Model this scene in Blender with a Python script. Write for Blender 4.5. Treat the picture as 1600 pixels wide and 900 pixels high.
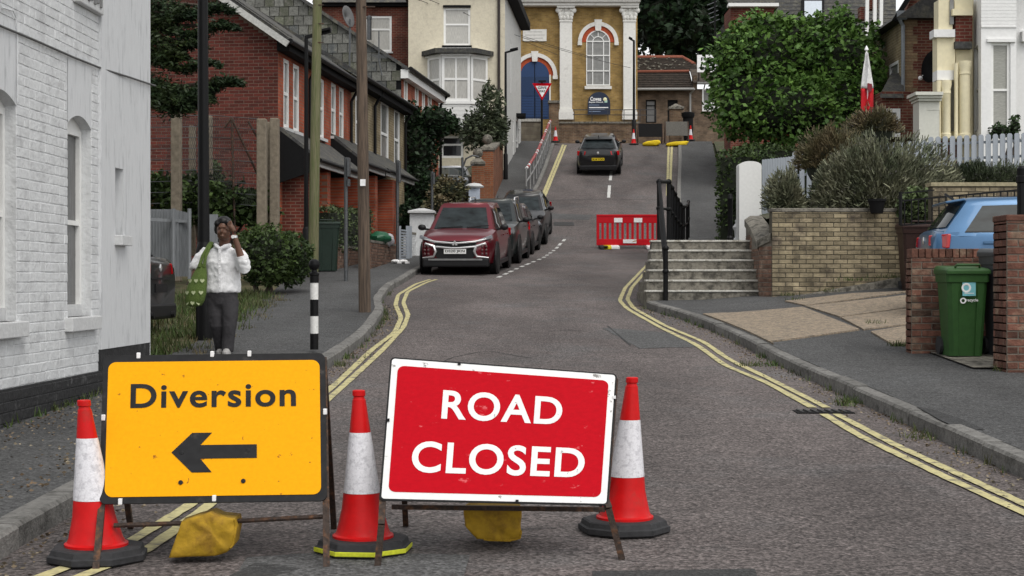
import bpy, bmesh, math, random
import numpy as np
from mathutils import Vector, Matrix, noise
random.seed(7); rng = np.random.default_rng(11)
S = bpy.context.scene
for o in list(bpy.data.objects): bpy.data.objects.remove(o)
COL = S.collection
R = math.radians
# ------------------------------------------------------------------ camera, sky, sun, exposure
F, CX, CY, H = 2380.0, 800.0, 440.0, 1.29        # focal length in photo pixels, principal point, eye height
cam = bpy.data.cameras.new('camera'); cam.lens = F/1600*36; cam.sensor_width = 36
cam.shift_y = -10/1600; cam.clip_start = 0.1; cam.clip_end = 2000
co = bpy.data.objects.new('camera', cam); COL.objects.link(co)
co.location = (0, 0, H); co.rotation_euler = (R(90), 0, 0); S.camera = co
S.render.resolution_x, S.render.resolution_y = 1024, 576
W = bpy.data.worlds.new('World'); S.world = W; W.use_nodes = True
wn = W.node_tree; bg = wn.nodes['Background']
sky = wn.nodes.new('ShaderNodeTexSky'); sky.sky_type = 'NISHITA'; sky.sun_disc = False
SUN_EL, SUN_AZ = R(57), R(150)                    # azimuth clockwise from +Y
sky.sun_elevation = SUN_EL; sky.sun_rotation = SUN_AZ; sky.dust_density = 1.6; sky.air_density = 1.0; sky.ozone_density = 1.0
hs = wn.nodes.new('ShaderNodeHueSaturation'); hs.inputs['Saturation'].default_value = 0.07
wn.links.new(sky.outputs[0], hs.inputs['Color']); wn.links.new(hs.outputs[0], bg.inputs[0]); bg.inputs[1].default_value = 0.15
sl = bpy.data.lights.new('sun', 'SUN'); sl.energy = .95; sl.angle = R(40); sl.color = (1, .95, .87)
so = bpy.data.objects.new('sun', sl); COL.objects.link(so)
dirv = Vector((math.sin(SUN_AZ)*math.cos(SUN_EL), math.cos(SUN_AZ)*math.cos(SUN_EL), math.sin(SUN_EL)))
so.rotation_euler = dirv.to_track_quat('Z', 'Y').to_euler(); so.location = (0, 0, 60)
S.view_settings.view_transform = 'Standard'; S.view_settings.look = 'None'; S.view_settings.gamma = 1
S.view_settings.exposure = 0.5; S.view_settings.use_curve_mapping = False
S.render.engine = 'CYCLES'
# ------------------------------------------------------------------ places
def P(px, py, d): return Vector(((px-CX)*d/F, d, H+(CY-py)*d/F))
class Curve:                                       # monotone-ish cubic through knots
    def __init__(s, kn):
        s.x = np.array([k[0] for k in kn], float); s.y = np.array([k[1] for k in kn], float)
        h = np.diff(s.x); dl = np.diff(s.y)/h; m = np.zeros(len(s.x)); m[0], m[-1] = dl[0], dl[-1]
        for i in range(1, len(m)-1):
            m[i] = 0 if dl[i-1]*dl[i] <= 0 else 2*dl[i-1]*dl[i]/(dl[i-1]+dl[i])
        s.m = m
    def __call__(s, t):
        x = s.x
        if t <= x[0]: return s.y[0]+s.m[0]*(t-x[0])
        if t >= x[-1]: return s.y[-1]+s.m[-1]*(t-x[-1])
        i = int(np.searchsorted(x, t)-1); h = x[i+1]-x[i]; u = (t-x[i])/h
        return float((2*u**3-3*u*u+1)*s.y[i]+(u**3-2*u*u+u)*h*s.m[i]+(3*u*u-2*u**3)*s.y[i+1]+(u**3-u*u)*h*s.m[i+1])
ZR = Curve([(-8,-.5),(0,-.26),(7,0),(12,.17),(16.8,.35),(20,.54),(25.5,.85),(30,1.12),(36,1.46),(42,1.86),(48,2.34),(50,2.62),(52,3.08),(58,4.5),(64,5.85),(70,7.15),(74,8.0),(78,8.3),(84,8.5),(120,9.2)])
XL = Curve([(-8,-2.6),(7.4,-2.36),(12,-2.2),(16.5,-2.0),(20,-1.9),(23.5,-2.0),(27,-2.3),(30,-2.36),(33,-2.3),(36,-2.25),(42,-1.75),(48,-1.2),(52,-.75),(54.5,-.1),(57,.69),(73.5,2.1),(80,2.7)])
XR = Curve([(-8,3.5),(9.4,3.14),(13.4,3.07),(19,2.9),(23,2.6),(25.5,2.24),(27.5,2.45),(34,3.3),(40,4.2),(48,5.3),(56,6.1),(74,8.08),(80,8.6)])
def G(px, py, off=0.0, d0=4, d1=85):               # where the sight line meets the road profile
    d, st = d0, .1
    f = lambda d: H+(CY-py)*d/F-(ZR(d)+off)
    a = f(d)
    while d < d1:
        b = f(d+st)
        if a > 0 >= b or a < 0 <= b: break
        d += st; a = b
    lo, hi = d, d+st
    for _ in range(30):
        mid = (lo+hi)/2
        if (f(lo) > 0) == (f(mid) > 0): lo = mid
        else: hi = mid
    return Vector(((px-CX)*lo/F, lo, ZR(lo)+off))
# ------------------------------------------------------------------ materials
MATS = {}
def lin(c):
    return tuple(((v/12.92) if v <= .04045 else ((v+.055)/1.055)**2.4) for v in c)
def mat(name, col, rough=.6, metal=0, var=.12, scale=6, bump=0, bscale=40, col2=None, thr=None, spec=.35, rnd=0, coat=0, stretch=None, emit=0, trans=0):
    """principled with noise variation; col2 mixes in as patches; rnd varies by island/object"""
    if name in MATS: return MATS[name]
    m = bpy.data.materials.new(name); m.use_nodes = True; MATS[name] = m
    nt = m.node_tree; N, L = nt.nodes, nt.links; b = N['Principled BSDF']
    b.inputs['Roughness'].default_value = rough; b.inputs['Metallic'].default_value = metal
    b.inputs['Specular IOR Level'].default_value = spec
    if coat: b.inputs['Coat Weight'].default_value = coat; b.inputs['Coat Roughness'].default_value = .05
    if trans: b.inputs['Transmission Weight'].default_value = trans
    tc = N.new('ShaderNodeNewGeometry'); vec = tc.outputs['Position']
    if stretch:
        mp = N.new('ShaderNodeMapping'); mp.inputs['Scale'].default_value = stretch; L.new(vec, mp.inputs[0]); vec = mp.outputs[0]
    c = tuple(col)+(1,)
    n1 = N.new('ShaderNodeTexNoise'); n1.inputs['Scale'].default_value = scale; n1.inputs['Detail'].default_value = 5; n1.inputs['Roughness'].default_value = .65
    L.new(vec, n1.inputs['Vector'])
    out = None
    if col2 is not None:
        r = N.new('ShaderNodeMapRange'); t = thr or (.45, .65)
        r.inputs[1].default_value, r.inputs[2].default_value = t
        L.new(n1.outputs[0], r.inputs[0])
        mx = N.new('ShaderNodeMix'); mx.data_type = 'RGBA'; mx.inputs[6].default_value = c; mx.inputs[7].default_value = tuple(col2)+(1,)
        L.new(r.outputs[0], mx.inputs[0]); out = mx.outputs[2]
    if var or rnd:
        n2 = N.new('ShaderNodeTexNoise'); n2.inputs['Scale'].default_value = scale*3.1; n2.inputs['Detail'].default_value = 4
        L.new(vec, n2.inputs['Vector'])
        mr = N.new('ShaderNodeMapRange'); mr.inputs[1].default_value, mr.inputs[2].default_value = .25, .75
        mr.inputs[3].default_value, mr.inputs[4].default_value = 1-var, 1+var
        L.new(n2.outputs[0], mr.inputs[0]); fac = mr.outputs[0]
        if rnd:
            ge = N.new('ShaderNodeNewGeometry'); oi = N.new('ShaderNodeObjectInfo')
            ad = N.new('ShaderNodeMath'); ad.operation = 'ADD'; L.new(ge.outputs['Random Per Island'], ad.inputs[0]); L.new(oi.outputs['Random'], ad.inputs[1])
            fr = N.new('ShaderNodeMath'); fr.operation = 'FRACT'; L.new(ad.outputs[0], fr.inputs[0])
            m2 = N.new('ShaderNodeMapRange'); m2.inputs[3].default_value, m2.inputs[4].default_value = 1-rnd, 1+rnd
            L.new(fr.outputs[0], m2.inputs[0])
            mu = N.new('ShaderNodeMath'); mu.operation = 'MULTIPLY'; L.new(fac, mu.inputs[0]); L.new(m2.outputs[0], mu.inputs[1]); fac = mu.outputs[0]
        vm = N.new('ShaderNodeVectorMath'); vm.operation = 'SCALE'
        if out is None: vm.inputs[0].default_value = c[:3]
        else: L.new(out, vm.inputs[0])
        L.new(fac, vm.inputs['Scale']); out = vm.outputs[0]
    if out is None: b.inputs['Base Color'].default_value = c
    else: L.new(out, b.inputs['Base Color'])
    if bump:
        n3 = N.new('ShaderNodeTexNoise'); n3.inputs['Scale'].default_value = bscale; n3.inputs['Detail'].default_value = 4
        L.new(vec, n3.inputs['Vector'])
        bp = N.new('ShaderNodeBump'); bp.inputs['Strength'].default_value = min(1, bump); bp.inputs['Distance'].default_value = .02
        L.new(n3.outputs[0], bp.inputs['Height']); L.new(bp.outputs[0], b.inputs['Normal'])
    return m
def brick_mat(name, c1, c2, mortar, axis='x', bw=.225, rh=.075, ms=.011, off=.5, rough=.85, dirt=.35):
    """brick courses for walls too far away to pick bricks apart; axis is the wall's run"""
    if name in MATS: return MATS[name]
    m = bpy.data.materials.new(name); m.use_nodes = True; MATS[name] = m
    nt = m.node_tree; N, L = nt.nodes, nt.links; b = N['Principled BSDF']; b.inputs['Roughness'].default_value = rough
    b.inputs['Specular IOR Level'].default_value = .25
    tc = N.new('ShaderNodeTexCoord'); sp = N.new('ShaderNodeSeparateXYZ'); cb = N.new('ShaderNodeCombineXYZ')
    L.new(tc.outputs['Object'], sp.inputs[0]); L.new(sp.outputs[0 if axis == 'x' else 1], cb.inputs[0]); L.new(sp.outputs[2], cb.inputs[1])
    t = N.new('ShaderNodeTexBrick'); t.offset = off; t.inputs['Scale'].default_value = 1
    t.inputs['Brick Width'].default_value = bw; t.inputs['Row Height'].default_value = rh; t.inputs['Mortar Size'].default_value = ms; t.inputs['Mortar Smooth'].default_value = .2
    t.inputs['Color1'].default_value = tuple(c1)+(1,); t.inputs['Color2'].default_value = tuple(c2)+(1,); t.inputs['Mortar'].default_value = tuple(mortar)+(1,)
    L.new(cb.outputs[0], t.inputs['Vector'])
    n = N.new('ShaderNodeTexNoise'); n.inputs['Scale'].default_value = 2.2; n.inputs['Detail'].default_value = 6; L.new(tc.outputs['Object'], n.inputs['Vector'])
    mr = N.new('ShaderNodeMapRange'); mr.inputs[1].default_value, mr.inputs[2].default_value = .3, .7; mr.inputs[3].default_value, mr.inputs[4].default_value = 1-dirt, 1+dirt
    L.new(n.outputs[0], mr.inputs[0])
    vm = N.new('ShaderNodeVectorMath'); vm.operation = 'SCALE'; L.new(t.outputs[0], vm.inputs[0]); L.new(mr.outputs[0], vm.inputs['Scale']); L.new(vm.outputs[0], b.inputs['Base Color'])
    bp = N.new('ShaderNodeBump'); bp.inputs['Strength'].default_value = .6; bp.inputs['Distance'].default_value = .01; bp.invert = True
    L.new(t.outputs['Fac'], bp.inputs['Height']); L.new(bp.outputs[0], b.inputs['Normal'])
    return m
# ------------------------------------------------------------------ objects
def base_of(o):
    v = Vector((0, 0, 0))
    while o is not None: v = v+o.location; o = o.parent
    return v
def tag(o, label=None, cat=None, group=None, kind=None):
    if label: o['label'] = label
    if cat: o['category'] = cat
    if group: o['group'] = group
    if kind: o['kind'] = kind
    return o
def thing(name, label, cat, loc=(0, 0, 0), group=None):
    o = bpy.data.objects.new(name, None); COL.objects.link(o); o.location = loc; o.empty_display_size = .2
    return tag(o, label, cat, group)
def link_mesh(name, me, m, parent=None, loc=None):
    o = bpy.data.objects.new(name, me); COL.objects.link(o)
    if m is not None and not me.materials: me.materials.append(m)
    if parent is not None: o.parent = parent
    if loc is not None: o.location = loc
    return o
def copy_tree(o, parent=None):
    c = o.copy(); COL.objects.link(c); c.parent = parent
    for ch in o.children: copy_tree(ch, c)
    return c
UNIT = None
class MB:
    def __init__(s): s.v = []; s.f = []
    def quad(s, *p): i = len(s.v); s.v += [Vector(q) for q in p]; s.f.append(tuple(range(i, i+len(p)))); return s
    def box(s, a, b):
        x0, y0, z0 = [min(a[i], b[i]) for i in range(3)]; x1, y1, z1 = [max(a[i], b[i]) for i in range(3)]
        return s.obox(Vector((x0, y0, z0)), Vector((x1-x0, 0, 0)), Vector((0, y1-y0, 0)), Vector((0, 0, z1-z0)))
    def obox(s, o, a, b, c):
        i = len(s.v); o, a, b, c = Vector(o), Vector(a), Vector(b), Vector(c)
        if a.cross(b).dot(c) < 0: a, b = b, a
        s.v += [o, o+a, o+a+b, o+b, o+c, o+a+c, o+a+b+c, o+b+c]
        for q in ((3,2,1,0),(4,5,6,7),(0,1,5,4),(1,2,6,5),(2,3,7,6),(3,0,4,7)): s.f.append(tuple(i+k for k in q))
        return s
    def bar(s, p, q, w, h=None, up=(0, 0, 1)):     # square bar from p to q
        p, q = Vector(p), Vector(q); h = h or w; d = (q-p).normalized(); up = Vector(up)
        if abs(d.dot(up)) > .95: up = Vector((0, 1, 0))
        x = d.cross(up).normalized(); y = x.cross(d).normalized()
        return s.obox(p-x*w/2-y*h/2, x*w, y*h, q-p)
    def tube(s, pts, r, n=10, cap=True):
        pts = [Vector(p) for p in pts]; rs = r if hasattr(r, '__len__') else [r]*len(pts)
        i0 = len(s.v); ref = None
        for k, p in enumerate(pts):
            t = (pts[min(k+1, len(pts)-1)]-pts[max(k-1, 0)]).normalized()
            if ref is None: ref = Vector((1, 0, 0)) if abs(t.x) < .8 else Vector((0, 1, 0))
            x = (ref-t*ref.dot(t)).normalized(); ref = x; y = t.cross(x)
            for j in range(n):
                a = 2*math.pi*j/n; s.v.append(p+(x*math.cos(a)+y*math.sin(a))*rs[k])
        for k in range(len(pts)-1):
            for j in range(n):
                a = i0+k*n+j; b = i0+k*n+(j+1) % n; s.f.append((a, b, b+n, a+n))
        if cap:
            s.f.append(tuple(i0+j for j in reversed(range(n)))); s.f.append(tuple(i0+(len(pts)-1)*n+j for j in range(n)))
        return s
    def lathe(s, prof, c=(0, 0, 0), n=16, axis=None, sx=1, sy=1, ph=0, cap=True):
        c = Vector(c); i0 = len(s.v)
        az = Vector(axis).normalized() if axis else Vector((0, 0, 1)); q = az.to_track_quat('Z', 'Y'); ax, ay = q@Vector((1, 0, 0)), q@Vector((0, 1, 0))
        for (r, z) in prof:
            for j in range(n):
                a = 2*math.pi*(j+ph)/n; s.v.append(c+ax*(r*sx*math.cos(a))+ay*(r*sy*math.sin(a))+az*z)
        for k in range(len(prof)-1):
            for j in range(n):
                a = i0+k*n+j; b = i0+k*n+(j+1) % n; s.f.append((a, b, b+n, a+n))
        if cap:
            s.f.append(tuple(i0+j for j in reversed(range(n)))); s.f.append(tuple(i0+(len(prof)-1)*n+j for j in range(n)))
        return s
    def prism(s, poly, depth):                     # polygon (3D, planar) pushed along a vector
        i0 = len(s.v); n = len(poly); poly = [Vector(p) for p in poly]; depth = Vector(depth)
        nn = Vector((0, 0, 0))
        for k in range(n): nn += poly[k].cross(poly[(k+1) % n])
        if nn.dot(depth) > 0: poly = poly[::-1]
        s.v += poly+[p+depth for p in poly]
        s.f.append(tuple(range(i0, i0+n))); s.f.append(tuple(i0+n+k for k in reversed(range(n))))
        for k in range(n): j = (k+1) % n; s.f.append((i0+j, i0+k, i0+n+k, i0+n+j))
        return s
    def grid(s, rows, closed=False):               # rows of equal length -> quads
        i0 = len(s.v); m = len(rows[0])
        for r in rows: s.v += [Vector(p) for p in r]
        for a in range(len(rows)-1):
            for b in range(m if closed else m-1):
                c = (b+1) % m; s.f.append((i0+a*m+b, i0+a*m+c, i0+(a+1)*m+c, i0+(a+1)*m+b))
        return s
    def ball(s, c, r, n=12, m=8, sq=(1, 1, 1)):
        pr = [(max(1e-4, math.sin(math.pi*k/m)), -math.cos(math.pi*k/m)) for k in range(m+1)]
        i0 = len(s.v); c = Vector(c)
        for (a, z) in pr:
            for j in range(n):
                t = 2*math.pi*j/n; s.v.append(c+Vector((a*math.cos(t)*r*sq[0], a*math.sin(t)*r*sq[1], z*r*sq[2])))
        for k in range(m):
            for j in range(n):
                a = i0+k*n+j; b = i0+k*n+(j+1) % n; s.f.append((a, b, b+n, a+n))
        return s
    def xf(s, fn, i0=0): s.v = s.v[:i0]+[Vector(fn(p)) for p in s.v[i0:]]; return s
    def build(s, name, m, parent=None, smooth=False, bevel=0, solid=0, sub=0, kind=None):
        b = base_of(parent) if parent is not None else Vector((0, 0, 0))
        me = bpy.data.meshes.new(name); me.from_pydata([tuple(p-b) for p in s.v], [], s.f); me.validate()
        if smooth: me.polygons.foreach_set('use_smooth', [True]*len(me.polygons)); me.set_sharp_from_angle(angle=R(smooth if smooth is not True else 45))
        o = link_mesh(name, me, m, parent)
        if solid: md = o.modifiers.new('solid', 'SOLIDIFY'); md.thickness = solid; md.offset = 0
        if sub: md = o.modifiers.new('sub', 'SUBSURF'); md.levels = sub; md.render_levels = sub
        if bevel: md = o.modifiers.new('bevel', 'BEVEL'); md.width = bevel; md.segments = 2; md.limit_method = 'ANGLE'
        if kind: o['kind'] = kind
        return o
def fast_mesh(name, V, faces_n, m, parent=None, kind=None):
    """V: (k, n, 3) array of k n-gons in world space, unshared"""
    k, n, _ = V.shape; b = base_of(parent) if parent is not None else Vector((0, 0, 0))
    me = bpy.data.meshes.new(name); me.vertices.add(k*n); me.vertices.foreach_set('co', (V.reshape(-1, 3)-np.array(b)).astype(np.float32).ravel())
    me.loops.add(k*n); me.loops.foreach_set('vertex_index', np.arange(k*n, dtype=np.int32))
    me.polygons.add(k); me.polygons.foreach_set('loop_start', np.arange(0, k*n, n, dtype=np.int32)); me.polygons.foreach_set('loop_total', np.full(k, n, dtype=np.int32))
    me.update(calc_edges=True); o = link_mesh(name, me, m, parent)
    if kind: o['kind'] = kind
    return o
class Fr:                                          # a wall's frame: u along the wall, n outward, z up
    def __init__(s, o, u, n=None):
        s.o = Vector(o); s.u = Vector((u[0], u[1], 0)).normalized(); s.n = Vector((s.u.y, -s.u.x, 0))
        if n is not None and s.n.dot(Vector(n)) < 0: s.n = -s.n
    def p(s, u, z, n=0): return Vector((s.o.x, s.o.y, 0))+s.u*u+s.n*n+Vector((0, 0, z))
    def box(s, mb, u0, u1, z0, z1, n0, n1): return mb.obox(s.p(u0, z0, n0), s.u*(u1-u0), s.n*(n1-n0), Vector((0, 0, z1-z0)))
    def hit(s, px, py, n=0):                       # pixel -> (u, z) on the wall plane
        r = (px-CX)/F; o = s.o+s.n*n
        t = (r*o.y-o.x)/(s.u.x-r*s.u.y); d = o.y+s.u.y*t
        return t, H+(CY-py)*d/F
def facade(fr, u0, u1, z0, z1, holes, m, parent, name='wall', rv=.1, n=0):
    mb = MB(); us = sorted({u0, u1, *[h[0] for h in holes], *[h[1] for h in holes]}); zs = sorted({z0, z1, *[h[2] for h in holes], *[h[3] for h in holes]})
    for a, b in zip(us, us[1:]):
        for c, e in zip(zs, zs[1:]):
            um, zm = (a+b)/2, (c+e)/2
            if any(h[0] < um < h[1] and h[2] < zm < h[3] for h in holes): continue
            q = [fr.p(a, c, n), fr.p(b, c, n), fr.p(b, e, n), fr.p(a, e, n)]
            mb.quad(*q)
    for h in holes:
        a, b, c, e = h[:4]
        for (p, q) in (((a, c), (a, e)), ((a, e), (b, e)), ((b, e), (b, c)), ((b, c), (a, c))):
            mb.quad(fr.p(p[0], p[1], n), fr.p(q[0], q[1], n), fr.p(q[0], q[1], n-rv), fr.p(p[0], p[1], n-rv))
    return mb.build(name, m, parent)
def window(fr, u0, u1, z0, z1, parent, n=-.07, fw=.06, rail=True, mull=0, frame=None, pane=None, sill=None, bars=0, sd=.09, name='window', sh=.07):
    mb = MB(); t = .05
    fr.box(mb, u0, u0+fw, z0, z1, n, n+t); fr.box(mb, u1-fw, u1, z0, z1, n, n+t)
    fr.box(mb, u0+fw, u1-fw, z0, z0+fw, n, n+t); fr.box(mb, u0+fw, u1-fw, z1-fw, z1, n, n+t)
    w = mb.build(name, frame or MATS['white_paint'], parent)
    zm = (z0+z1)/2 if rail is True else rail
    if rail: fr.box(MB(), 0, 0, 0, 0, 0, 0); q = MB(); fr.box(q, u0+fw, u1-fw, zm-fw*.4, zm+fw*.4, n+.006, n+t-.005); q.build('meeting_rail', frame or MATS['white_paint'], w)
    for k in range(mull):
        um = u0+(u1-u0)*(k+1)/(mull+1); q = MB(); fr.box(q, um-fw*.3, um+fw*.3, z0+fw, z1-fw, n+.003, n+t-.008); q.build('glazing_bar', frame or MATS['white_paint'], w)
    g = MB(); g.quad(fr.p(u0+fw*.5, z0+fw*.5, n+.015), fr.p(u1-fw*.5, z0+fw*.5, n+.015), fr.p(u1-fw*.5, z1-fw*.5, n+.015), fr.p(u0+fw*.5, z1-fw*.5, n+.015)); g.build('pane', pane or MATS['pane_grey'], w)
    if sill: q = MB(); fr.box(q, u0-.06, u1+.06, z0-sh, z0-.002, n, sd); q.build('sill', sill, w)
    return w
# ------------------------------------------------------------------ shared materials
def asphalt(name, c, spk=.55, tint=(1, .93, .92), patch=.25):
    m = bpy.data.materials.new(name); m.use_nodes = True; MATS[name] = m
    N, L = m.node_tree.nodes, m.node_tree.links; b = N['Principled BSDF']; b.inputs['Roughness'].default_value = .85; b.inputs['Specular IOR Level'].default_value = .3
    tc = N.new('ShaderNodeTexCoord')
    def nz(scale, det=3, st=None, rough=.6):
        n = N.new('ShaderNodeTexNoise'); n.inputs['Scale'].default_value = scale; n.inputs['Detail'].default_value = det; n.inputs['Roughness'].default_value = rough
        if st:
            mp = N.new('ShaderNodeMapping'); mp.inputs['Scale'].default_value = st; L.new(tc.outputs['Object'], mp.inputs[0]); L.new(mp.outputs[0], n.inputs['Vector'])
        else: L.new(tc.outputs['Object'], n.inputs['Vector'])
        return n.outputs[0]
    def rng_(s, a, bb, c0, c1):
        r = N.new('ShaderNodeMapRange'); r.inputs[1].default_value, r.inputs[2].default_value, r.inputs[3].default_value, r.inputs[4].default_value = a, bb, c0, c1; L.new(s, r.inputs[0]); return r.outputs[0]
    def mul(a, bb):
        k = N.new('ShaderNodeMath'); k.operation = 'MULTIPLY'; L.new(a, k.inputs[0]); L.new(bb, k.inputs[1]); return k.outputs[0]
    vo = N.new('ShaderNodeTexVoronoi'); vo.inputs['Scale'].default_value = 62; L.new(tc.outputs['Object'], vo.inputs['Vector'])
    sp = N.new('ShaderNodeSeparateColor'); L.new(vo.outputs['Color'], sp.inputs[0])
    f = mul(rng_(nz(38, 4), .32, .68, 1-spk, 1+spk), rng_(sp.outputs[0], 0, 1, 1-spk*.7, 1+spk*.9))
    f = mul(f, rng_(nz(.55, 5, (1, .35, 1)), .32, .68, 1-patch, 1+patch))
    f = mul(f, rng_(nz(4, 5, (.6, 2.2, 1)), .3, .7, .86, 1.14))
    vm = N.new('ShaderNodeVectorMath'); vm.operation = 'SCALE'; vm.inputs[0].default_value = tuple(c*t for t in tint); L.new(f, vm.inputs['Scale'])
    mx = N.new('ShaderNodeMix'); mx.data_type = 'RGBA'; L.new(rng_(nz(.9, 4), .5, .72, 0, .5), mx.inputs[0]); L.new(vm.outputs[0], mx.inputs[6])
    v2 = N.new('ShaderNodeVectorMath'); v2.operation = 'SCALE'; v2.inputs[0].default_value = (c*.95, c*.98, c*1.0); L.new(f, v2.inputs['Scale']); L.new(v2.outputs[0], mx.inputs[7])
    L.new(mx.outputs[2], b.inputs['Base Color'])
    bp = N.new('ShaderNodeBump'); bp.inputs['Strength'].default_value = .7; bp.inputs['Distance'].default_value = .012
    L.new(vo.outputs['Distance'], bp.inputs['Height']); L.new(bp.outputs[0], b.inputs['Normal'])
    return m
M_road = asphalt('road_asphalt', .096, .6, (1.12, .96, .92), .34)
M_pave = asphalt('pavement_asphalt', .07, .45, (1, 1, 1.0), .28)
M_patch = asphalt('dark_patch', .045, .3, (1, 1, 1), .15)
M_patch2 = asphalt('grey_patch', .088, .5, (1.0, 1.0, 1.0), .3)
M_kerb = mat('kerb_stone', (.17, .165, .155), .9, var=.3, scale=9, bump=.5, bscale=60, col2=(.07, .068, .062), thr=(.5, .7), rnd=.18)
M_yel = mat('yellow_line', (.5, .45, .23), .8, var=.2, scale=9, col2=(.17, .155, .12), thr=(.5, .68))
M_wline = mat('white_line', (.55, .55, .53), .8, var=.15, scale=14, col2=(.2, .2, .2), thr=(.58, .75))
M_conc = mat('concrete_slab', (.3, .24, .175), .9, var=.45, scale=11, bump=.6, bscale=70, col2=(.17, .145, .115), thr=(.42, .66))
M_stone = mat('step_stone', (.2, .185, .155), .9, var=.3, scale=7, bump=.6, bscale=35, col2=(.07, .065, .055), thr=(.46, .62))
M_nose = mat('step_nosing', (.5, .49, .45), .8, var=.25, scale=12, col2=(.3, .28, .24), thr=(.5, .65))
M_earth = mat('earth', (.08, .07, .05), .95, var=.4, scale=3, bump=.6, bscale=30, col2=(.05, .065, .025), thr=(.4, .6))
M_white = mat('white_paint', (.78, .78, .76), .5, var=.05, scale=4)
M_wbrick = mat('white_painted_brick', (.62, .63, .635), .65, var=.08, scale=5, bump=.4, bscale=28, col2=(.46, .465, .47), thr=(.5, .72), rnd=.03)
M_wrender = mat('white_painted_render', (.61, .62, .63), .65, var=.06, scale=5, bump=.22, bscale=45, col2=(.36, .37, .38), thr=(.55, .75), stretch=(3, 3, .45))
M_wstone = mat('white_sill', (.56, .565, .565), .6, var=.1, scale=9, bump=.2)
M_plinth = mat('black_plinth', (.022, .022, .023), .7, var=.3, scale=7, bump=.5, bscale=30, col2=(.1, .1, .1), thr=(.58, .75))
M_blackp = mat('black_paint', (.006, .006, .0065), .45, var=.15, spec=.18)
M_blackm = mat('black_matt', (.008, .008, .0085), .8, var=.2, spec=.15)
M_pgrey = mat('pane_grey', (.22, .22, .21), .08, var=.25, scale=2)
M_pdark = mat('pane_dark', (.02, .022, .025), .05, var=.3, scale=2)
M_pcurt = mat('pane_curtain', (.42, .41, .38), .12, var=.3, scale=3, stretch=(9, 9, .6))
M_blind = mat('pane_blind', (.3, .3, .27), .15, var=.3, scale=4, stretch=(1, 1, 14))
# ------------------------------------------------------------------ ground and road
def edge(o): return o
STEP = .4
ds = [(-6+STEP*i) for i in range(int((80+6)/STEP)+1)]
def strip(name, fl, fr_, fz, dlist, m, cols=8, kind='structure', parent=None):
    mb = MB(); rows = []
    for d in dlist:
        a, b = fl(d), fr_(d); rows.append([(a+(b-a)*k/cols, d, fz(a+(b-a)*k/cols, d)) for k in range(cols+1)])
    mb.grid(rows); o = mb.build(name, m, parent, smooth=True)
    if parent is None: o['kind'] = kind
    return o
road = strip('road', lambda d: XL(d)-.05 if d < 75 else XL(d)-.05-(d-75)*9, lambda d: XR(d)+.05 if d < 75 else XR(d)+.05+(d-75)*6, lambda x, d: ZR(d), ds, M_road, 10)
def gz(x, d):
    if XL(d)-.4 < x < XR(d)+.4: return ZR(d)-.3
    return ZR(d)-.06
mb = MB(); gx = [-400, -150, -60, -30, -20, -14, -10, -8, -6, -5, -4, -3.4, -2.9, -2.4, -1.2, 0, 1.2, 2.4, 3.2, 4, 5, 6, 7, 8, 9, 10, 12, 16, 22, 35, 60, 150, 400]
gd = [-40, -20, -10]+list(range(-6, 84, 2))+[90, 110, 150, 250, 500, 900]
mb.grid([[(x, d, gz(x, d)) for x in gx] for d in gd]); g = mb.build('ground', M_earth, smooth=True); g['kind'] = 'structure'
# left pavement
XLB = Curve([(-8,-3.9),(8,-3.75),(15,-3.5),(18,-3.5),(22,-3.7),(27,-4.0),(33,-4.4),(45,-3.6),(52,-2.7),(58,-1.5),(64,-.52),(73,.45),(78,.9)])
KH = .12
dl = [d for d in ds if d <= 74.2]
lp = strip('left_pavement', lambda d: XLB(d)-.3, lambda d: XL(d)-.13, lambda x, d: ZR(d)+KH+.004*(XL(d)-x), dl, M_pave, 4)
def s01(x): return max(0., min(1., x))
def zp(x, d): return ZR(d)+KH+.09*s01((d-15)/10)*max(0, x-3.4)+.015*max(0, min(x, 3.6)-XR(d))
dr = [d for d in ds if d <= 25.3]+[25.6]
rp = strip('right_pavement', lambda d: XR(d)+.13, lambda d: 14.0, zp, dr, M_pave, 14)
ZRP = Curve([(27,2.03),(40,2.14),(45,2.38),(49,2.78),(52,3.3),(58,4.62),(64,5.97),(70,7.27),(74.5,8.15),(80,8.45)])
XRPL = Curve([(27,2.62),(34,3.55),(40,4.35),(48,5.46),(56,6.22),(74,8.2),(80,8.7)])
XRPR = Curve([(27,4.2),(34,5.25),(45,6.5),(56,7.8),(74,9.7),(80,10.3)])
drp = [27.3+.5*i for i in range(96)]
rrp = strip('raised_pavement', XRPL, XRPR, lambda x, d: ZRP(d), drp, M_pave, 4)
# retaining face under the raised pavement, and the low kerb further up
mb = MB(); mb.grid([[(XRPL(d), d, ZRP(d)), (XRPL(d)-.14, d, ZRP(d)), (XRPL(d)-.16, d, ZR(d)-.1)] for d in drp]); mb.build('retaining_kerb', M_kerb, rrp)
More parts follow.
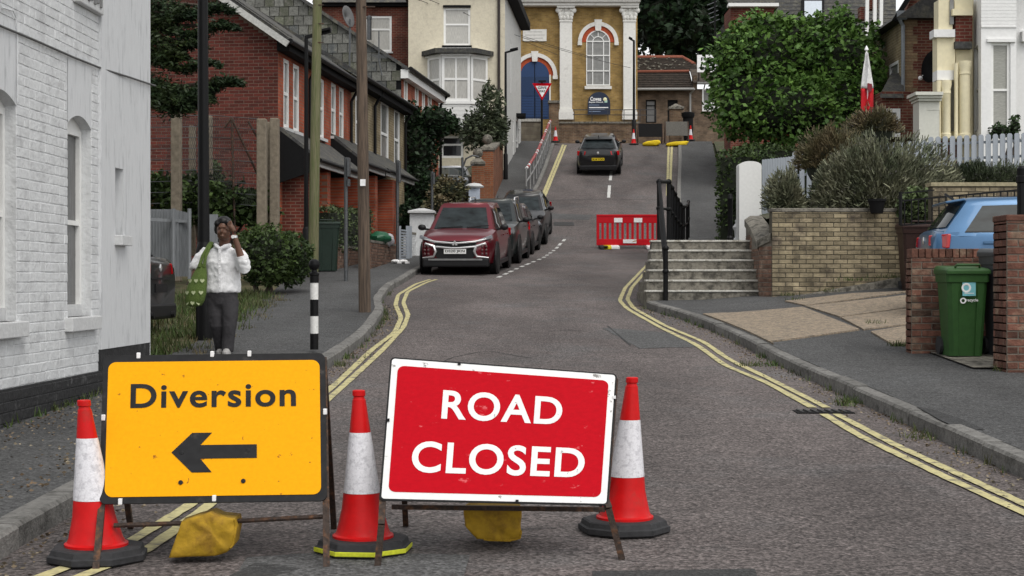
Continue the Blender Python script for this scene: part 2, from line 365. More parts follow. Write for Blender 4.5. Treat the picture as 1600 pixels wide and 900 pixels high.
# kerb stones: one piece each where they can be picked apart
def kerb(par, xf, side, d0, d1, L=.9, single=True):
    d = d0; rows_mb = MB()
    while d < d1:
        e = min(d+L, d1); mb = MB() if single else rows_mb
        j = random.uniform(-.008, .008); jz = random.uniform(-.006, .006); w = .135*side; g0 = .006 if single else 0
        sec = [(0, -.15), (0, KH-.02), (.02*side, KH), (w, KH+.002), (w, -.15)]
        mb.grid([[(xf(q)+j+a, q, ZR(q)+b+jz) for (a, b) in sec] for q in (d+g0, (d+e)/2, e-g0)], closed=True)
        n = len(mb.v); mb.f.append(tuple(range(n-15, n-10))); mb.f.append(tuple(reversed(range(n-5, n))))
        if single: mb.build('kerb_stone', M_kerb, par, smooth=30)
        d = e
    if not single: rows_mb.build('kerb_run', M_kerb, par)
kerb(lp, XL, -1, 4.6, 36.1); kerb(lp, XL, -1, 36.1, 74, 1.5, False)
kerb(rp, XR, 1, 5.6, 25.4)
# painted lines
def ribbon(par, name, pix, w, m, off=.008, dash=None, world=None):
    pts = world or []
    if not world:
        for (a, b) in zip(pix, pix[1:]):
            n = max(2, int(max(abs(a[0]-b[0]), abs(a[1]-b[1]))/7))
            pts += [G(a[0]+(b[0]-a[0])*k/n, a[1]+(b[1]-a[1])*k/n) for k in range(n)]
        pts.append(G(*pix[-1]))
    # resample in plan to follow the road's rows
    out = [pts[0]]
    for p in pts[1:]:
        q = out[-1]; L = (Vector((p.x, p.y))-Vector((q.x, q.y))).length; n = max(1, int(L/.2))
        for k in range(1, n+1):
            t = k/n; x, y = q.x+(p.x-q.x)*t, q.y+(p.y-q.y)*t; out.append(Vector((x, y, ZR(y))))
    sm = out[:]
    for _ in range(3): sm = [sm[0]]+[(sm[i-1]+sm[i]*2+sm[i+1])/4 for i in range(1, len(sm)-1)]+[sm[-1]]
    def build(seg):
        rows = []
        for i, p in enumerate(seg):
            t = seg[min(i+1, len(seg)-1)]-seg[max(i-1, 0)]; nn = Vector((t.y, -t.x)).normalized(); jw = w/2*(1+random.uniform(-.1, .1))
            rows.append([(p.x-nn.x*jw, p.y-nn.y*jw, ZR(p.y-nn.y*jw)+off), (p.x+nn.x*jw, p.y+nn.y*jw, ZR(p.y+nn.y*jw)+off)])
        MB().grid(rows).build(name, m, par)
    if not dash: build(sm)
    else:
        acc = 0; seg = []
        for a, b in zip(sm, sm[1:]):
            if acc % (dash[0]+dash[1]) < dash[0]: seg += [a] if seg else [a]
            elif seg: build(seg+[a]) if len(seg) > 0 else None; seg = []
            acc += (b-a).length
        if len(seg) > 1: build(seg)
YW = .072
ribbon(road, 'yellow_line', [(60,905),(197,852),(298,790),(528,598),(580,548),(617,520),(627,497),(618,477),(622,461),(650,444),(672,437)], YW, M_yel)
ribbon(road, 'yellow_line', [(120,905),(227,863),(328,790),(543,598),(597,548),(630,513),(638,493),(630,473),(637,456),(668,441),(682,437)], YW, M_yel)
ribbon(road, 'yellow_line', [(1012,413),(977,450),(968,470),(980,483),(1033,513),(1090,540),(1133,572),(1197,598),(1270,638)], YW, M_yel)
ribbon(road, 'yellow_line', [(1287,648),(1343,682),(1467,742),(1598,802),(1700,850)], YW, M_yel)
ribbon(road, 'yellow_line', [(1012,421),(987,450),(980,468),(990,482),(1040,510),(1100,535),(1140,563),(1197,590),(1292,638)], YW, M_yel)
ribbon(road, 'yellow_line', [(1307,648),(1400,697),(1598,788),(1720,840)], YW, M_yel)
for a in ([(844,325),(884,227)], [(840,324),(880,226)], [(1042.5,306),(1045,222)], [(1046.5,306),(1050,222)]): ribbon(road, 'yellow_line', a, .1, M_yel)
ribbon(road, 'white_line', [(953.5,282),(955.5,267)], .12, M_wline); ribbon(road, 'white_line', [(951,309),(952.3,290)], .12, M_wline)
ribbon(road, 'white_line', [(778,434),(810,419),(849,403),(866,391),(884,372)], .1, M_wline, dash=(.6, .5))
ribbon(road, 'white_line', [(893,222.3),(905,223.2)], .16, M_wline); ribbon(road, 'white_line', [(966,224),(975,222.5)], .16, M_wline)
def patch(par, pix, m, name='tar_patch', off=.004, zf=None):
    mb = MB(); pts = []
    for a, b in zip(pix, pix[1:]+pix[:1]):
        for k in range(6): pts.append((a[0]+(b[0]-a[0])*k/6+random.uniform(-1, 1)*.8, a[1]+(b[1]-a[1])*k/6+random.uniform(-1, 1)*.4))
    w = [G(*p) if zf is None else zf(p) for p in pts]
    c = sum(w, Vector())/len(w)
    for a, b in zip(w, w[1:]+w[:1]):
        rows = []
        for s in np.linspace(0, 1, 6):
            p, q = a+(c-a)*s, b+(c-b)*s; fz = (lambda v: ZR(v.y)) if zf is None else (lambda v: zp(v.x, v.y))
            rows.append([(p.x, p.y, fz(p)+off), (q.x, q.y, fz(q)+off)])
        mb.grid(rows)
    return mb.build(name, m, par)
patch(road, [(940,512),(1050,520),(1095,542),(1000,545)], M_patch2)
patch(road, [(385,872),(500,864),(735,868),(720,915),(360,915)], M_patch2)
patch(road, [(925,893),(1180,890),(1190,930),(930,930)], M_patch)
patch(road, [(820,332),(925,336),(920,344),(815,341)], M_patch2)
patch(road, [(470,890),(380,915),(330,915),(400,880)], M_patch)
def line_patch(pix, w=.02): ribbon(road, 'crack_seal', pix, w, M_patch, .0045)
line_patch([(830,315),(900,312),(1028,312)], .05); line_patch([(856,518),(885,516),(913,518)], .025); line_patch([(800,480),(1000,482)], .02); line_patch([(620,515),(690,515)], .02)
line_patch([(640,600),(700,560),(760,548),(830,560)], .015); 
line_patch([(950,510),(985,540)], .03); line_patch([(900,394),(1000,397)], .06); line_patch([(815,828),(870,826)], .012)
GP = lambda p: (lambda q: q)(next(Vector(((p[0]-CX)*d/F, d, 0)) for d in np.arange(6, 26, .02) if H+(CY-p[1])*d/F <= zp((p[0]-CX)*d/F, d)))
patch(rp, [(1432,636),(1455,640),(1500,655),(1538,672),(1512,674),(1470,658)], M_patch, zf=GP)
# drain and manhole
dr0 = G(1285, 643); mb = MB(); mb.box((dr0.x-.24, dr0.y-.16, dr0.z-.05), (dr0.x+.24, dr0.y+.16, dr0.z+.004)); dg = mb.build('drain_grate', M_blackm, road)
for k in range(7): MB().box((dr0.x-.2+k*.06, dr0.y-.13, dr0.z+.004), (dr0.x-.175+k*.06, dr0.y+.13, dr0.z+.012)).build('grate_bar', mat('cast_iron', (.05, .05, .05), .5, .6), dg)
mh = G(881, 350); MB().obox((mh.x-.35, mh.y-.3, ZR(mh.y-.3)+.006), (.7, 0, 0), (0, .6, ZR(mh.y+.3)-ZR(mh.y-.3)), (0, 0, .004)).build('manhole_cover', MATS['cast_iron'], road)
# concrete drive slabs on the right pavement
def slab(pix):
    w = [GP(p) for p in pix]; mb = MB(); c = sum(w, Vector())/len(w); w = [c+(p-c)*.985 for p in w]
    n = 5; rows = []
    for i in range(n+1):
        a = w[0]+(w[3]-w[0])*i/n; b = w[1]+(w[2]-w[1])*i/n
        rows.append([Vector((*(a+(b-a)*k/n).xy, 0)) for k in range(n+1)])
    rows = [[Vector((max(p.x, XR(p.y)+.16), p.y, zp(max(p.x, XR(p.y)+.16), p.y)+.012)) for p in r] for r in rows]; mb.grid(rows)
    mb.build('concrete_slab', M_conc, rp, solid=.02)
for q in ([(1165,540),(1077,492),(1255,481),(1345,517)], [(1312,497),(1258,480),(1430,461),(1430,481)], [(1349,517),(1313,498),(1430,482),(1430,507)], [(1395,541),(1360,520),(1430,509),(1430,540)], [(1258,479),(1225,472),(1330,460),(1430,456)]):
    if q[1][1] == 0: continue
    slab(q)
# ------------------------------------------------------------------ stone steps
vg = strip('verge', lambda d: -12.0, lambda d: XLB(d)-.1, lambda x, d: ZR(d)+KH-.015+.02*noise.noise(Vector((x*1.5, d*1.5, 0))), [15.6+.4*i for i in range(46)], mat('dry_turf', (.11, .09, .05), .95, var=.4, scale=5, bump=.7, bscale=40, col2=(.05, .065, .022), thr=(.42, .6)), 24)
st = thing('stone_steps', 'worn stone steps with pale painted nosings beside black railing', 'steps', (3.2, 25.5, ZR(25.5)))
NS = 6; sz0 = ZR(25.5)+KH; rise = (2.03-sz0)/NS
xl0 = [1010, 1010, 1014, 1016, 1017, 1018]; xr0 = [1192, 1189, 1184, 1178, 1172, 1166]
for k in range(NS):
    d = 25.55+k*.32; x0 = (xl0[k]-CX)*d/F; x1 = (xr0[k]-CX)*d/F+.12; z1 = sz0+rise*(k+1)
    b = MB().box((x0, d, sz0-.5), (x1, 27.5, z1-.035)).build('step', M_stone, st, bevel=.012)
    MB().box((x0-.015, d-.02, z1-.034), (x1, d+.34 if k < NS-1 else 27.45, z1)).build('nosing', M_nose, b, bevel=.008)
# ------------------------------------------------------------------ lettering
def text_mesh(txt, bold=.0, spacing=1.0):
    cu = bpy.data.curves.new('lettering', 'FONT'); cu.body = txt; cu.offset = bold; cu.space_character = spacing; cu.resolution_u = 6
    o = bpy.data.objects.new('lettering', cu); COL.objects.link(o)
    me = bpy.data.meshes.new_from_object(o, depsgraph=bpy.context.evaluated_depsgraph_get())
    v = [p.co.copy() for p in me.vertices]; f = [tuple(p.vertices) for p in me.polygons]
    bpy.data.objects.remove(o); bpy.data.meshes.remove(me)
    x0 = min(p.x for p in v); x1 = max(p.x for p in v); y0 = min(p.y for p in v); y1 = max(p.y for p in v)
    return [((p.x-x0)/(x1-x0), (p.y-y0)/(y1-y0)) for p in v], f
def lettering(txt, fn, rect, m, parent, name='lettering', bold=.02, spacing=1.0):
    """fn(s, t) -> point on a surface; rect = s0, s1, t0, t1"""
    v, f = text_mesh(txt, bold, spacing); s0, s1, t0, t1 = rect; mb = MB()
    mb.v = [Vector(fn(s0+(s1-s0)*a, t0+(t1-t0)*b)) for a, b in v]; mb.f = f
    return mb.build(name, m, parent)
M_rust = mat('rusty_steel', (.05, .035, .028), .7, .3, var=.4, scale=20, bump=.3, col2=(.11, .055, .03), thr=(.5, .62))
M_sblack = mat('sign_black', (.018, .018, .019), .6, spec=.15, var=.25, scale=8, col2=(.06, .055, .05), thr=(.6, .75))
M_syellow = mat('sign_yellow', (.8, .36, .003), .55, spec=.08, var=.06, scale=24, col2=(.3, .11, .015), thr=(.66, .69))
M_sred = mat('sign_red', (.47, .002, .01), .55, spec=.06, var=.08, scale=12, col2=(.62, .1, .11), thr=(.65, .7), stretch=(1, 1, 2.2))
M_swhite = mat('sign_white', (.76, .76, .75), .45, var=.06, scale=16, col2=(.22, .21, .2), thr=(.62, .67))
M_clip = mat('white_plastic', (.85, .85, .85), .4)
def rrect(s0, s1, t0, t1, rs, rt, n=6):
    out = []
    for (cx, cy, a0) in ((s1-rs, t1-rt, 0), (s0+rs, t1-rt, 90), (s0+rs, t0+rt, 180), (s1-rs, t0+rt, 270)):
        for k in range(n+1):
            a = R(a0+90*k/n); out.append((cx+rs*math.cos(a), cy+rt*math.sin(a)))
    return out
class Plate:                                       # a thin, slightly twisted metal plate through four corners
    def __init__(s, bl, br, tr, tl):
        s.c = [Vector(p) for p in (bl, br, tr, tl)]; s.n = (s.c[1]-s.c[0]).cross(s.c[3]-s.c[0]).normalized()
        if s.n.y > 0: s.n = -s.n
    def __call__(s, a, b, n=0): bl, br, tr, tl = s.c; return bl*(1-a)*(1-b)+br*a*(1-b)+tr*a*b+tl*(1-a)*b+s.n*n
    def sheet(s, outline, n, t, name, m, par):
        mb = MB(); k = len(outline); ca = sum(o[0] for o in outline)/k; cb = sum(o[1] for o in outline)/k
        fr_ = [s(a, b, n+t) for a, b in outline]; bk = [s(a, b, n) for a, b in outline]; c = s(ca, cb, n+t); c2 = s(ca, cb, n)
        for i in range(k):
            j = (i+1) % k; mb.quad(fr_[i], fr_[j], c); mb.quad(bk[j], bk[i], c2); mb.quad(fr_[j], fr_[i], bk[i], bk[j])
        return mb.build(name, m, par)
# ---- the diversion sign
d_bl, d_br, d_tr, d_tl = P(155,788,6.98), P(511,783,6.98), P(508,552,7.32), P(162,556,7.32)
pl = Plate(d_bl, d_br, d_tr, d_tl)
t = thing('road_sign', 'yellow diversion sign with black left arrow on a rusty folding frame', 'road sign', (d_bl+d_br)/2*1.0+Vector((0, 0, -.27)))
pb = pl.sheet(rrect(0, 1, 0, 1, .03, .045), -.004, .008, 'backing_plate', M_sblack, t)
ye = pl.sheet(rrect(.024, .975, .042, .95, .035, .05), .004, .003, 'yellow_panel', M_syellow, t)
lettering('Diversion', lambda a, b: pl(a, b, .0095), (.128, .868, .628, .795), M_sblack, ye, bold=.02, spacing=1.1)
def arrow_pt(px, py): return ((px-157)/352, (787-py)/232)
ar = [arrow_pt(*p) for p in ((268,711),(300,681),(331,681),(313,700),(401,700),(401,721),(313,721),(331,742),(300,742))]
mb = MB(); A = [pl(a, b, .0095) for a, b in ar]; mb.v = A; mb.f = [(0, 1, 2, 3), (3, 4, 5, 6), (0, 3, 6), (0, 6, 7, 8)]; mb.build('arrow', M_sblack, ye)
for (a, b) in ((283,757),(380,756),(284,711),(387,709)):
    q = arrow_pt(a, b); MB().lathe([(.0001, 0), (.011, 0), (.011, .003), (.0001, .005)], pl(q[0], q[1], .0085), 10, axis=pl.n).build('bolt', M_sblack, ye)
for (a, b, vert) in ((213,556,1),(330,555,1),(389,555,1),(160,655,0),(508,650,0),(190,784,1),(335,781,1)):
    q = arrow_pt(a, b); c = pl(max(.0, min(1, q[0])), max(0, min(1, q[1])), .006)
    MB().box(c-Vector((.009, .008, .014)), c+Vector((.009, .008, .014))).build('cable_tie', M_clip, pb, bevel=.003)
def leg(par, pts, w=.03): 
    mb = MB()
    for a, b in zip(pts, pts[1:]): mb.bar(a, b, w, w*.8)
    return mb.build('leg', M_rust, par)
def gr(p): return Vector((p.x, p.y, ZR(p.y)))
nl = pl.n*-.022
leg(t, [gr(P(150,888,6.84)), pl(.006, .0)+nl, pl(.012, .98)+nl]); leg(t, [gr(P(510,872,6.9)), pl(.993, 0)+nl, pl(.99, .98)+nl])
for s in (.012, .988): a = pl(s, .97)+nl*2.3; leg(t, [a, Vector((a.x, 7.78, ZR(7.78)))], .028)
MB().tube([P(178,821,7.0), P(335,816,7.04), P(508,807,7.0)], .011, 8).build('cross_rail', M_rust, t)
# ---- the road closed sign
r_bl, r_br, r_tr, r_tl = P(595,780,6.98), P(948,788,7.06), P(962,586,7.45), P(612,560,7.26)
_n = (r_br-r_bl).cross(r_tl-r_bl); _c = Vector((0, 0, H)); _v = P(962, 586, 1)-_c
r_tr = _c+_v*((r_bl-_c).dot(_n)/_v.dot(_n))          # the fourth corner lies in the plate's plane
pr = Plate(r_bl, r_br, r_tr, r_tl)
t = thing('road_sign', 'red road closed sign with white lettering, tilted on bent rusty legs', 'road sign', (r_bl+r_br)/2+Vector((0, 0, -.25)))
pb = pr.sheet(rrect(-.006, 1.006, -.008, 1.01, .02, .03), -.008, .008, 'backing_plate', M_sblack, t)
wb = pr.sheet(rrect(.002, .998, .003, .997, .015, .02), .0005, .004, 'white_border', M_swhite, t)
re = pr.sheet(rrect(.03, .97, .05, .948, .03, .045), .0045, .002, 'red_panel', M_sred, t)
lettering('ROAD', lambda a, b: pr(a, b, .008), (.238, .772, .578, .792), M_swhite, re, bold=.02, spacing=1.08)
lettering('CLOSED', lambda a, b: pr(a, b, .008), (.122, .888, .188, .412), M_swhite, re, bold=.02, spacing=1.08)
nr = pr.n*-.022
leg(t, [gr(P(590,874,6.92)), P(596,820,6.93), pr(.008, 0)+nr, pr(.012, .98)+nr]); leg(t, [gr(P(972,862,7.06)), P(951,795,7.06), pr(.996, .04)+nr, pr(1.0, .98)+nr])
for s in (.03, .97): a = pr(s, .95)+nr*2.3; leg(t, [a, Vector((a.x, 7.85, ZR(7.85)))], .028)
MB().bar(P(612,792,7.25), P(945,796,7.35), .022).build('cross_rail', M_rust, t)
for (s, q) in ((.005, .55), (1.0, .82), (.6, .004), (.3, .996)):
    c = pr(s, q, .007); MB().box(c-Vector((.007, .006, .007)), c+Vector((.007, .006, .007))).build('cable_tie', M_sblack if q != .82 else M_clip, pb)
# ---- traffic cones
M_cred = mat('cone_red', (.55, .006, .007), .42, spec=.2, var=.08, scale=10, col2=(.42, .02, .015), thr=(.55, .7))
M_csleeve = mat('cone_sleeve', (.72, .71, .74), .3, var=.12, scale=40, bump=.12, bscale=60, col2=(.55, .54, .57), thr=(.5, .62))
M_rubber = mat('black_rubber', (.028, .028, .03), .75, var=.25, scale=10, bump=.2)
M_yedge = mat('yellow_edge', (.55, .58, .03), .6, var=.2, scale=15)
def cone(loc, label, h=.77, lean=(0, 0), yel=False, rot=0, group=None, n=28, sleeve=(.28, .565)):
    t = thing('traffic_cone', label, 'traffic cone', (0, 0, 0), group)
    b = MB(); b.lathe([(.225, 0), (.235, .008), (.235, .032), (.222, .038), (.215, .06), (.205, .066), (.1, .068)], n=8, ph=.5); ba = b.build('base', M_rubber, t)
    if yel: MB().lathe([(.2365, .009), (.2385, .012), (.2385, .028), (.2365, .031)], n=8, ph=.5, cap=False).build('yellow_edge', M_yedge, ba)
    z1, z2 = sleeve
    def rad(z):
        return .031+(.098-.031)*((h-.04-z)/(h-.04-.2))**1.05 if z > .2 else .098+(.2-z)/.115*.03
    lo = [(.145, .066), (.145, .078), (.132, .085)]+[(rad(z), z) for z in np.linspace(.1, z1, 8)]
    MB().lathe(lo, n=n).build('lower_body', M_cred, t, smooth=30)
    MB().lathe([(rad(z)+.0015, z) for z in np.linspace(z1, z2, 8)], n=n, cap=False).build('reflective_sleeve', M_csleeve, t, smooth=30)
    MB().lathe([(rad(z), z) for z in np.linspace(z2, h-.045, 6)]+[(.029, h-.044), (.026, h-.034), (.026, h-.03), (.031, h-.026), (.031, h-.004), (.026, h)], n=n).build('top_body', M_cred, t, smooth=30)
    sh = Matrix(((1, 0, lean[0]), (0, 1, lean[1]), (0, 0, 1)))
    for c in t.children:
        if c.name.startswith('base'): continue
        for v in c.data.vertices: v.co = sh@v.co
    t.location = loc; t.rotation_euler = (0, 0, rot)
    return t
cone((-1.92, 7.06, ZR(7.06)), 'traffic cone leaning beside the yellow diversion sign near the kerb', .74, (-.085, 0), rot=.15)
cone(((568-CX)*7.25/F, 7.25, ZR(7.25)), 'traffic cone with a yellow edged base between the two road signs', .765, (-.03, 0), True, -.1)
cone(((975-CX)*7.72/F, 7.72, ZR(7.72)), 'traffic cone by the bent leg of the red road closed sign', .78, (.055, 0), rot=.2)
# ---- sandbags
M_bag = mat('ochre_sack', (.36, .215, .012), .8, var=.2, scale=9, bump=.45, bscale=18, col2=(.2, .105, .012), thr=(.48, .7))
def bag(loc, sx, sy, sz, label, rot=0, seed=0, m=None, group=None, name='sandbag'):
    mb = MB(); mb.ball((0, 0, 0), 1, 28, 18)
    out = []
    for p in mb.v:
        q = Vector([math.copysign(abs(c)**.62, c) for c in p]); f = noise.noise(q*1.4+Vector((seed, 0, 0)))*.1+noise.noise(q*3.5+Vector((0, seed, 0)))*.035
        fold = .022*math.sin(q.x*7+q.z*6+seed+2*noise.noise(q*2)); q *= 1+f+fold; q.x += .18*q.z; q.z *= .82+.3*q.x if q.z > 0 else 1; q = Vector((q.x*sx/2, q.y*sy/2, q.z*sz/2)); q.z = max(q.z, -sz*.44); out.append(q)
    mb.v = out; t = thing(name, label, 'sandbag', (0, 0, 0), group)
    mb.build('sack', m or M_bag, t, smooth=True)
    MB().lathe([(.06, -.04), (.035, 0), (.02, .012), (.028, .03), (.022, .045)], (sx*.45, 0, -sz*.1), 10, axis=(1, 0, .25)).build('tied_end', m or M_bag, t, smooth=True)
    t.location = loc; t.rotation_euler = rot if hasattr(rot, '__len__') else (0, 0, rot); return t
def sack(label, out, d, dep, seed):
    n0 = len(out); pts = []
    for a, b in zip(out, out[1:]+out[:1]): pts += [(a[0]+(b[0]-a[0])*k/5, a[1]+(b[1]-a[1])*k/5) for k in range(5)]
    c = (sum(p[0] for p in pts)/len(pts), sum(p[1] for p in pts)/len(pts)); rows = []
    zmin = P(0, max(p[1] for p in pts), d).z
    for (t_, s_) in ((-.03, .05), (-.03, .4), (-.015, .72), (0, .9), (.03, .985), (.09, 1), (.5, 1.02), (.85, .98), (.95, .85), (1, .5), (1, .05)):
        r = []
        for p in pts:
            q = P(c[0]+(p[0]-c[0])*s_, c[1]+(p[1]-c[1])*s_, d); q.y += t_*dep
            w_ = noise.noise(Vector((q.x*13+seed, q.y*13, q.z*13)))*.012+.005*math.sin((q.x*.8+q.z)*70+4*noise.noise(q*6)); q += Vector((w_*.4, -w_, w_*.4)); q.z = max(q.z, ZR(q.y)+.002) if s_ > .5 else q.z; r.append(q)
        rows.append(r)
    o = thing('sandbag', label, 'sandbag', P(c[0], max(p[1] for p in pts), d)); q = MB(); q.grid(rows, closed=True); k = len(q.v); n = len(pts); q.f.append(tuple(reversed(range(n)))); q.f.append(tuple(range(k-n, k))); q.build('sack', M_bag, o, smooth=60)
    e = MB(); e.tube([rows[4][int(n*.45)+j] for j in range(0, int(n*.3))], .006, 6); e.build('seam', M_bag, o)
sack('slumped ochre sandbag draped over the rail of the yellow diversion sign', [(262,873),(283,815),(327,801),(340,807),(366,811),(369,822),(364,852),(353,864),(335,869)], 6.96, .2, 3)
sack('ochre sandbag hanging on the rail of the red road closed sign', [(724,797),(735,790),(812,791),(815,812),(812,842),(795,846),(745,843),(727,825)], 7.34, .2, 9)
# ---- red plastic barrier
M_bred = mat('barrier_red', (.52, .004, .012), .45, spec=.2, var=.1, scale=5)
bz = ZR(47.9); bx0, bx1 = (932-CX)*47.9/F, (1030-CX)*47.9/F
t = thing('road_barrier', 'red plastic road barrier with white reflectors across the lane', 'barrier', ((bx0+bx1)/2, 47.9, bz))
W_ = bx1-bx0; zb = bz+.1; zt = bz+1.06
f = MB(); f.box((bx0, 47.88, zb), (bx1, 47.94, zb+.2)); f.box((bx0, 47.88, zt-.26), (bx1, 47.94, zt)); f.box((bx0, 47.87, zt-.06), (bx1, 47.95, zt+.01))
f.box((bx0, 47.885, zb+.2), (bx0+.09, 47.935, zt-.26)); f.box((bx1-.09, 47.885, zb+.2), (bx1, 47.935, zt-.26)); fp = f.build('frame', M_bred, t, bevel=.01)
for k in range(11):
    x = bx0+.2+(W_-.4)*k/10; MB().box((x-.045, 47.89, zb+.2), (x+.03, 47.93, zt-.26)).build('slat', M_bred, t)
for xx in (966, 997): c = P(xx, 344, 47.86); MB().box(c-Vector((.13, .004, .07)), c+Vector((.13, .005, .07))).build('reflector', M_clip, t)
c = P(984, 377, 47.86); MB().box(c-Vector((.21, .004, .06)), c+Vector((.21, .005, .06))).build('name_plate', M_clip, t)
c = P(989, 376.6, 47.85); MB().prism([c+Vector((-.03, 0, -.03)), c+Vector((.1, 0, -.01)), c+Vector((.12, 0, .03)), c+Vector((.02, 0, .0))], (0, .003, 0)).build('logo', mat('logo_ochre', (.5, .3, .1), .5), t)
M_foot_y = mat('foot_yellow', (.75, .6, .02), .5)
for xx, mm in ((943, M_rubber), (948, M_foot_y), (1016, M_clip), (960, M_clip)):
    x = (xx-CX)*47.9/F; MB().obox((x-.14, 47.45, ZR(47.45)), (.28, 0, 0), (0, .9, ZR(48.35)-ZR(47.45)), (0, 0, .11)).build('foot', mm, t, bevel=.03)
# ---- far end of the street: backs of closed signs, cones, sandbags
M_sback = mat('sign_back_grey', (.09, .085, .075), .6, .3, var=.25)
for (x0, x1, y0, y1, d, mm, lab) in ((997, 1035, 193, 214, 73.2, M_blackm, 'black backed road sign standing at the top of the hill'), (1040, 1075, 190, 212, 73.4, M_sback, 'grey backed road sign standing at the top of the hill')):
    a, b = P(x0, y1, d), P(x1, y0, d+.2); zg = ZR(d)
    t = thing('closed_road_sign', lab, 'road sign', ((a.x+b.x)/2, d, zg), )
    MB().obox((a.x, d, a.z), (b.x-a.x, 0, 0), (0, .22, b.z-a.z), (0, -.02, .0)).build('back_panel', mm, t)
    for x in (a.x, b.x): MB().bar((x, d-.12, zg), (x, d+.2, b.z), .05).build('leg', M_rust, t)
    for x in (a.x, b.x): MB().bar((x, d+.6, ZR(d+.6)), (x, d+.22, b.z), .04).build('strut', M_rust, t)
for (x, y, lab) in ((868, 223, 'small traffic cone by the end of the taped handrail'), (990, 222, 'small traffic cone below the lamp post at the brick wall'), (1079, 217, 'small traffic cone beside the grey backed road sign')):
    d = 73.0 if x < 1050 else 74.5; z = ZR(d)+(KH if x == 868 or x == 1079 else 0); cone(((x-CX)*d/F, d, z), lab, .75, n=14)
M_ybag = mat('yellow_sack', (.7, .5, .01), .7, var=.2)
bag(Vector(((1018-CX)*72.6/F, 72.6, ZR(72.6)+.12)), .8, .5, .3, 'bright yellow sandbag in front of the black backed sign', 0, 2, M_ybag)
bag(Vector(((1058-CX)*72.4/F, 72.4, ZR(72.4)+.12)), 1.0, .5, .26, 'bright yellow sandbag flattened in front of the grey backed sign', .1, 5, M_ybag)
# ---- striped bollard
bd = 17.2; bx = (491-CX)*bd/F; bz = ZR(bd)+KH
t = thing('bollard', 'black and white striped bollard with ball cap on the pavement edge', 'bollard', (bx, bd, bz))
def yz(py): return H+(CY-py)*bd/F
M_bwhite = mat('bollard_white', (.7, .7, .68), .5, var=.1, scale=12, col2=(.4, .4, .4), thr=(.6, .7))
for (a, b, mm, nm) in ((546,521,M_blackp,'black_band'),(521,494,M_bwhite,'white_band'),(494,468,M_blackp,'black_band'),(468,442,M_bwhite,'white_band')):
    MB().lathe([(.047, 0), (.047, yz(b)-yz(a))], (bx, bd, yz(a)), 18).build(nm, mm, t, smooth=30)
MB().lathe([(.05, 0), (.05, .08)], (bx, bd, yz(442)), 18).build('post_top', M_blackp, t, smooth=30)
q = MB(); q.lathe([(.0515, 0), (.0515, .065)], (bx, bd, yz(441)), 18, cap=False); q.f = q.f[9:16]; q.build('red_reflector', mat('reflector_red', (.5, .02, .02), .35), t, smooth=30)
MB().lathe([(.052, 0), (.058, .01), (.058, .03), (.035, .045), (.03, .07), (.05, .08), (.062, .11), (.064, .13), (.055, .165), (.03, .185), (.001, .19)], (bx, bd, yz(431)), 18).build('ball_cap', M_blackp, t, smooth=30)
# ---- poles, posts, street lamps
def wood(name, c, c2): return mat(name, c, .85, var=.25, scale=5, bump=.6, bscale=9, col2=c2, thr=(.42, .6), stretch=(6, 6, .35))
M_pole = wood('pole_wood_brown', (.125, .09, .065), (.06, .045, .035)); M_pole2 = wood('pole_wood_green', (.16, .15, .085), (.1, .115, .045))
def pole(name, label, cat, px, d, r0, r1, top, m, lean=0, z0=None, n=14):
    x = (px-CX)*d/F; z = (ZR(d)+KH if z0 is None else z0); t = thing(name, label, cat, (x, d, z))
    rows = [z-.05, z+.6, z+2, z+4, z+6, top]; mb = MB()
    mb.tube([Vector((x+lean*(zz-z), d, zz)) for zz in rows if zz <= top], [r0+(r1-r0)*(zz-z)/(top-z) for zz in rows if zz <= top], n); mb.build('shaft', m, t, smooth=50)
    return t, Vector((x, d, z))
t, b = pole('telegraph_pole', 'thick brown weathered wooden telegraph pole standing at the kerb', 'pole', 570, 23, .092, .07, 8.2, M_pole, -.012)
MB().box(b+Vector((-.06, -.11, 1.9)), b+Vector((.02, -.085, 2.0))).build('number_plate', M_clip, t)
for k in range(6): MB().bar(b+Vector((-.02, -.07, 4.6+.35*k)), b+Vector((-.2 if k % 2 else .16, -.07, 4.6+.35*k)), .018).build('step_iron', M_rust, t)
t, b = pole('telegraph_pole', 'greenish wooden telegraph pole behind the striped bollard', 'pole', 489, 32.5, .115, .09, 9.2, M_pole2, .016)
for k in range(5): MB().bar(b+Vector((.05, -.08, 5.0+.4*k)), b+Vector((.24, -.08, 5.0+.4*k)), .02).build('step_iron', M_rust, t)
t, b = pole('lamp_post', 'tall black lamp post rising behind the walking woman', 'lamp post', 319, 18.6, .075, .055, 7.5, M_blackp, -.004)
MB().lathe([(.1, 0), (.1, 1.1), (.085, 1.16), (.075, 1.2)], b, 16).build('base_column', M_blackp, t, smooth=30)
MB().bar(b+Vector((0, 0, 6.9)), b+Vector((.8, 0, 7.0)), .05).build('arm', M_blackp, t); MB().box(b+Vector((.6, -.1, 6.95)), b+Vector((1.1, .1, 7.03))).build('lamp_head', M_blackp, t)
def lamp(px, d, ytop, dx, label, z0=None, r=.06):
    top = H+(CY-ytop)*d/F; t, b = pole('street_lamp', label, 'street lamp', px, d, r, r*.75, top, M_blackp, 0, z0)
    q = MB(); q.bar((b.x, d, top-.03), (b.x+dx, d-.05, top+.1), .07); q.build('arm', M_blackp, t)
    MB().obox((b.x+dx*.35, d-.16, top+.04), (dx*.65, 0, .07), (0, .22, 0), (0, 0, .06)).build('lamp_head', M_blackp, t, bevel=.01)
    MB().lathe([(r*1.5, 0), (r*1.5, 1.0), (r, 1.06)], b, 12).build('base_column', M_blackp, t, smooth=30)
lamp(478.5, 33.4, 56, .55, 'black street lamp with flat head beside the greenish telegraph pole', r=.055)
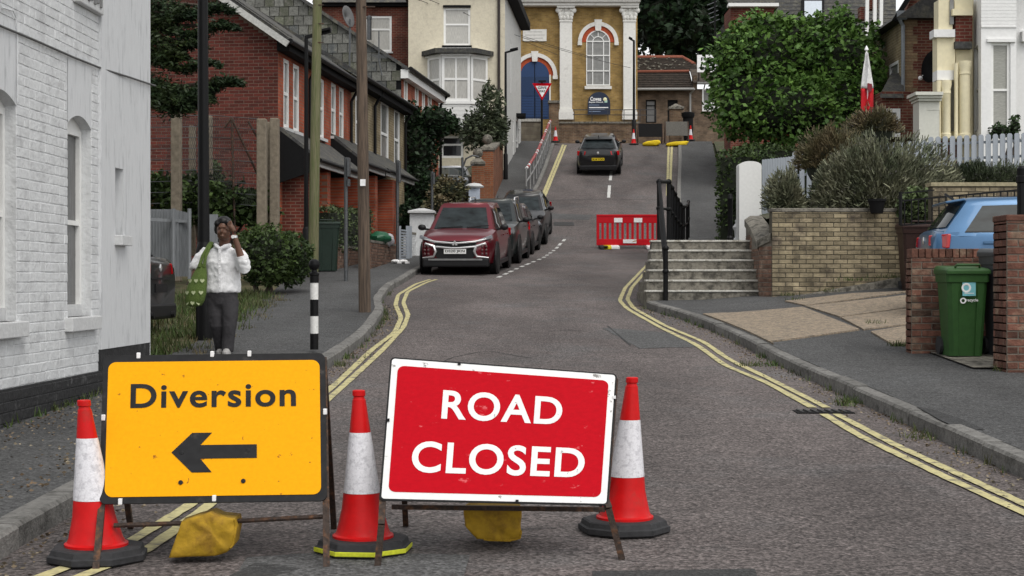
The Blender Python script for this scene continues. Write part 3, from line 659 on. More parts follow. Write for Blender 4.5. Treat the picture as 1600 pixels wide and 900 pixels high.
lamp(790, 61.5, 81, .5, 'black street lamp at the corner of the cream house')
lamp(990.5, 75.2, 63, -.25, 'thin black street lamp in front of the church pilaster', r=.07)
M_galv = mat('galvanised_grey', (.1, .105, .11), .5, .5, var=.2)
def signpost(px, d, ytop, label, plates):
    top = H+(CY-ytop)*d/F; t, b = pole('sign_post', label, 'sign post', px, d, .04, .04, top, M_galv)
    for (y0, y1, w) in plates:
        za, zb_ = H+(CY-y1)*d/F, H+(CY-y0)*d/F; MB().box((b.x-.02+.06, d-w/2, za), (b.x+.08, d+w/2, zb_)).build('sign_plate', M_galv, t)
signpost(540.5, 31, 246, 'grey sign post with edge-on plates between the two wooden poles', [(247,276,.3),(280,291,.2)])
signpost(621, 39, 250, 'thin grey sign post beside the slatted garden gate', [(252,285,.3)])
signpost(675, 44, 268, 'thin grey sign post behind the parked dark red car', [(270,288,.25)])
signpost(722.5, 50, 246, 'thin grey sign post beside the pale blue gatepost', [])
# give way sign
d = 71.5; c = P(847, 143, d); t, b = pole('give_way_sign', 'red and white triangular give way sign on a black post', 'road sign', 846.5, d, .055, .05, P(0, 128, d).z, M_blackp)
a = .46; tri = lambda s, y: [Vector((c.x-s, y, c.z+s*.82)), Vector((c.x+s, y, c.z+s*.82)), Vector((c.x, y, c.z-s*.92))]
MB().prism(tri(a, d-.12), (0, .03, 0)).build('red_triangle', M_sred, t); MB().prism(tri(a*.66, d-.125), (0, .004, 0)).build('white_triangle', M_clip, t)
lettering('GIVE', lambda s, q: Vector((c.x+s, d-.13, c.z+q)), (-.21, .21, .1, .22), M_blackm, t, bold=.03); lettering('WAY', lambda s, q: Vector((c.x+s, d-.13, c.z+q)), (-.16, .16, -.06, .06), M_blackm, t, bold=.03)
MB().box((c.x-.18, d-.2, c.z+.42), (c.x+.18, d-.05, c.z+.5)).build('top_lamp', M_blackp, t)
# ---- black railing of the steps
t = thing('railing', 'black iron railing with ball joints running down the stone steps', 'railing', (2.62, 27.3, 2.03))
rail_pts = []
p_bot = Vector(((1040-CX)*25.5/F, 25.5, ZR(25.5)+KH)); p_top0 = P(1040, 388, 25.5)
npst = 9; posts = []
for k in range(npst):
    d = 27.4+(48.2-27.4)*(k/(npst-1))**1.25; x = XRPL(d)+.1; posts.append((x, d, ZRP(d), ZRP(d)+1.14))
posts[0] = ((1030-CX)*27.4/F, 27.4, 2.03, P(0, 284, 27.4).z)
def post(x, d, z0, z1, r=.042):
    q = MB().tube([(x, d, z0-.02), (x, d, z1)], r, 10).build('post', M_blackp, t, smooth=50)
    MB().ball((x, d, z1), r*1.35, 10, 8).build('ball_joint', M_blackp, q, smooth=True); MB().ball((x, d, (z0+z1)/2+.05), r*1.35, 10, 8).build('ball_joint', M_blackp, q, smooth=True)
post(p_bot.x, p_bot.y, p_bot.z, p_top0.z)
for p in posts: post(*p)
pts = [Vector((p_bot.x, p_bot.y, p_top0.z))]+[Vector((p[0], p[1], p[3])) for p in posts]; mid = [Vector((p_bot.x, p_bot.y, (p_bot.z+p_top0.z)/2+.05))]+[Vector((p[0], p[1], (p[2]+p[3])/2+.05)) for p in posts]
for a, b in zip(pts, pts[1:]): MB().tube([a, b], .032, 8).build('top_rail', M_blackp, t, smooth=50)
for a, b in zip(mid, mid[1:]): MB().tube([a, b], .026, 8).build('middle_rail', M_blackp, t, smooth=50)
q = (27.4, 48); 
for k in range(3): x = (1150+k*0-CX)*(29+k)/F
t = thing('bollard_post', 'short black post at the foot of the clipped hedge by the white gatepost', 'post', P(1141, 372, 30))
zz = ZRP(30); MB().lathe([(.05, 0), (.05, .85), (.06, .87), (.04, .95), (.001, .97)], (P(1141,372,30).x, 30, zz), 10).build('shaft', M_blackp, t, smooth=30); MB().lathe([(.07, 0), (.07, .1), (.05, .14)], (P(1141,372,30).x, 30, zz), 10).build('foot', M_blackp, t)
t = thing('garden_ornament', 'small white stone ornament beside the black post at the step top', 'ornament', (P(1152,0,30.5).x, 30.5, ZRP(30.5)))
MB().lathe([(.09, 0), (.09, .08), (.05, .12), (.06, .25), (.1, .32), (.04, .4), (.05, .46), (.001, .5)], (P(1152,0,30.5).x, 30.5, ZRP(30.5)), 14).build('figure', M_wstone, t, smooth=30); MB().box((P(1152,0,30.5).x-.12, 30.38, ZRP(30.5)-.02), (P(1152,0,30.5).x+.12, 30.62, ZRP(30.5)+.012)).build('plinth', M_wstone, t)
# ---- taped handrail up the left pavement
M_rail = mat('rail_grey', (.26, .26, .26), .55, .2, var=.2); M_tape = mat('tape_red', (.45, .05, .05), .5)
t = thing('handrail', 'grey metal handrail wrapped in red and white tape up the hill', 'railing', (XL(58)-.2, 58, ZR(58)+KH))
d0, d1 = 57.5, 73.0; n = 12; tops = []
for k in range(n):
    d = d0+(d1-d0)*k/(n-1); x = XL(d)-.22; z = ZR(d)+KH; MB().tube([(x, d, z-.05), (x, d, z+1.05)], .03, 8).build('post', M_rail, t); tops.append(Vector((x, d, z+1.05)))
for a, b in zip(tops, tops[1:]):
    MB().tube([a, b], .035, 8).build('top_rail', M_rail, t); MB().tube([a-Vector((0, 0, .5)), b-Vector((0, 0, .5))], .03, 8).build('lower_rail', M_rail, t)
for k, (a, b) in enumerate(zip(tops, tops[1:])):
    for s in (.12, .38, .64, .88):
        p = a+(b-a)*s; q = a+(b-a)*(s+.12)
        MB().tube([p+Vector((random.uniform(-.02, .02), 0, -.005)), q+Vector((0, 0, -.01))], .052, 7).build('tape_wrap', M_tape if (k*4+int(s*8)) % 5 else M_clip, t)
# ------------------------------------------------------------------ the walking woman
def blend(o, vox=.02, it=6, fac=.5):
    md = o.modifiers.new('remesh', 'REMESH'); md.mode = 'VOXEL'; md.voxel_size = vox; md.use_smooth_shade = True
    sm = o.modifiers.new('smooth', 'SMOOTH'); sm.iterations = it; sm.factor = fac
def ell(rows, n=16):                               # rows: (cx, cy, z, rx, ry)
    return [[(cx+rx*math.cos(2*math.pi*j/n), cy+ry*math.sin(2*math.pi*j/n), z) for j in range(n)] for (cx, cy, z, rx, ry) in rows]
def loft(mb, rows, n=16):
    i0 = len(mb.v); mb.grid(ell(rows, n), closed=True); k = len(rows)
    mb.f.append(tuple(i0+j for j in reversed(range(n)))); mb.f.append(tuple(i0+(k-1)*n+j for j in range(n))); return mb
pd = 17.0; px = (347-CX)*pd/F; pz = ZR(pd)+KH
pw = thing('person', 'woman in white blouse and dark trousers carrying a green bag, hand at her brow', 'person', (0, 0, 0))
M_skin = mat('skin', (.13, .065, .042), .5, var=.1, scale=20); M_hair = mat('dark_hair', (.008, .007, .007), .45, var=.3, scale=60)
M_shirt = mat('white_cotton', (.8, .8, .81), .8, var=.04, scale=10, bump=.7, bscale=16); M_trous = mat('charcoal_cloth', (.035, .033, .036), .8, var=.15, scale=12, bump=.5, bscale=18)
b = MB()
hd = Vector((.03, -.06, 1.395))                     # head
loft(b, [(hd.x, hd.y+.0, 1.27, .035, .04), (hd.x, hd.y-.025, 1.285, .052, .06), (hd.x, hd.y-.02, 1.31, .066, .078), (hd.x, hd.y-.015, 1.35, .074, .09), (hd.x, hd.y-.01, 1.4, .077, .098), (hd.x, hd.y, 1.45, .072, .095), (hd.x, hd.y+.005, 1.49, .055, .075), (hd.x, hd.y+.01, 1.51, .02, .03)])
b.ball((hd.x-.004, hd.y-.112, 1.368), .016, 8, 6, (.9, 1.3, 1.5)); b.ball((hd.x, hd.y-.1, 1.315), .02, 8, 6, (1.2, .8, .6))      # nose, lips
b.ball((hd.x-.03, hd.y-.085, 1.35), .025, 8, 6); b.ball((hd.x+.03, hd.y-.085, 1.35), .025, 8, 6); b.ball((hd.x, hd.y-.1, 1.415), .04, 8, 6, (1.2, .5, .4))
for s in (-1, 1): b.ball((hd.x+s*.078, hd.y+.01, 1.375), .025, 8, 6, (.5, .8, 1.2))
b.tube([(.02, .0, 1.14), (.025, -.02, 1.24), (hd.x, hd.y+.02, 1.31)], [.065, .055, .052], 12)
loft(b, [(0, .02, .62, .13, .1), (0, .02, .9, .14, .1), (0, .02, 1.1, .15, .09), (.01, .01, 1.17, .1, .07)])
b.tube([(.21, .0, 1.15), (.255, -.08, .99), (.275, -.13, .955)], [.05, .042, .04], 12)             # right-hand arm, bent up
b.tube([(.265, -.12, .96), (.235, -.17, 1.1), (.185, -.19, 1.27), (.165, -.19, 1.33)], [.042, .042, .032, .027], 12)
b.tube([(-.2, .0, 1.15), (-.28, .0, 1.0), (-.3, -.06, .86), (-.27, -.12, .74)], [.05, .042, .036, .027], 12)
for s, (kx, ky, ax, ay) in ((-1, (-.07, -.02, -.035, .13)), (1, (.095, -.06, .07, -.06))):
    b.tube([(s*.075, .02, .66), (kx, ky, .36), (ax, ay, .07)], [.085, .055, .036], 12)
def fingers(b, palm, dirv, across, ln, curl, thumb):
    dirv, across = Vector(dirv).normalized(), Vector(across).normalized(); nrm = dirv.cross(across)
    b.tube([palm-dirv*.03, palm+dirv*.02, palm+dirv*.055], [.026, .034, .03], 8)
    for k, l in enumerate((.8, 1, .95, .75)):
        p = palm+dirv*.055+across*(k-1.5)*.019; q = p+dirv*ln*.5*l+nrm*curl*.4*l; r_ = q+dirv*ln*.3*l+nrm*curl*l
        b.tube([p, q, r_], [.0095, .009, .0075], 6)
    p = palm+across*thumb*.03; b.tube([p, p+across*thumb*.028+dirv*.025, p+across*thumb*.03+dirv*.055+nrm*curl*.6], [.012, .0105, .008], 6)
fingers(b, Vector((.155, -.19, 1.385)), (-.5, .05, .8), (.75, -.3, .55), .065, .025, -1)
fingers(b, Vector((-.265, -.135, .69)), (.05, -.1, -1), (.3, -.9, .1), .07, .02, 1)
bo = b.build('body', M_skin, pw, smooth=True); blend(bo, .0075, 3, .4)
# eyes and brows
for s in (-1, 1): MB().ball((hd.x+s*.031, hd.y-.092, 1.392), .011, 8, 6, (1.2, .5, .7)).build('eye', mat('eye_dark', (.02, .015, .012), .2), pw)
h = MB()                                           # hair
loft(h, [(hd.x, hd.y+.05, 1.33, .082, .062), (hd.x, hd.y+.045, 1.38, .095, .085), (hd.x, hd.y+.03, 1.43, .098, .105), (hd.x, hd.y+.012, 1.47, .092, .112), (hd.x, hd.y+.005, 1.51, .075, .095), (hd.x, hd.y+.01, 1.54, .03, .04)])
h.ball((hd.x+.005, hd.y+.1, 1.39), .075, 10, 8); h.ball((hd.x-.075, hd.y-.0, 1.4), .045, 8, 6, (.8, 1, 1.5)); h.ball((hd.x+.08, hd.y+.0, 1.41), .045, 8, 6, (.8, 1, 1.4)); h.ball((hd.x-.06, hd.y-.06, 1.455), .04, 8, 6); h.ball((hd.x+.055, hd.y-.06, 1.465), .042, 8, 6)
for k in range(14): a = random.uniform(0, 6.28); h.ball((hd.x+.085*math.cos(a), hd.y+.02+.08*math.sin(a), random.uniform(1.38, 1.5)), .022, 6, 5)
ho = h.build('hair', M_hair, pw, smooth=True); blend(ho, .012, 2)
sh = MB()                                          # blouse
loft(sh, [(.005, .02, .685, .185, .135), (.005, .02, .72, .2, .14), (.01, .02, .8, .195, .135), (.012, .01, .92, .19, .13), (.012, .0, 1.02, .195, .135), (.01, .01, 1.1, .19, .115), (.01, .01, 1.16, .15, .09), (.015, .0, 1.2, .085, .07)], 28)
sh.tube([(.15, .0, 1.14), (.225, -.04, 1.06), (.255, -.09, .985), (.27, -.14, .955), (.262, -.16, 1.03), (.25, -.17, 1.075)], [.085, .083, .08, .075, .07, .066], 14)
sh.tube([(-.14, .0, 1.14), (-.23, .0, 1.06), (-.29, -.01, .965), (-.3, -.03, .93)], [.085, .085, .08, .062], 14)
rr = random.Random(4)
def wr(p, a=.006):
    n = noise.noise(Vector((p.x*7, p.y*7, p.z*16)))*a*1.5+noise.noise(Vector((p.x*22, p.y*22, p.z*11)))*a; return p+Vector((n, n, n*.3))
so_ = sh.build('blouse', M_shirt, pw, smooth=True); blend(so_, .012, 3, .4)
tx = bpy.data.textures.new('wrinkle', 'CLOUDS'); tx.noise_scale = .05
dm = so_.modifiers.new('wrinkle', 'DISPLACE'); dm.texture = tx; dm.strength = .022; dm.mid_level = .5
cl = MB(); cl.tube([(.09, -.03, 1.215), (.05, -.09, 1.2), (.0, -.115, 1.175), (-.04, -.09, 1.2), (-.07, -.03, 1.22), (-.05, .05, 1.23), (.05, .06, 1.23), (.09, -.03, 1.215)], [.022, .026, .02, .026, .022, .02, .02, .022], 8); cl.build('collar', M_shirt, so_, smooth=True)
pk = MB(); pk.grid([[(.0-.016+.0, -.118-.012*math.sin((z-.7)*5), z), (.0+.016, -.118-.012*math.sin((z-.7)*5), z)] for z in np.linspace(.7, 1.17, 10)]); pk.build('button_placket', M_shirt, so_, solid=.012)
for k in range(6): MB().ball((0, -.135-.01*math.sin(k*.5), .75+k*.075), .006, 6, 5).build('button', M_clip, so_)
cf = MB(); cf.tube([(.258, -.165, 1.055), (.248, -.172, 1.095)], [.07, .066], 14); cf.build('cuff', M_shirt, so_, smooth=True)
tr = MB()                                          # trousers
loft(tr, [(.0, .02, .74, .165, .12), (.0, .02, .66, .175, .125), (.0, .02, .56, .17, .12), (.0, .02, .52, .15, .1)], 20)
tr.tube([(-.08, .02, .6), (-.075, .0, .45), (-.06, -.01, .32), (-.045, .06, .17), (-.035, .12, .04)], [.098, .09, .078, .068, .066], 14)
tr.tube([(.085, .01, .6), (.092, -.03, .45), (.09, -.055, .32), (.08, -.05, .17), (.068, -.055, .03)], [.1, .095, .08, .07, .068], 14)
to = tr.build('trousers', M_trous, pw, smooth=True); blend(to, .014, 3, .4); dm = to.modifiers.new('wrinkle', 'DISPLACE'); dm.texture = tx; dm.strength = .012
for (x, y, z) in ((.068, -.09, 0), (-.035, .1, .0)):
    s_ = MB(); loft(s_, [(x, y, z, .045, .115), (x, y, z+.03, .045, .115), (x, y+.02, z+.06, .038, .08), (x, y+.05, z+.085, .03, .045)], 14); s_.build('shoe', mat('shoe_grey', (.35, .34, .33), .6), pw, smooth=40)
wt = MB(); wt.tube([(.178, -.19, 1.29), (.172, -.19, 1.315)], [.035, .034], 14); w_ = wt.build('watch', mat('steel', (.5, .5, .5), .25, 1), pw, smooth=True); MB().lathe([(.02, 0), (.02, .008)], (.165, -.225, 1.305), 12, axis=(-.2, -1, 0)).build('dial', M_clip, w_)
pw.location = (px, pd, pz)
# ---- her green bag with pale hearts
M_bagg = mat('knitted_green', (.085, .13, .028), .85, var=.2, scale=30, bump=.6, bscale=90); M_heart = mat('heart_pale', (.42, .47, .27), .85, var=.1)
bgt = thing('shoulder_bag', 'knitted green shoulder bag with pale hearts hanging from her shoulder', 'bag', (0, 0, 0))
bb = MB(); rows = [(-.265, -.2, .535, .04, .03), (-.27, -.2, .55, .085, .06), (-.265, -.2, .6, .11, .075), (-.25, -.2, .68, .115, .078), (-.235, -.19, .78, .105, .07), (-.215, -.18, .87, .085, .055), (-.195, -.17, .96, .055, .035), (-.185, -.165, 1.01, .04, .022)]
loft(bb, rows, 20); bd_ = bb.build('bag_body', M_bagg, bgt, smooth=True)
for (a, bq) in (((-.215, -.2, .97), (-.125, -.11, 1.215)), ((-.165, -.19, .97), (-.11, -.1, 1.21))):
    a, bq = Vector(a), Vector(bq); MB().tube([a, (a+bq)/2+Vector((-.01, -.03, 0)), bq, bq+Vector((.0, .1, .03)), bq+Vector((-.03, .2, -.1))], [.02, .018, .018, .018, .016], 7).build('strap', M_bagg, bgt, smooth=True)
def heart(c, s, nrm):
    pts = []
    for k in range(20):
        a = 2*math.pi*k/20; x = .82*math.sin(a)**3; z = (13*math.cos(a)-5*math.cos(2*a)-2*math.cos(3*a)-math.cos(4*a))/17; pts.append((x*s, z*s))
    return pts
for (z, xs) in ((.82, (-.07, 0, .065)), (.69, (-.085, -.01, .07)), (.575, (-.07, -.005, .06))):
    k = min(range(len(rows)), key=lambda i: abs(rows[i][2]-z)); cx, cy, _, rx, ry = rows[k]
    for x in xs:
        mb = MB(); pp = []
        for (hx, hz) in heart(None, .028, None):
            X_ = max(-.97*rx, min(.97*rx, x+hx)); pp.append(Vector((cx+X_, cy-ry*math.sqrt(max(0, 1-(X_/rx)**2))-.012, z+hz)))
        c = sum(pp, Vector())/20
        for i in range(20): mb.quad(pp[i], pp[(i+1) % 20], c)
        mb.build('heart', M_heart, bd_)
bgt.location = (px, pd, pz)
# ------------------------------------------------------------------ white painted brick house on the left
def unit_brick():
    mb = MB(); e = .06
    V = [(-.5, 0, -.5), (.5, 0, -.5), (.5, 0, .5), (-.5, 0, .5)]; q = [(-.5+.015, 1, -.5+e), (.5-.015, 1, -.5+e), (.5-.015, 1, .5-e), (-.5+.015, 1, .5-e)]
    mb.v = [Vector(p) for p in V+q]; mb.f = [(4, 5, 6, 7), (0, 1, 5, 4), (1, 2, 6, 5), (2, 3, 7, 6), (3, 0, 4, 7), (3, 2, 1, 0)]
    me = bpy.data.meshes.new('brick'); me.from_pydata([tuple(p) for p in mb.v], [], mb.f); return me
BRK = {}
def brick_obj(m, fr, u, z, w, h, proud, parent, name='brick'):
    me = BRK.get(m.name)
    if me is None: me = unit_brick(); me.materials.append(m); BRK[m.name] = me
    o = bpy.data.objects.new(name, me); COL.objects.link(o); o.parent = parent
    o.location = fr.p(u+w/2, z+h/2, 0)-base_of(parent); o.rotation_euler = (0, 0, math.atan2(fr.u.y, fr.u.x)+(math.pi if fr.u.cross(fr.n).z < 0 else 0)); o.scale = (w, proud, h); return o
def courses(u0, u1, z0, z1, bw=.225, rh=.075, g=.011, bond='stretcher', rnd=random):
    out = []; k = 0; z = z0
    while z < z1-.02:
        off = {0: 0, 1: .5}[k % 2]*bw; w = bw
        if bond == 'flemish': seq = [bw, bw/2-.002]; 
        else: seq = [bw]
        u = u0-off-(random.uniform(0, .0)); i = 0
        while u < u1-.01:
            w = seq[i % len(seq)]; a, b = max(u, u0), min(u+w, u1)
            if b-a > .03: out.append((a+g/2, z+g/2, b-a-g, min(rh, z1-z)-g))
            u += w; i += 1
        z += rh; k += 1
    return out
def clear(b, holes): 
    return not any(b[0]+b[2] > h[0]+.004 and b[0] < h[1]-.004 and b[1]+b[3] > h[2]+.004 and b[1] < h[3]-.004 for h in holes)
def trim(bl, holes):                               # cut bricks at openings
    out = []
    for (u, z, w, h) in bl:
        segs = [(u, u+w)]
        for (a, b, c, e) in holes:
            if z+h > c+.01 and z < e-.01:
                ns = []
                for (p, q) in segs:
                    if q <= a or p >= b: ns.append((p, q)); continue
                    if a-p > .03: ns.append((p, a-.004))
                    if q-b > .03: ns.append((b+.004, q))
                segs = ns
        out += [(p, z, q-p, h) for p, q in segs]
    return out
def brick_stuff(bl, fr, m, parent, proud=.006, name='bricks', kind='stuff'):
    V = []
    for (u, z, w, h) in bl:
        pr_ = proud*random.uniform(.6, 1.3); e = .004
        a = [fr.p(u, z, 0), fr.p(u+w, z, 0), fr.p(u+w, z+h, 0), fr.p(u, z+h, 0)]; q = [fr.p(u+e, z+e, pr_), fr.p(u+w-e, z+e, pr_), fr.p(u+w-e, z+h-e, pr_), fr.p(u+e, z+h-e, pr_)]
        V.append((a, q))
    mb = MB()
    for a, q in V:
        i = len(mb.v); mb.v += a+q; mb.f += [(i+4, i+5, i+6, i+7), (i, i+1, i+5, i+4), (i+1, i+2, i+6, i+5), (i+2, i+3, i+7, i+6), (i+3, i, i+4, i+7)]
    return mb.build(name, m, parent, kind=kind)
wf = Fr((-3.6-.034*12, 0, 0), (.034, 1), (1, 0, 0))
wh = thing('white_house', 'white painted brick house with black plinth and arched sash windows', 'house', wf.p(8, .3, -2))
uz = wf.hit
U0, U1, U2 = 7.8, uz(158, 0)[0], uz(235, 0)[0]
w1 = (uz(105, 0)[0], uz(142, 0)[0], 1.0, 2.66); w0 = (uz(25, 0)[0]-.66, uz(25, 0)[0], 1.0, 2.66)
zpl = .52
holes = [w0, w1]
wall = facade(wf, U0, U1, zpl, 6.2, holes, M_wbrick, wh, rv=.14)
bl = [b for b in trim(courses(U0, U1, zpl, 6.2, .228, .0765, .006, 'flemish'), [(h[0], h[1], h[2]-.1, h[3]) for h in holes]+[(w1[0]-.02, w1[1]+.02, w1[3], w1[3]+.5), (w0[0]-.02, w0[1]+.02, w0[3], w0[3]+.5)])]
near = [b for b in bl if b[0]+b[2] > uz(-4, 0)[0] and b[1] < 3.25]; 
far_ = [b for b in bl if b not in near]
near.sort(key=lambda b: -(b[2]*b[3]))
for b in near[:300]:
    o = brick_obj(M_wbrick, wf, b[0], b[1]+random.uniform(-.0025, .0025), b[2], b[3], random.uniform(.002, .006), wall); o.rotation_euler.x += random.uniform(-.01, .01)
brick_stuff(near[300:]+far_, wf, M_wbrick, wall, .006)
# plaster panels above the windows, segmental heads, frames
for h in holes:
    mb = MB(); n = 10; um = (h[0]+h[1])/2; rise = .085
    arc = [(h[0]+(h[1]-h[0])*k/n, h[3]-rise*(2*k/n-1)**2) for k in range(n+1)]
    for (a, b) in zip(arc, arc[1:]):
        mb.quad(wf.p(a[0], a[1], .004), wf.p(b[0], b[1], .004), wf.p(b[0], h[3]+.5, .004), wf.p(a[0], h[3]+.5, .004)); mb.quad(wf.p(a[0], a[1], .004), wf.p(b[0], b[1], .004), wf.p(b[0], b[1], -.14), wf.p(a[0], a[1], -.14))
    mb.build('plaster_head', M_wrender, wall)
    w = window(wf, h[0]+.002, h[1]-.002, h[2], h[3]-.1, wh, n=-.13, fw=.05, rail=1.78, pane=mat('pane_dim', (.1, .1, .1), .08, var=.5, scale=3, stretch=(1, 9, .5)) if h is w1 else M_pdark); q = MB(); wf.box(q, h[0], h[1], h[3]-.1, h[3]+.0, -.13, -.09); q.build('head_board', M_white, w)
    q = MB(); wf.box(q, h[0]+.075, h[1]-.075, 1.82, 2.42, -.142, -.13); 
    q = MB(); wf.box(q, h[0]-.07, h[1]+.09, h[2]-.115, h[2], -.14, .07); q.build('sill', M_wstone, w, bevel=.008)
    q = MB(); wf.box(q, h[0], h[1], h[2]+.001, h[2]+.1, -.14, -.072); q.build('sub_sill', M_wstone, w)
# plinth, brick by brick as it shows
q = MB(); wf.box(q, U0, U1, -.4, zpl, -.3, .03); pb = q.build('plinth', M_plinth, wh)
pf = Fr(wf.p(0, 0, .03), wf.u, wf.n)
for b in trim(courses(uz(-4, 0)[0]-.2, U1, .2, zpl, .228, .0765, .006), []): brick_obj(M_plinth, pf, b[0], b[1], b[2], b[3], random.uniform(.002, .006), pb)
# rendered end bay, a little proud, with its blind slit window
rf = Fr(wf.p(0, 0, .03), wf.u, wf.n)
s0, s1 = rf.hit(180, 0)[0], rf.hit(192.5, 0)[0]; zt_, zb_ = rf.hit(186, 263)[1], rf.hit(186, 368)[1]; rz = .705
U1r, U2r = rf.hit(158.5, 0)[0], rf.hit(235, 0)[0]
rw = facade(rf, U1r, U2r, rz, 6.2, [(s0, s1, zb_, zt_)], M_wrender, wh, 'rendered_wall', rv=.12)
q = MB(); q.quad(rf.p(s0, zb_, -.119), rf.p(s1, zb_, -.119), rf.p(s1, zt_, -.119), rf.p(s0, zt_, -.119)); q.build('slit_back', M_wrender, rw)
q = MB(); rf.box(q, s0-.02, s1+.06, zb_-.09, zb_, -.1, .07); q.build('slit_sill', M_wstone, rw, bevel=.006)
q = MB(); q.quad(rf.p(U1r, rz, 0), rf.p(U1r, 6.2, 0), rf.p(U1r, 6.2, -.06), rf.p(U1r, rz, -.06)); q.build('return_edge', M_wrender, rw)
q = MB(); rf.box(q, U1r, U2r, -.4, rz, -.2, -.006); q.build('plinth', M_plinth, wh)
q = MB(); q.quad(rf.p(U2r, -.4, 0), rf.p(U2r, 6.2, 0), rf.p(U2r, 6.2, -7), rf.p(U2r, -.4, -7)); q.quad(wf.p(U0, -.4, 0), wf.p(U0, 6.2, 0), wf.p(U0, 6.2, -7), wf.p(U0, -.4, -7)); q.build('end_wall', M_wrender, wh)
q = MB(); q.prism([wf.p(U0-.2, 6.2, .3), wf.p(U0-.2, 8.8, -3.5), wf.p(U0-.2, 6.2, -7.3)], wf.u*(U2r-U0+.4)); q.build('roof', mat('slate_dark', (.05, .052, .056), .7, var=.25, scale=3, bump=.3, bscale=12), wh)
a, b_ = uz(113, 0)[0], uz(152, 0)[0]; zt2 = wf.hit(130, 12)[1]
q = MB(); wf.box(q, a, b_, zt2, zt2+.34, 0, .06); ds_ = q.build('date_stone', M_wstone, wh, bevel=.01)
for k in range(7): q = MB(); u_ = a+.05+(b_-a-.1)*k/7; wf.box(q, u_, u_+.05, zt2+.05+.02*(k % 2), zt2+.15, .06, .072); q.build('carving', mat('carving_grey', (.2, .2, .2), .7), ds_)
cb = [wf.p(*uz(x, y), .02 if x <= 158 else .05) for x, y in ((-30, 29), (0, 42), (60, 67), (110, 89), (158, 108), (195, 121), (234, 134))]
MB().tube(cb, .009, 6).build('cable', mat('grey_cable', (.1, .1, .1), .6), wh)
cb = [wf.p(*uz(x, y), .016) for x, y in ((0, 12), (17, 17), (22, 28), (24, 60), (24, 160))]; MB().tube(cb, .005, 6).build('cable', M_wrender, wh)
# ------------------------------------------------------------------ red and yellow brick terrace
M_slate = mat('slate_grey', (.06, .06, .06), .85, var=.35, scale=5, bump=.5, bscale=14, col2=(.11, .105, .085), thr=(.45, .65), rnd=.2, spec=.2)
M_rb = mat('red_brick', (.1, .021, .014), .88, var=.25, scale=14, bump=.3, rnd=.35, col2=(.08, .022, .019), thr=(.5, .7)); M_mort = mat('mortar_pale', (.16, .115, .09), .95, var=.2, scale=8)  # red_brick: gable face, its colour darkened partly for the shade it stands in
B_ry = brick_mat('red_brick_run', (.38, .082, .034), (.28, .055, .028), (.23, .13, .09), 'y'); B_yy = brick_mat('yellow_brick_run', (.25, .2, .11), (.2, .15, .08), (.3, .26, .19), 'y'); B_rx = brick_mat('red_brick_face', (.16, .035, .022), (.1, .024, .018), (.17, .11, .08), 'x')
tf = Fr((-5.22, 34, 0), (.117, 1), (1, 0, 0))
te = thing('terrace_house', 'red brick end terrace house with slate canopies and paired narrow windows', 'house', (-6, 36, 1.3))
th = tf.hit
EV = 6.75; T1 = 7.4; T2 = 15.1
gf = Fr(tf.o, (-tf.u.y, tf.u.x), (0, -1, 0))          # gable wall, u runs away from the road
GW = 5.4; PT = math.tan(R(34.5))
mb = MB(); ap = EV+GW/2*PT
mb.v = [gf.p(0, .8), gf.p(GW, .8), gf.p(GW, EV), gf.p(GW/2, ap), gf.p(0, EV)]; mb.f = [(0, 1, 2, 3, 4)]; gw = mb.build('gable_wall', M_mort, te)
bl = [b for b in courses(0, 5.4, 1.6, 8.6, .225, .075, .011) if b[1]+b[3] < EV+min(b[0], GW-b[0]-b[2])*PT ]
vis = [b for b in bl if .9 < b[0] < 3.6 and 4.3 < b[1] < 7.4]; vis.sort(key=lambda b: (b[0]-1.8)**2+(b[1]-5.5)**2)
for b in vis[:300]: brick_obj(M_rb, gf, b[0], b[1], b[2], b[3], .006, gw)
s_ = set(vis[:300]); brick_stuff([b for b in bl if b not in s_], gf, M_rb, gw, .006)
sl_ = PT; v0 = Vector((0, 0, 0))
def slope(n0, z0, n1, z1, u0, u1, m, par, name, th_=.12):
    q = MB(); q.prism([tf.p(u0, z0, n0), tf.p(u0, z1, n1), tf.p(u0, z1+th_, n1), tf.p(u0, z0+th_, n0)], tf.u*(u1-u0)); return q.build(name, m, par)
slope(.3, EV-.18, -GW/2, ap+.06, -.35, T1, M_slate, te, 'roof'); slope(-GW-.3, EV-.18, -GW/2, ap+.06, -.35, T1, M_slate, te, 'roof')
q = MB(); q.bar(tf.p(-.36, EV-.22, .32), tf.p(-.36, ap+.02, -GW/2), .04, .14); q.build('bargeboard', mat('weathered_white', (.45, .45, .43), .7, var=.2), te)
# pieces of verge slate that show along the gable edge
for k in range(9):
    n0, n1 = .3-k*.33, .3-(k+1)*.33+.02; z0 = EV-.02+(.3-n0)*sl_; q = MB(); q.obox(tf.p(-.4, z0, n0), tf.n*(n1-n0)+Vector((0, 0, (n0-n1)*sl_)), tf.u*.5, Vector((0, 0, .03))); q.build('verge_slate', M_slate, te)
uw = []
def uopen(x0, x1, y0, y1): (a, z0), (b, _) = th(x0, y1), th(x1, y1); _, z1 = th((x0+x1)/2, y0); return (a, b, z0, z1)
ups = [(.45, .95, 4.78, 6.35), (1.3, 1.85, 4.78, 6.35), (3.65, 4.3, 4.86, 6.35), (5.05, 5.6, 5.02, 6.4), (5.95, 6.5, 5.02, 6.4)]
los = [(.75, 1.55, 2.0, 3.7), (4.05, 5.0, 2.15, 3.75)]
drs = [(2.5, 3.45, 1.5, 3.75), (6.0, 7.0, 1.7, 3.9)]
facade(tf, 0, T1, .8, EV-.1, ups+los+drs, B_ry, te, rv=.16)
for h in ups: window(tf, *h, te, n=-.06, fw=.09, pane=M_pgrey, sill=M_wstone)
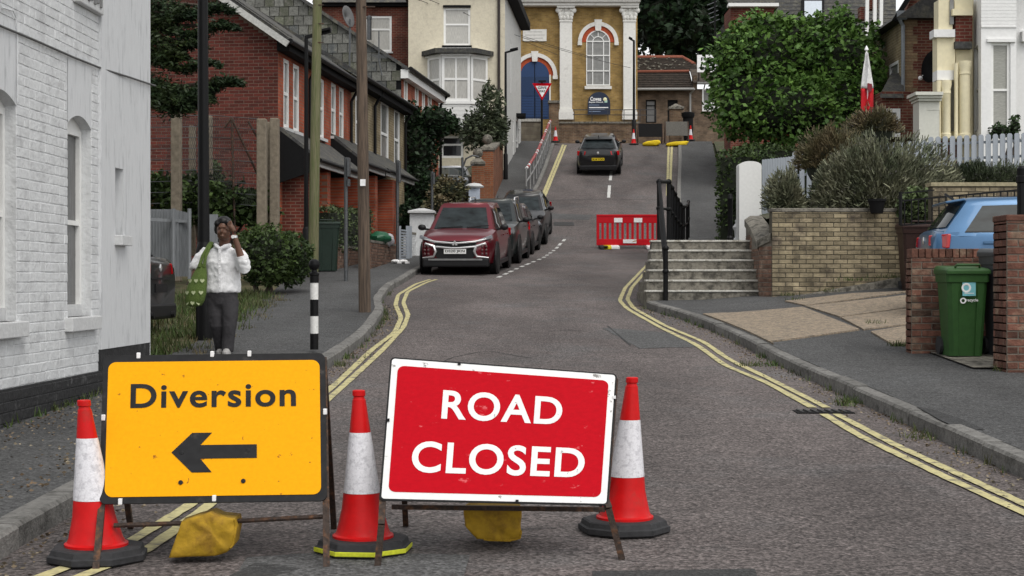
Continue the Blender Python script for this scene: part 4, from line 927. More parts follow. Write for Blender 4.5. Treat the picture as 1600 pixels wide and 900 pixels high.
for h in los: window(tf, *h, te, n=-.08, fw=.08, pane=M_pcurt, sill=M_wstone)
for h in drs: q = MB(); tf.box(q, h[0], h[1], h[2], h[3], -.16, -.12); q.build('door', mat('door_dark', (.015, .013, .012), .5), te)
q = MB(); tf.box(q, -.1, T1, EV-.32, EV-.1, .0, .28); q.build('soffit', M_blackm, te); MB().tube([tf.p(-.3, EV-.14, .36), tf.p(T1, EV-.14, .36)], .06, 8).build('gutter', M_blackp, te)
for u_ in (2.6, 7.1): MB().tube([tf.p(u_, EV-.2, .3), tf.p(u_, EV-.6, .07), tf.p(u_, 3.0, .07)], .04, 8).build('downpipe', M_blackp, te)
def canopy(u0, u1, zt, zb, out, par):
    q = MB(); q.prism([tf.p(u0, zt, 0), tf.p(u0, zb, out), tf.p(u0, zb+.07, out), tf.p(u0, zt+.09, 0)], tf.u*(u1-u0)); c = q.build('canopy_roof', M_slate, par)
    q = MB(); tf.box(q, u0+.02, u1-.02, zb-.12, zb-.005, out-.12, out-.06); q.build('fascia', M_white, c)
    MB().tube([tf.p(u0, zb+.0, out+.04), tf.p(u1, zb+.0, out+.04)], .045, 8).build('canopy_gutter', M_blackp, c)
    q = MB(); q.prism([tf.p(u0+.005, zt, 0), tf.p(u0+.005, zb, out), tf.p(u0+.005, zb-.2, out), tf.p(u0+.005, zb-.5, 0)], tf.u*.04); q.build('canopy_cheek', M_blackm, c)
    return c
canopy(.1, 4.9, 4.68, 4.0, .9, te); canopy(5.0, 7.9, 5.0, 4.3, .9, te)
for (u_, z0, z1) in ((.35, 1.3, 3.85), (1.75, 1.4, 3.85), (3.6, 1.5, 3.85), (5.4, 1.7, 4.15), (7.2, 1.9, 4.15)): q = MB(); tf.box(q, u_, u_+.3, z0, z1, 0, .7); q.build('brick_pier', B_ry if u_ != .35 else B_rx, te)
# satellite dish and flue on the roof edge
q = MB(); q.lathe([(.001, .0), (.2, .035), (.33, .1)], P(540, 27, 45), 16, axis=(.9, -.4, .2), cap=False); q.build('satellite_dish', mat('dish_grey', (.12, .12, .12), .6), te, solid=.01, smooth=True)
MB().tube([P(547, 30, 45), P(546, 108, 45)], .03, 6).build('dish_pole', M_galv, te)
# yellow brick half
tb = thing('terrace_house', 'yellow brick terrace house with tall white windows beside the red one', 'house', (-4.6, 45, 2.2))
ups = [(T1+.5, T1+1.15, 5.0, 6.4), (uopen(598, 607, 0, 1)[0]-.3, uopen(598, 607, 0, 1)[1], 4.75, 6.7), (13.4, 14.3, 4.75, 6.7)]
los = [(T1+.9, T1+1.9, 2.6, 4.0), (11.2, 12.2, 2.6, 4.1), (13.3, 14.2, 2.6, 4.1)]
EV2 = 6.98
facade(tf, T1, T2, 1.3, EV2-.05, ups+los, B_yy, tb, rv=.14)
for h in ups+los: window(tf, *h, tb, n=-.05, fw=.1, pane=M_pgrey, sill=M_blackm if h in ups else M_wstone)
slope(.3, EV2-.18, -GW/2, ap+.06, T1, T2+.1, M_slate, tb, 'roof'); slope(-GW-.3, EV2-.18, -GW/2, ap+.06, T1, T2+.1, M_slate, tb, 'roof')
q = MB(); q.quad(tf.p(T2, 1.3, 0), tf.p(T2, EV2, 0), tf.p(T2, ap, -GW/2), tf.p(T2, EV2, -GW), tf.p(T2, 1.3, -GW)); q.build('end_wall', B_yy, tb)
q = MB(); tf.box(q, T1, T2, EV2-.34, EV2-.12, .0, .28); q.build('soffit', M_blackm, tb); MB().tube([tf.p(T1, EV2-.12, .36), tf.p(T2+.2, EV2-.12, .36)], .06, 8).build('gutter', M_blackp, tb)
for u_ in (10.2, T2-.15): MB().tube([tf.p(u_, EV2-.2, .3), tf.p(u_, EV2-.6, .07), tf.p(u_, 4.4, .07)], .045, 8).build('downpipe', M_blackp, tb)
c = canopy(T1+.5, 12.6, 4.95, 4.35, .85, tb)
for (u_, m_) in ((T1+2.3, B_ry), (9.6, B_ry)): q = MB(); tf.box(q, u_, u_+.5, 1.8, 4.2, 0, .7); q.build('brick_pier', m_, tb)
MB().tube([P(597, 118, 46), P(592, 95, 46), P(592, 95, 46)+Vector((.0, 0, .9))], .02, 6).build('aerial_mast', M_galv, tb)
for k in range(4): MB().bar(P(578+k*3, 86+k*1.5, 46), P(602+k*1, 86+k*1.5, 46), .015).build('aerial_arm', M_galv, tb)
# ------------------------------------------------------------------ slate hung house behind the terrace
hf = Fr((-3.63, 50, 0), (.13, 1), (1, 0, 0)); sg = Fr((-3.63, 50, 0), (-1, .13), (0, -1, 0))
hs_ = thing('slate_hung_house', 'house with slate hung gable end and white fascia behind the terrace', 'house', (-4.5, 53, 3))
E3 = 8.37; L3 = 6.9; G3 = 6.6; t3 = math.tan(R(33.5))
mb = MB(); mb.v = [sg.p(0, 2.5), sg.p(2*G3, 2.5), sg.p(2*G3, E3), sg.p(G3, E3+G3*t3), sg.p(0, E3)]; mb.f = [(0, 1, 2, 3, 4)]; gw = mb.build('gable_wall', M_blackm, hs_)
M_sl = [mat('hung_slate_%s' % k, c, .7, var=.3, scale=7, bump=.3, bscale=20, col2=c2, thr=(.45, .65), rnd=.3) for k, c, c2 in (('dark', (.07, .075, .075), (.13, .13, .115)), ('pale', (.15, .15, .135), (.09, .09, .08)), ('mossy', (.1, .105, .075), (.17, .165, .14)))]
cnt = 0; sr = random.Random(5)
for r_ in range(17):
    z = 6.0+r_*.315; k = 0
    for c in range(20):
        u = c*.33-(.165 if r_ % 2 else 0)
        za, zb = min(z+.33, E3+u*t3-.02), min(z+.33, E3+(u+.32)*t3-.02)
        if u < -.05 or zb < z+.03 or u > 6.2: continue
        q = MB(); n0 = .012+.004*(c % 2); w_ = .315; za = max(za, z+.005); q.prism([sg.p(u+.006, z, .035), sg.p(u+w_, z, .035), sg.p(u+w_, zb, .012), sg.p(u+.006, za, .012)], sg.n*.012); q.build('hung_slate', sr.choice(M_sl), gw); cnt += 1
q = MB(); q.bar(sg.p(-.25, E3-.12, .1), sg.p(G3, E3+G3*t3+.06, .1), .14, .1); q.build('verge', M_slate, hs_)
q = MB(); q.prism([hf.p(.08, E3-.12, .3), hf.p(.08, E3+G3*t3, -G3), hf.p(.08, E3-.12, -2*G3)], hf.u*(L3)); q.build('roof', M_slate, hs_)
ups = [(a, b, 6.6, 8.05) for a, b in ((.4, 1.0), (2.3, 2.9), (3.6, 4.1), (4.7, 5.4))]
facade(hf, 0, L3, 2.5, E3-.1, ups, B_ry, hs_, rv=.1)
for h in ups: window(hf, *h, hs_, n=-.04, fw=.09, pane=M_pcurt, sill=M_wstone)
q = MB(); hf.box(q, -.12, L3+.1, E3-.42, E3-.13, .0, .25); q.build('fascia', M_white, hs_); MB().tube([hf.p(-.2, E3-.12, .35), hf.p(L3+.2, E3-.12, .35)], .07, 8).build('gutter', M_blackp, hs_)
MB().tube([hf.p(L3, E3-.15, .33), hf.p(L3, E3-.5, .08), hf.p(L3, 4, .08)], .05, 8).build('downpipe', M_blackp, hs_)
q = MB(); q.quad(hf.p(L3, 2.5, 0), hf.p(L3, E3, 0), hf.p(L3, E3, -2*G3), hf.p(L3, 2.5, -2*G3)); q.build('end_wall', B_rx, hs_)
# ------------------------------------------------------------------ tall red brick house further back
D = 68; bf = Fr((P(500,0,D).x, D, 0), (1, 0, 0), (0, -1, 0)); bh = thing('tall_brick_house', 'tall dark red brick house with one white sash window and slate roof', 'house', (P(580,0,D).x, D+2, 6))
bx = lambda p: P(p, 0, D).x-bf.o.x; bzf = lambda y: H+(CY-y)*D/F
hole = (bx(572), bx(612), bzf(81), bzf(25)); facade(bf, 0, bx(640.5), 5, bzf(11), [hole], B_rx, bh, rv=.1); window(bf, *hole, bh, n=-.07, fw=.1, rail=bzf(46), pane=M_pcurt, sill=M_wstone)
q = MB(); bf.box(q, -.2, bx(640.5), bzf(11), bzf(6), -.1, .25); q.build('fascia', M_blackm, bh)
q = MB(); q.prism([bf.p(-.3, bzf(6), .4), bf.p(-.3, bzf(6)+3.2, -4), bf.p(-.3, bzf(6), -8)], Vector((bx(640)+.3, 0, 0))); q.build('roof', M_slate, bh)
q = MB(); q.box((bf.o.x, D+.12, 5), (bf.o.x+bx(640), D+7.8, bzf(11))); q.build('rear_body', B_ry, bh)
MB().tube([P(577, 62, D-.6), P(577, 30, D-.6)], .1, 10).build('flue_pipe', M_galv, bh); MB().lathe([(.12, 0), (.12, .1), (.06, .16)], P(577, 30, D-.6), 10).build('flue_cowl', M_galv, bh)
# ------------------------------------------------------------------ cream house with white bay
D = 64; cf = Fr((P(638,0,D).x, D, 0), (1, 0, 0), (0, -1, 0)); ch = thing('cream_house', 'tall cream rendered house with white bay window at the hill pavement', 'house', (P(710,0,D).x, D+2, 4.8))
cx_ = lambda p, d=D: P(p, 0, d).x-cf.o.x; cz = lambda y, d=D: H+(CY-y)*d/F
M_cream = mat('cream_render', (.6, .55, .43), .85, var=.07, scale=4, bump=.4, bscale=12, col2=(.52, .47, .37), thr=(.5, .7)); M_grender = mat('grey_white_render', (.52, .52, .5), .8, var=.1, scale=3, bump=.3, bscale=14, col2=(.38, .38, .37), thr=(.55, .75))
w_up = (cx_(693), cx_(735), cz(71), cz(12)); w_gr = (cx_(689), cx_(724), cz(247), cz(212))
cw = cx_(789); facade(cf, 0, cw, 3.2, 13.6, [w_up, w_gr], M_cream, ch, rv=.15)
w = window(cf, *w_up, ch, n=-.1, fw=.09, rail=cz(38), pane=M_pcurt); q = MB(); cf.box(q, w_up[0]-.06, w_up[1]+.06, w_up[2]-.15, w_up[2]-.01, -.1, .12); q.build('sill', M_blackm, w)
q = MB(); cf.box(q, w_up[0]-.02, w_up[1]+.02, w_up[3], w_up[3]+.1, -.02, .06); q.build('lintel', M_blackm, w)
window(cf, *w_gr, ch, n=-.1, fw=.1, rail=cz(226), pane=M_pdark)
bayo = .7; bay = [(cx_(668), 0), (cx_(690)+.02, bayo), (cx_(736), bayo), (cx_(762), 0)]
z0, z1, zs0 = cz(161), cz(91), cz(205)
bm = MB(); bm.prism([cf.p(u, zs0, n) for u, n in bay], (0, 0, z0-zs0)); b0 = bm.build('bay_base', mat('white_boards', (.72, .72, .7), .6, var=.08), ch)
for k in range(6): q = MB(); q.box(cf.p(bay[1][0]+.02, zs0+.1+k*.17, bayo), cf.p(bay[2][0]-.02, zs0+.23+k*.17, bayo+.015)); q.build('board', MATS['white_boards'], b0)
q = MB(); q.prism([cf.p(u*1.0+(-.1 if n == 0 and u < 1.5 else .1 if n == 0 else 0), z1, n+.12 if n else 0) for u, n in bay], (0, 0, .32)); q.build('bay_head', M_white, ch)
q = MB(); q.prism([cf.p(u+(-.25 if u < 1.5 else .25), cz(88), n+.3 if n else 0) for u, n in bay], (0, 0, .2)); q.build('bay_roof', M_slate, ch)
segs = [(bay[0], bay[1], 0), (bay[1], bay[2], 1), (bay[2], bay[3], 0)]
for (a, b, mu) in segs:
    A_, B_ = cf.p(a[0], 0, a[1]), cf.p(b[0], 0, b[1]); sf = Fr(A_, B_-A_, (0, -1, 0)); L_ = (B_-A_).length
    window(sf, .02, L_-.02, z0, z1, ch, n=-.03, fw=.11, rail=cz(127), mull=mu, pane=M_pcurt)
q = MB(); q.prism([cf.p(u, z0, n*.4) for u, n in bay], (0, 0, z1-z0)); q.build('bay_curtains', mat('net_curtain', (.4, .39, .36), .9, var=.2), ch)
q = MB(); q.prism([cf.p(u+(-.05 if u < 1.5 else .05), z0-.12, n+.06 if n else 0) for u, n in bay], (0, 0, .12)); q.build('bay_sill', M_white, ch)
MB().tube([cf.p(cx_(779.5), 13.6, .1), cf.p(cx_(779.5), 6.0, .1)], .06, 8).build('downpipe', mat('brown_pipe', (.03, .022, .02), .5), ch)
A_, B_ = cf.p(cw, 0, 0), Vector((P(814,0,73.2).x, 73.2, 0)); sf = Fr(A_, B_-A_, (1, 0, 0)); L_ = (B_-A_).length; e2 = cz(30, 73.2)
sh_ = [(3.0, 3.4, 9.6, 11.8), (4.2, 4.9, 6.6, 8.6), (6.0, 7.2, 6.8, 8.8), (7.6, 8.6, 6.8, 8.6)]
facade(sf, 0, L_, 4.6, 13.6, sh_, M_grender, ch, 'side_wall', rv=.1)
for h in sh_: window(sf, *h, ch, n=-.06, fw=.08, pane=M_pdark)
q = MB(); q.obox(sf.p(-.2, 13.35, -.1), sf.u*(L_+.2), sf.n*.55, Vector((0, 0, .35))); q.build('eaves', M_blackm, ch)
q = MB(); q.prism([cf.p(-.3, 13.6, .3), cf.p(cw/2, 16, .3), cf.p(cw+.3, 13.6, .3)], (0, 9.6, 0)); q.build('roof', M_slate, ch)
q = MB(); q.box(sf.p(6.2, 8.9, .0), sf.p(7.4, 9.05, .35)); q.build('door_hood', M_blackm, ch)
# wires across the road
M_wire = mat('wire_black', (.015, .015, .015), .6)
for k, (a, b, c) in enumerate((((655, 0, 63), (740, 32, 70), (872, 86, 79)), ((672, 0, 63), (812, 60, 75), (935, 92, 79.5)), ((725, 20, 63.4), (818, 68, 72), (985, 106, 79.5)))):
    t = thing('overhead_wire', ('lowest', 'middle', 'upper')[k]+' thin black overhead wire crossing in front of the cream house', 'wire', P(*a)); pp = [P(*a), P(*b), P(*c)]
    pts = [pp[0]*(1-s)**2+pp[1]*2*s*(1-s)+pp[2]*s*s for s in np.linspace(0, 1, 14)]; MB().tube(pts, .012, 5).build('span', M_wire, t); MB().ball(pts[0], .03, 6, 4).build('insulator', M_wire, t)
# ------------------------------------------------------------------ church at the top of the street
class Face:                                        # a wall square to the street axis, laid out in its own metres
    def __init__(s, px, d): s.D = d; s.fr = Fr((P(px, 0, d).x, d, 0), (1, 0, 0), (0, -1, 0)); s.x0 = s.fr.o.x
    def u(s, px): return P(px, 0, s.D).x-s.x0
    def z(s, py): return H+(CY-py)*s.D/F
    def rect(s, x0, x1, y0, y1): return (s.u(x0), s.u(x1), s.z(y1), s.z(y0))
    def block(s, x0, x1, y0, y1, n0, n1, name, m, par, bevel=0):
        q = MB(); s.fr.box(q, s.u(x0), s.u(x1), s.z(y1), s.z(y0), n0, n1); return q.build(name, m, par, bevel=bevel)
def arch_ring(fr, uc, zc, r0, r1, n0, n1, name, m, par, a0=0, a1=180, n=16):
    mb = MB(); rows = []
    for k in range(n+1):
        a = R(a0+(a1-a0)*k/n); c, s = math.cos(a), math.sin(a)
        rows.append([fr.p(uc+r0*c, zc+r0*s, n0), fr.p(uc+r0*c, zc+r0*s, n1), fr.p(uc+r1*c, zc+r1*s, n1), fr.p(uc+r1*c, zc+r1*s, n0)])
    mb.grid(rows, closed=True); mb.f.append((0, 1, 2, 3)); k = n*4; mb.f.append((k+3, k+2, k+1, k)); return mb.build(name, m, par)
def arch_panel(fr, u0, u1, z0, zc, n, name, m, par, seg=16):
    mb = MB(); uc, r = (u0+u1)/2, (u1-u0)/2; pts = [fr.p(u0, z0, n), fr.p(u1, z0, n)]+[fr.p(uc+r*math.cos(R(180*k/seg)), zc+r*math.sin(R(180*k/seg)), n) for k in range(seg+1)]
    mb.prism(pts, -fr.n*.05); return mb.build(name, m, par)
B_ch = brick_mat('church_brick', (.36, .235, .075), (.26, .16, .05), (.3, .22, .11), 'x', dirt=.3)
M_stw = mat('stucco_white', (.74, .73, .69), .7, var=.08, scale=3, col2=(.55, .54, .5), thr=(.55, .75), bump=.1)
M_blue = mat('door_blue', (.018, .05, .14), .5, var=.1); M_navy = mat('board_navy', (.012, .022, .05), .45); M_rarch = mat('red_arch_brick', (.42, .075, .025), .8, var=.25, scale=6)
c = Face(800, 80); cf_ = c.fr; ct = thing('church', 'yellow brick church with white pilasters, blue arched door and tall window', 'church', (c.x0+c.u(890), 84, 9.6))
wr_ = c.rect(916, 953, 65, 134); wcz = c.z(66); wr = (wr_[1]-wr_[0])/2; wz1 = c.z(47)
rad = wr; door = c.rect(813, 858, 118, 186); dcz = c.z(118)
# wall with arched openings cut as steps of a fine grid, then lined by the arch rings
ho = [(wr_[0], wr_[1], wr_[2], wcz), (door[0], door[1], door[2], dcz)]
facade(cf_, c.u(796), c.u(996), 7.5, c.z(-60), ho, B_ch, ct, rv=.2)
for (u0, u1, z0, zc, m, nm) in ((wr_[0], wr_[1], wr_[2], wcz, M_pgrey, 'window'), (door[0], door[1], door[2], dcz, M_blue, 'door')):
    arch_panel(cf_, u0, u1, z0, zc, .012 if nm == 'window' else .02, nm, m, ct)
win = [o for o in ct.children if o.name.startswith('window')][0]; dor = [o for o in ct.children if o.name.startswith('door')][0]
uc = (wr_[0]+wr_[1])/2
for u_ in (wr_[0]+.02, wr_[0]+(wr_[1]-wr_[0])*.27, wr_[0]+(wr_[1]-wr_[0])*.73, wr_[1]-.02): q = MB(); cf_.box(q, u_-.025, u_+.025, wr_[2], wcz, .012, .05); q.build('glazing_bar', M_white, win)
for y in (133, 111, 87, 65): q = MB(); cf_.box(q, wr_[0], wr_[1], c.z(y)-.03, c.z(y)+.03, .012, .06); q.build('glazing_bar', M_white, win)
arch_ring(cf_, uc, wcz, wr-.05, wr+.01, .01, .055, 'frame', M_white, win); arch_ring(cf_, uc, wcz, wr*.42, wr*.42+.05, .01, .05, 'glazing_bar', M_white, win)
for a in (45, 90, 135): ca, sa = math.cos(R(a)), math.sin(R(a)); q = MB(); q.bar(cf_.p(uc+wr*.44*ca, wcz+wr*.44*sa, .03), cf_.p(uc+wr*ca, wcz+wr*sa, .03), .045, .03); q.build('glazing_bar', M_white, win)
c.block(913.5, 955.5, 135, 139.5, 0, .15, 'sill', M_stw, win)
arch_ring(cf_, uc, wcz, wr+.01, wr+.24, .0, .03, 'red_arch', M_rarch, ct); arch_ring(cf_, uc, wcz, wr+.24, wr+.44, .0, .12, 'white_arch', M_stw, ct)
for s in (-1, 1): q = MB(); k = uc+s*(wr+.34); cf_.box(q, k-.11, k+.11, wcz-.17, wcz+.0, 0, .14); q.build('arch_stop', M_stw, ct)
q = MB(); q.prism([cf_.p(uc-.14, wcz+wr-.04, .16), cf_.p(uc+.14, wcz+wr-.04, .16), cf_.p(uc+.2, wcz+wr+.55, .16), cf_.p(uc-.2, wcz+wr+.55, .16)], -cf_.n*.16); q.build('keystone', M_stw, ct)
du = (door[0]+door[1])/2; drr = (door[1]-door[0])/2
arch_ring(cf_, du, dcz, drr+.0, drr+.22, .0, .03, 'red_arch', M_rarch, ct); arch_ring(cf_, du, dcz, drr+.22, drr+.42, .0, .12, 'white_arch', M_stw, ct)
q = MB(); k = du+(drr+.32); cf_.box(q, k-.13, k+.13, dcz-.2, dcz, 0, .14); q.build('arch_stop', M_stw, ct)
q = MB(); q.prism([cf_.p(du-.13, dcz+drr-.04, .16), cf_.p(du+.13, dcz+drr-.04, .16), cf_.p(du+.19, dcz+drr+.5, .16), cf_.p(du-.19, dcz+drr+.5, .16)], -cf_.n*.16); q.build('keystone', M_stw, ct)
c.block(858.2, 860.5, 117, 186, 0, .1, 'door_jamb', M_stw, ct)
M_bl2 = mat('door_blue_deep', (.012, .036, .1), .5)
for (x0, x1, y0, y1) in ((815, 834.5, 120, 150), (815, 834.5, 153, 184), (836.5, 856, 120, 150), (836.5, 856, 153, 184)): c.block(x0, x1, y0, y1, .02, .04, 'door_panel', M_bl2, dor)
c.block(835, 836, 96, 186, .02, .035, 'door_split', M_blackm, dor)
for k in range(7): c.block(815.5, 834, 155+k*4.1, 157.8+k*4.1, .04, .05, 'door_board', M_blue, dor); c.block(837, 855.5, 155+k*4.1, 157.8+k*4.1, .04, .05, 'door_board', M_blue, dor)
for (x0, x1) in ((874.5, 893.5), (973.5, 992.5)):
    pz_ = c.block(x0, x1, 34, 172, -.05, .32, 'pilaster', M_stw, ct); c.block(x0-1, x1+1.2, 172, 176, 0, .42, 'base_moulding', M_stw, pz_); c.block(x0-1.8, x1+2.2, 176, 188, -.05, .46, 'base', M_stw, pz_)
    c.block(x0-.8, x1+.8, 33, 35.5, 0, .36, 'neck_ring', M_stw, pz_); c.block(x0+.3, x1-.3, 14, 33, 0, .3, 'capital_core', M_stw, pz_); c.block(x0-4.5, x1+4.5, 11, 14.5, 0, .5, 'abacus', M_stw, pz_)
    um = (c.u(x0)+c.u(x1))/2; hw = (c.u(x1)-c.u(x0))/2
    for row, (y, n_, sp, rr_) in enumerate(((29, 4, hw*.85, .1), (24, 3, hw*.95, .11), (18, 2, hw*1.25, .15), (17, 3, hw*.8, .09))):
        for k in range(n_): q = MB(); uu = um-sp+2*sp*(k/(n_-1)); q.ball(cf_.p(uu, c.z(y), .32), rr_, 8, 6, (1, .8, 1.4 if row < 2 else 1)); q.build('carved_leaf', M_stw, pz_, smooth=True)
c.block(790, 997, 6.5, 11.2, -.05, .55, 'architrave', M_stw, ct); c.block(788, 999, 0, 6.4, -.05, .7, 'frieze', M_stw, ct); c.block(786, 1002, -30, -.2, -.05, .95, 'cornice', M_stw, ct)
q = MB(); q.prism([cf_.p(c.u(780), c.z(-60), .6), cf_.p(c.u(1005), c.z(-60), .6), cf_.p(c.u(890), c.z(-60)+2.2, .6)], (0, 16, 0)); q.build('roof', M_slate, ct)
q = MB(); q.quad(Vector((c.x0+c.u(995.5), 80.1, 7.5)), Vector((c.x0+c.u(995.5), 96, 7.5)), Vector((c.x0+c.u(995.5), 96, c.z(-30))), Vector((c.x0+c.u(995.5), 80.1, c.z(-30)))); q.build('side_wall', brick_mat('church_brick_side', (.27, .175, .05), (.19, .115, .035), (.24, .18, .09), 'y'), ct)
pq = c.block(817, 854, 46, 64.5, 0, .06, 'stone_plaque', M_stw, ct)
for k, (a, b) in enumerate(((824, 847), (820, 851), (823, 848))): c.block(a, b, 49.5+k*5, 50.6+k*5, .06, .066, 'carved_line', mat('plaque_grey', (.5, .49, .46), .7), pq)
# notice board
nbu = c.rect(918, 953, 0, 179); q = arch_panel(cf_, nbu[0], nbu[1], c.z(179), c.z(162), .22, 'notice_board', M_navy, ct)
nb = q; TXT = lambda x0, x1, y0, y1: (c.u(x0), c.u(x1), c.z(y1), c.z(y0)); fnb = lambda s, t_: cf_.p(s, t_, .224)
lettering('Cowes', fnb, TXT(922, 939, 152, 158.5), M_clip, nb, bold=.03); lettering('Baptist Church', fnb, TXT(920, 942, 159.2, 162), M_clip, nb, bold=.02)
for (a, b, y) in ((920, 936, 164.5), (920, 950, 168), (920, 944, 171), (920, 938, 174.5)): c.block(a, b, y, y+(1.5 if y == 168 else .8), .22, .224, 'text_line', M_clip if y == 168 else mat('text_blue', (.25, .32, .45), .6), nb)
q = MB(); q.ball(cf_.p(c.u(945), c.z(156), .22), .1, 10, 8, (1, .2, 1)); q.build('emblem', mat('emblem_cream', (.8, .78, .5), .5), nb); c.block(944, 948.5, 157, 161, .22, .225, 'emblem', mat('emblem_green', (.4, .6, .5), .5), nb)
# railings in front of the church
rt = thing('railing', 'thin grey railing on top of the wall in front of the church', 'railing', (c.x0+c.u(935), 77, 9.3))
M_rthin = mat('railing_dark', (.05, .05, .055), .5, .3)
for y in (171.5, 179): MB().bar(P(895, y, 77), P(1025, y+(1 if y > 175 else 0), 77), .035).build('rail', M_rthin, rt)
for x in (897, 925, 950, 975, 1000, 1025): MB().bar(P(x, 171, 77), P(x, 191, 77), .035).build('post', M_rthin, rt)
# stone steps up to the blue door and boundary wall
M_rubble = brick_mat('rubble_stone', (.2, .175, .13), (.13, .11, .085), (.16, .14, .11), 'x', .4, .2, .02); B_old = brick_mat('old_brick_face', (.19, .12, .07), (.11, .065, .045), (.17, .14, .1), 'x', dirt=.5)
bt = thing('boundary_wall', 'old brown brick wall with stone coping below the church railing', 'wall', (P(935, 0, 76.2).x, 76.2, 8.1))
f = Face(873, 76.2); f.block(873, 998, 193, 226, -.4, 0, 'wall', B_old, bt); f.block(871, 999, 190, 193, -.45, .06, 'coping', M_stone, bt)
bt2 = thing('boundary_wall', 'pale rubble stone wall below the blue church door', 'wall', (P(828, 0, 77).x, 77, 8.3))
f = Face(812, 77); f.block(812, 848, 190, 222, -.4, 0, 'wall', M_rubble, bt2); f.block(811, 848, 185.5, 190, -.45, .05, 'coping', M_nose, bt2)
gp = thing('gate_pier', 'old brick gate pier with stone cap beside the give way sign', 'gate pier', (P(866, 0, 75.8).x, 75.8, 8.2))
f = Face(857, 75.8); f.block(858, 873, 161, 224, -.5, .0, 'pier', B_old, gp); f.block(856.5, 874.5, 157, 161, -.55, .06, 'cap', M_stone, gp)
gp = thing('gate_pier', 'low brick gate pier with pointed cap near the fish shop', 'gate pier', (P(1056, 0, 76.5).x, 76.5, 8.3))
f = Face(1047, 76.5); f.block(1047, 1065, 170, 222, -.5, .0, 'pier', B_old, gp)
q = MB(); a, b = P(1045.5, 170, 76.4), P(1066.5, 163, 77.1); q.prism([(a.x, 76.4, a.z), (b.x, 76.4, a.z), (b.x, 77.1, a.z), (a.x, 77.1, a.z)], (0, 0, .12)); q.lathe([(.45, 0), (.05, .18)], ((a.x+b.x)/2, 76.75, a.z+.12), 4, ph=.5); q.build('cap', M_stone, gp)
pt = thing('planter', 'black round planter bin beside the low gate pier', 'planter', (P(1075, 0, 76).x, 76, 8.3)); x = P(1075, 0, 76).x
MB().lathe([(.2, 0), (.26, .7), (.25, 1.2)], (x, 76, 8.25), 12).build('drum', M_blackm, pt, smooth=30); MB().lathe([(.28, 0), (.33, .12), (.33, .26), (.2, .3)], (x, 76, 9.45), 12).build('rim', M_blackm, pt, smooth=30)
# ------------------------------------------------------------------ fish and chip shop
s = Face(985, 83); sf_ = s.fr; ft = thing('fish_shop', 'low brown brick fish and chip shop with mossy tiled roof', 'shop', (s.x0+s.u(1050), 85, 8.6))
B_br = brick_mat('brown_brick_face', (.16, .11, .075), (.105, .072, .05), (.15, .12, .09), 'x', dirt=.4)
d1 = s.rect(1009, 1025, 156, 192); d2 = s.rect(1043, 1059, 156, 192); wn_ = s.rect(1097, 1120, 139, 174)
facade(sf_, 0, s.u(1200), 7.6, s.z(140), [d1, d2, wn_], B_br, ft, rv=.15)
for dd in (d1, d2):
    w = window(sf_, *dd, ft, n=-.1, fw=.07, rail=s.z(165), frame=M_blackm, pane=mat('door_grey', (.16, .16, .16), .4) if dd is d1 else M_blackm, name='door')
w = window(sf_, *wn_, ft, n=.0, fw=.08, rail=s.z(161), pane=M_pgrey); lettering('ENDS', lambda a, b: sf_.p(a, b, .06), (s.u(1100), s.u(1118), s.z(172), s.z(168.5)), M_blackm, w, bold=.03); s.block(1099, 1125, 162, 173.5, .016, .04, 'poster', M_clip, w)
rp_ = lambda x, y, n: Vector((s.x0+s.u(x), s.D-n, s.z(y)))
M_tile = mat('mossy_tile', (.07, .055, .045), .9, var=.45, scale=5, bump=.6, bscale=12, col2=(.04, .035, .03), thr=(.45, .6), rnd=.3); M_ridge = mat('ridge_clay', (.24, .08, .05), .85, var=.2)
pitch = lambda y0, n0, y1, n1, x0, x1: None
q = MB(); q.prism([rp_(985, 141, .4), rp_(1082, 141, .4), rp_(1082, 108, -1.4), rp_(985, 108, -1.4)], Vector((0, 0, .06))); lo = q.build('lower_roof', M_tile, ft)
q = MB(); q.prism([rp_(985, 106, -1.35), rp_(1110, 106, -1.35), rp_(1075, 78, -3.0), rp_(985, 78, -3.0)], Vector((0, .05, .06))); up = q.build('upper_roof', M_tile, ft)
q = MB(); q.prism([rp_(1082, 131, .3), rp_(1200, 131, .3), rp_(1200, 104, -1.3), rp_(1082, 104, -1.3)], Vector((0, 0, .06))); up2 = q.build('side_roof', M_tile, ft)
rows = 9
for r_ in range(rows):                              # tile courses
    for (ya, na, yb, nb_, xa, xb, par) in ((141, .4, 108, -1.4, 985, 1081, lo), (106, -1.35, 78, -3.0, 985, 1104, up)):
        t0 = r_/rows; y, n_ = ya+(yb-ya)*t0, na+(nb_-na)*t0; xe = xb-(0 if par is lo else (xb-1075)*t0); q = MB(); q.bar(rp_(xa, y, n_)+Vector((0, -.03, .07)), rp_(xe, y, n_)+Vector((0, -.03, .07)), .06, .03); q.build('tile_course', M_tile, par)
MB().tube([rp_(985, 77.5, -3.0), rp_(1075, 77.5, -3.0), rp_(1092, 92, -2.2)], .14, 8).build('ridge_tiles', M_ridge, ft); MB().tube([rp_(985, 107, -1.3), rp_(1081, 106, -1.3)], .08, 8).build('ridge_tiles', M_ridge, ft)
MB().tube([rp_(985, 141.5, .55), rp_(1083, 141, .55)], .07, 8).build('gutter', mat('gutter_grey', (.3, .3, .29), .6), ft); MB().tube([rp_(1083, 141, .5), rp_(1078, 147, .15), rp_(1078, 190, .12)], .06, 8).build('downpipe', MATS['gutter_grey'], ft); MB().tube([rp_(1088, 131.5, .4), rp_(1200, 131.5, .4)], .07, 8).build('gutter', MATS['gutter_grey'], ft)
q = MB(); q.box(rp_(1083, 140, .1), rp_(1089, 118, -.6)); q.build('chimney_pier', B_br, ft)
